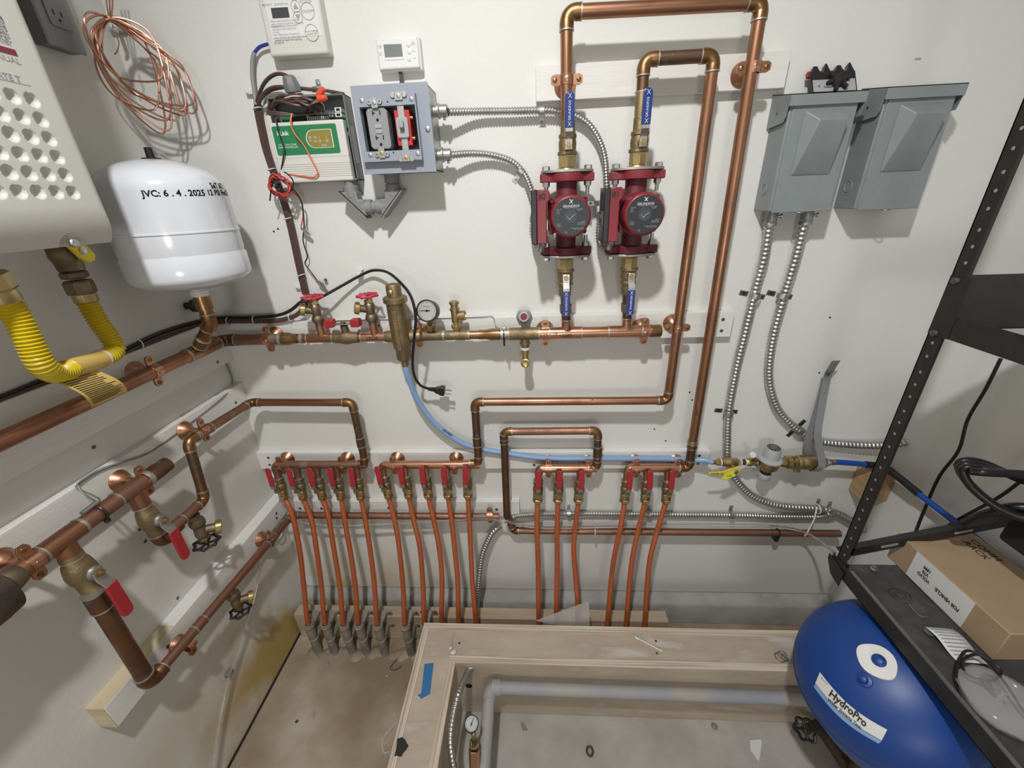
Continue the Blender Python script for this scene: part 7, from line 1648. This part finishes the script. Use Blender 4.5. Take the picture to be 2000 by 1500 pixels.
# inside the frame
OI = -YI
pc = thing('plastic_pipe', 'grey plastic pipe with an elbow inside the plywood frame', 'pipe', (XI, YI, 0))
Yp = YI-.030; p0 = W(957, 1343, -Yp); p1 = W(1350, 1354, -Yp); zp_ = (p0.z+p1.z)/2
MB().cyl((p0.x+.01, Yp, zp_), (XE-.2, Yp, zp_-.01), .0165, seg=22).build('pipe', 'pvc_dusty', pc)
MB().lathe(frame((p0.x+.030, Yp, zp_), -EX), [(.0205, 0), (.0205, .024), (.0175, .026)], 20).build('socket', 'pvc_dusty', pc)
pth, c1_, c2_ = elbow_geo(V(p0.x, Yp, zp_), V(-1, 0, 0), V(0, -1, -.12).normalized(), .0165, .6); MB().tube(pth, .0190, 18).build('elbow', 'pvc_dusty', pc)
pe_ = FZ(951, 1500, zp_-.03); MB().cyl((p0.x, Yp-.015, zp_-.002), V(p0.x, Yp-.45, zp_-.055), .0165, seg=22).build('pipe', 'pvc_dusty', pc)
conduit('metal_conduit', 'steel conduit coming through the inner plywood panel in the frame corner', [V(max(p_.x, XI+.0125), p_.y, p_.z) for p_ in (W(921, 1304, OI-.004), W(914, 1313, OI+.010), W(896, 1354, OI+.09), W(884, 1405, OI+.14), W(880, 1450, OI+.18), W(886, 1498, OI+.21), W(896, 1560, OI+.23))], .0092, depth=.2)
hk_ = MB().lathe(frame(W(916, 1339, OI), EY), [(.010, -.0012), (.010, .0004)], 16); tag(hk_.build('panel_hole', 'bottle_hole'), 'dark round hole in the inner plywood panel below the conduit', 'hole')
gC = W(921, 1414, OI+.16); g2, gm2 = gauge('round pressure gauge inside the plywood frame, needle pointing down left', gC, (V(0, -DW, CAMZ)-gC+V(.0, .1, .25)).normalized(), .0165, -EZ, None, math.radians(52))
vb = gC+V(.004, -.004, -.016)
s_ = MB(); s_.cyl(gC+V(0, .008, -.008), vb+V(.002, -.012, -.022), .006, seg=12); s_.lathe(frame(vb+V(.002, -.014, -.014), (0, -.35, -1)), [(.008, 0), (.012, .004), (.012, .016), (.010, .018)], 6); s_.build('stem', 'brass', g2)
sc_ = MB().lathe(frame(vb+V(.004, -.022, -.010), (0, -.6, .6)), [(.0055, 0), (.0055, .008), (.003, .010)], 10); sc_.build('valve_cap', 'black_plastic', g2)
MB().lathe(frame(vb+V(.002, -.022, -.034), (0, -.35, -1)), [(.012, 0), (.0135, .002), (.0135, .045), (.012, .06)], 6).build('hex_body', 'copper_bright', g2, sharp=20)
MB().cyl(vb+V(.002, -.05, -.10) if False else vb+V(.002, -.036, -.075), V(vb.x+.002, vb.y-.05, .002), .012, seg=14).build('pipe', 'iron_dark', g2)
q = MB().torus(frame(FZ(1152, 1467, .006), EZ) @ Matrix.Scale(1.25, 4, (0, 1, 0)), .0085, .0032, 24, 8); tag(q.build('rubber_ring', 'rubber_ring'), 'small dark rubber ring on the concrete inside the frame', 'ring')
q = MB(); P = [FZ(x, y, .003) for x, y in ((1017, 1411), (1021, 1410), (1028, 1421), (1030, 1427), (1022, 1427), (1018, 1420))]; q.prism(frame_uv((0, 0, .003), EX, EY), [(p.x, p.y) for p in P], 0, .002); tag(q.build('dry_leaf', 'lumber_dark', bevel=.0005), 'brown dry leaf on the concrete inside the frame', 'leaf')
q = MB(); P = [FZ(x, y, .003) for x, y in ((1465, 1446), (1486, 1444), (1488, 1452), (1482, 1488), (1465, 1464))]; q.prism(frame_uv((0, 0, .003), EX, EY), [(p.x, p.y) for p in P], 0, .0012); tag(q.build('paper_scrap', 'paper_white'), 'white pentagonal paper scrap on the concrete near the blue tank', 'paper')
random.seed(8)
for k, (x, y, lab_) in enumerate(((640, 1300, 'pale pebble on the floor left of the frame'), (757, 1322, 'small debris chip on the floor beside the frame'), (612, 1398, 'light chip on the bare floor'), (1395, 1420, 'flat brown debris on the concrete inside the frame'), (580, 1410, 'tiny dark speck near the left wall foot'))):
    p = FZ(x, y, 0); q = MB().ball(frame(p+V(0, 0, .004), (random.uniform(-.3, .3), .2, 1)), .005 if k != 3 else .010, 7, 5, sz=.5); tag(q.build(('pebble', 'wood_chip', 'pebble', 'wood_chip', 'pebble')[k], ('sill_concrete', 'lumber', 'sill_concrete', 'lumber_dark', 'iron_dark')[k], flat=True), lab_, ('pebble', 'wood chip', 'pebble', 'wood chip', 'pebble')[k])
cable('twig', 'thin dark curved twig on the floor left of the frame', [FZ(x, y, .004) for x, y in ((780, 1283), (768, 1296), (762, 1306), (772, 1308), (785, 1301))], .0011, 'iron_dark', 'twig')
cable('thin_wire', 'pale thin wire on the floor at the left foot of the frame', [FZ(x, y, .004) for x, y in ((776, 1410), (762, 1425), (748, 1445), (750, 1470), (760, 1468))], .0011, 'wire_white', 'wire')
# translucent plastic sheet
q = MB(); Y0 = -.2; P = [W(1046, 1212, .215), W(1150, 1174, .200), W(1152, 1222, .215), W(1100, 1224, .218)]
Fp = P[0]; u = (P[2]-P[0]).normalized(); v = (P[1]-P[0]); v = (v-u*v.dot(u)).normalized(); FM = frame_uv(Fp, u, v); inv = FM.inverted(); q.prism(FM, [((inv @ p).x, (inv @ p).y) for p in P], -.0005, .0005); tag(q.build('plastic_sheet', 'clear_sheet'), 'triangular translucent plastic scrap standing behind the plywood frame', 'plastic sheet')
# small marks of screws in the wall board at the top right
for (x, y, lab_) in ((1793, 115, 'small grey scuff on the bare wall above the right disconnect box'),):
    p = W(x, y, 0); q = MB().box(p+V(-.006, 0, -.0015), p+V(.006, -.0006, .0015)); tag(q.build('scuff', 'print_grey'), lab_, 'mark')

# screws and nail marks in the walls
for k, (x, y, w_, lab_) in enumerate(((183, 873, 'l', 'screw in the left wall below the thick upper pipe'), (347, 1168, 'l', 'screw in the left wall right of the lower red lever'), (273, 1034, 'l', 'upper screw in the left wall beside the upper red lever valve'), (284, 1057, 'l', 'lower screw in the left wall beside the upper red lever valve'),
        (535, 452, 'b', 'leftmost nail hole in the back wall left of the brown bundle'), (543, 447, 'b', 'upper nail hole in the back wall left of the brown bundle'), (1347, 766, 'b', 'upper nail hole between the two long copper pipes'), (1352, 781, 'b', 'lower nail hole between the two long copper pipes'), (1278, 838, 'b', 'nail hole above the rightmost header, left one'), (1300, 861, 'b', 'nail hole above the rightmost header, lowest one'), (1621, 620, 'b', 'white-rimmed nail hole on the bare wall right of the conduits'), (1600, 728, 'b', 'nail hole left of the top of the grey hanger strap'))):
    p = W(x, y, 0) if w_ == 'b' else LW(x, y, 0); n_ = -EY if w_ == 'b' else EX
    q = MB().lathe(frame(p, n_), [(.0042 if w_ == 'l' else .0028, -.0004), (.0042 if w_ == 'l' else .0026, .0006), (.0015, .001)], 10); tag(q.build('wall_screw' if w_ == 'l' else 'nail', 'steel_dark'), lab_, 'screw' if w_ == 'l' else 'nail')

GR = {'cable tie': 'cable ties on the wires and pipes', 'nail': 'nail holes in the back wall', 'washer': 'loose metal rings and washers', 'board': 'white boards fixed to the walls', 'pump': 'circulator pumps side by side', 'electrical box': 'grey metal boxes on the back wall', 'conduit': 'grey conduits', 'valve': 'valves on the pipes', 'pipe': 'copper pipe runs', 'pipe manifold': 'copper manifolds', 'clip': 'small clips on the back wall', 'wire nut': 'orange wire nuts', 'connector': 'steel conduit connectors', 'gauge': 'round pressure gauges', 'screw': 'screws in the walls'}
for o in list(bpy.data.objects):
    if o.parent is None and o.get('category') in GR and not o.get('group'):
        if o['category'] == 'pipe' and not o.name.startswith('copper'): continue
        o['group'] = GR[o['category']]
for o in bpy.data.objects:
    if '_o' in o: del o['_o']
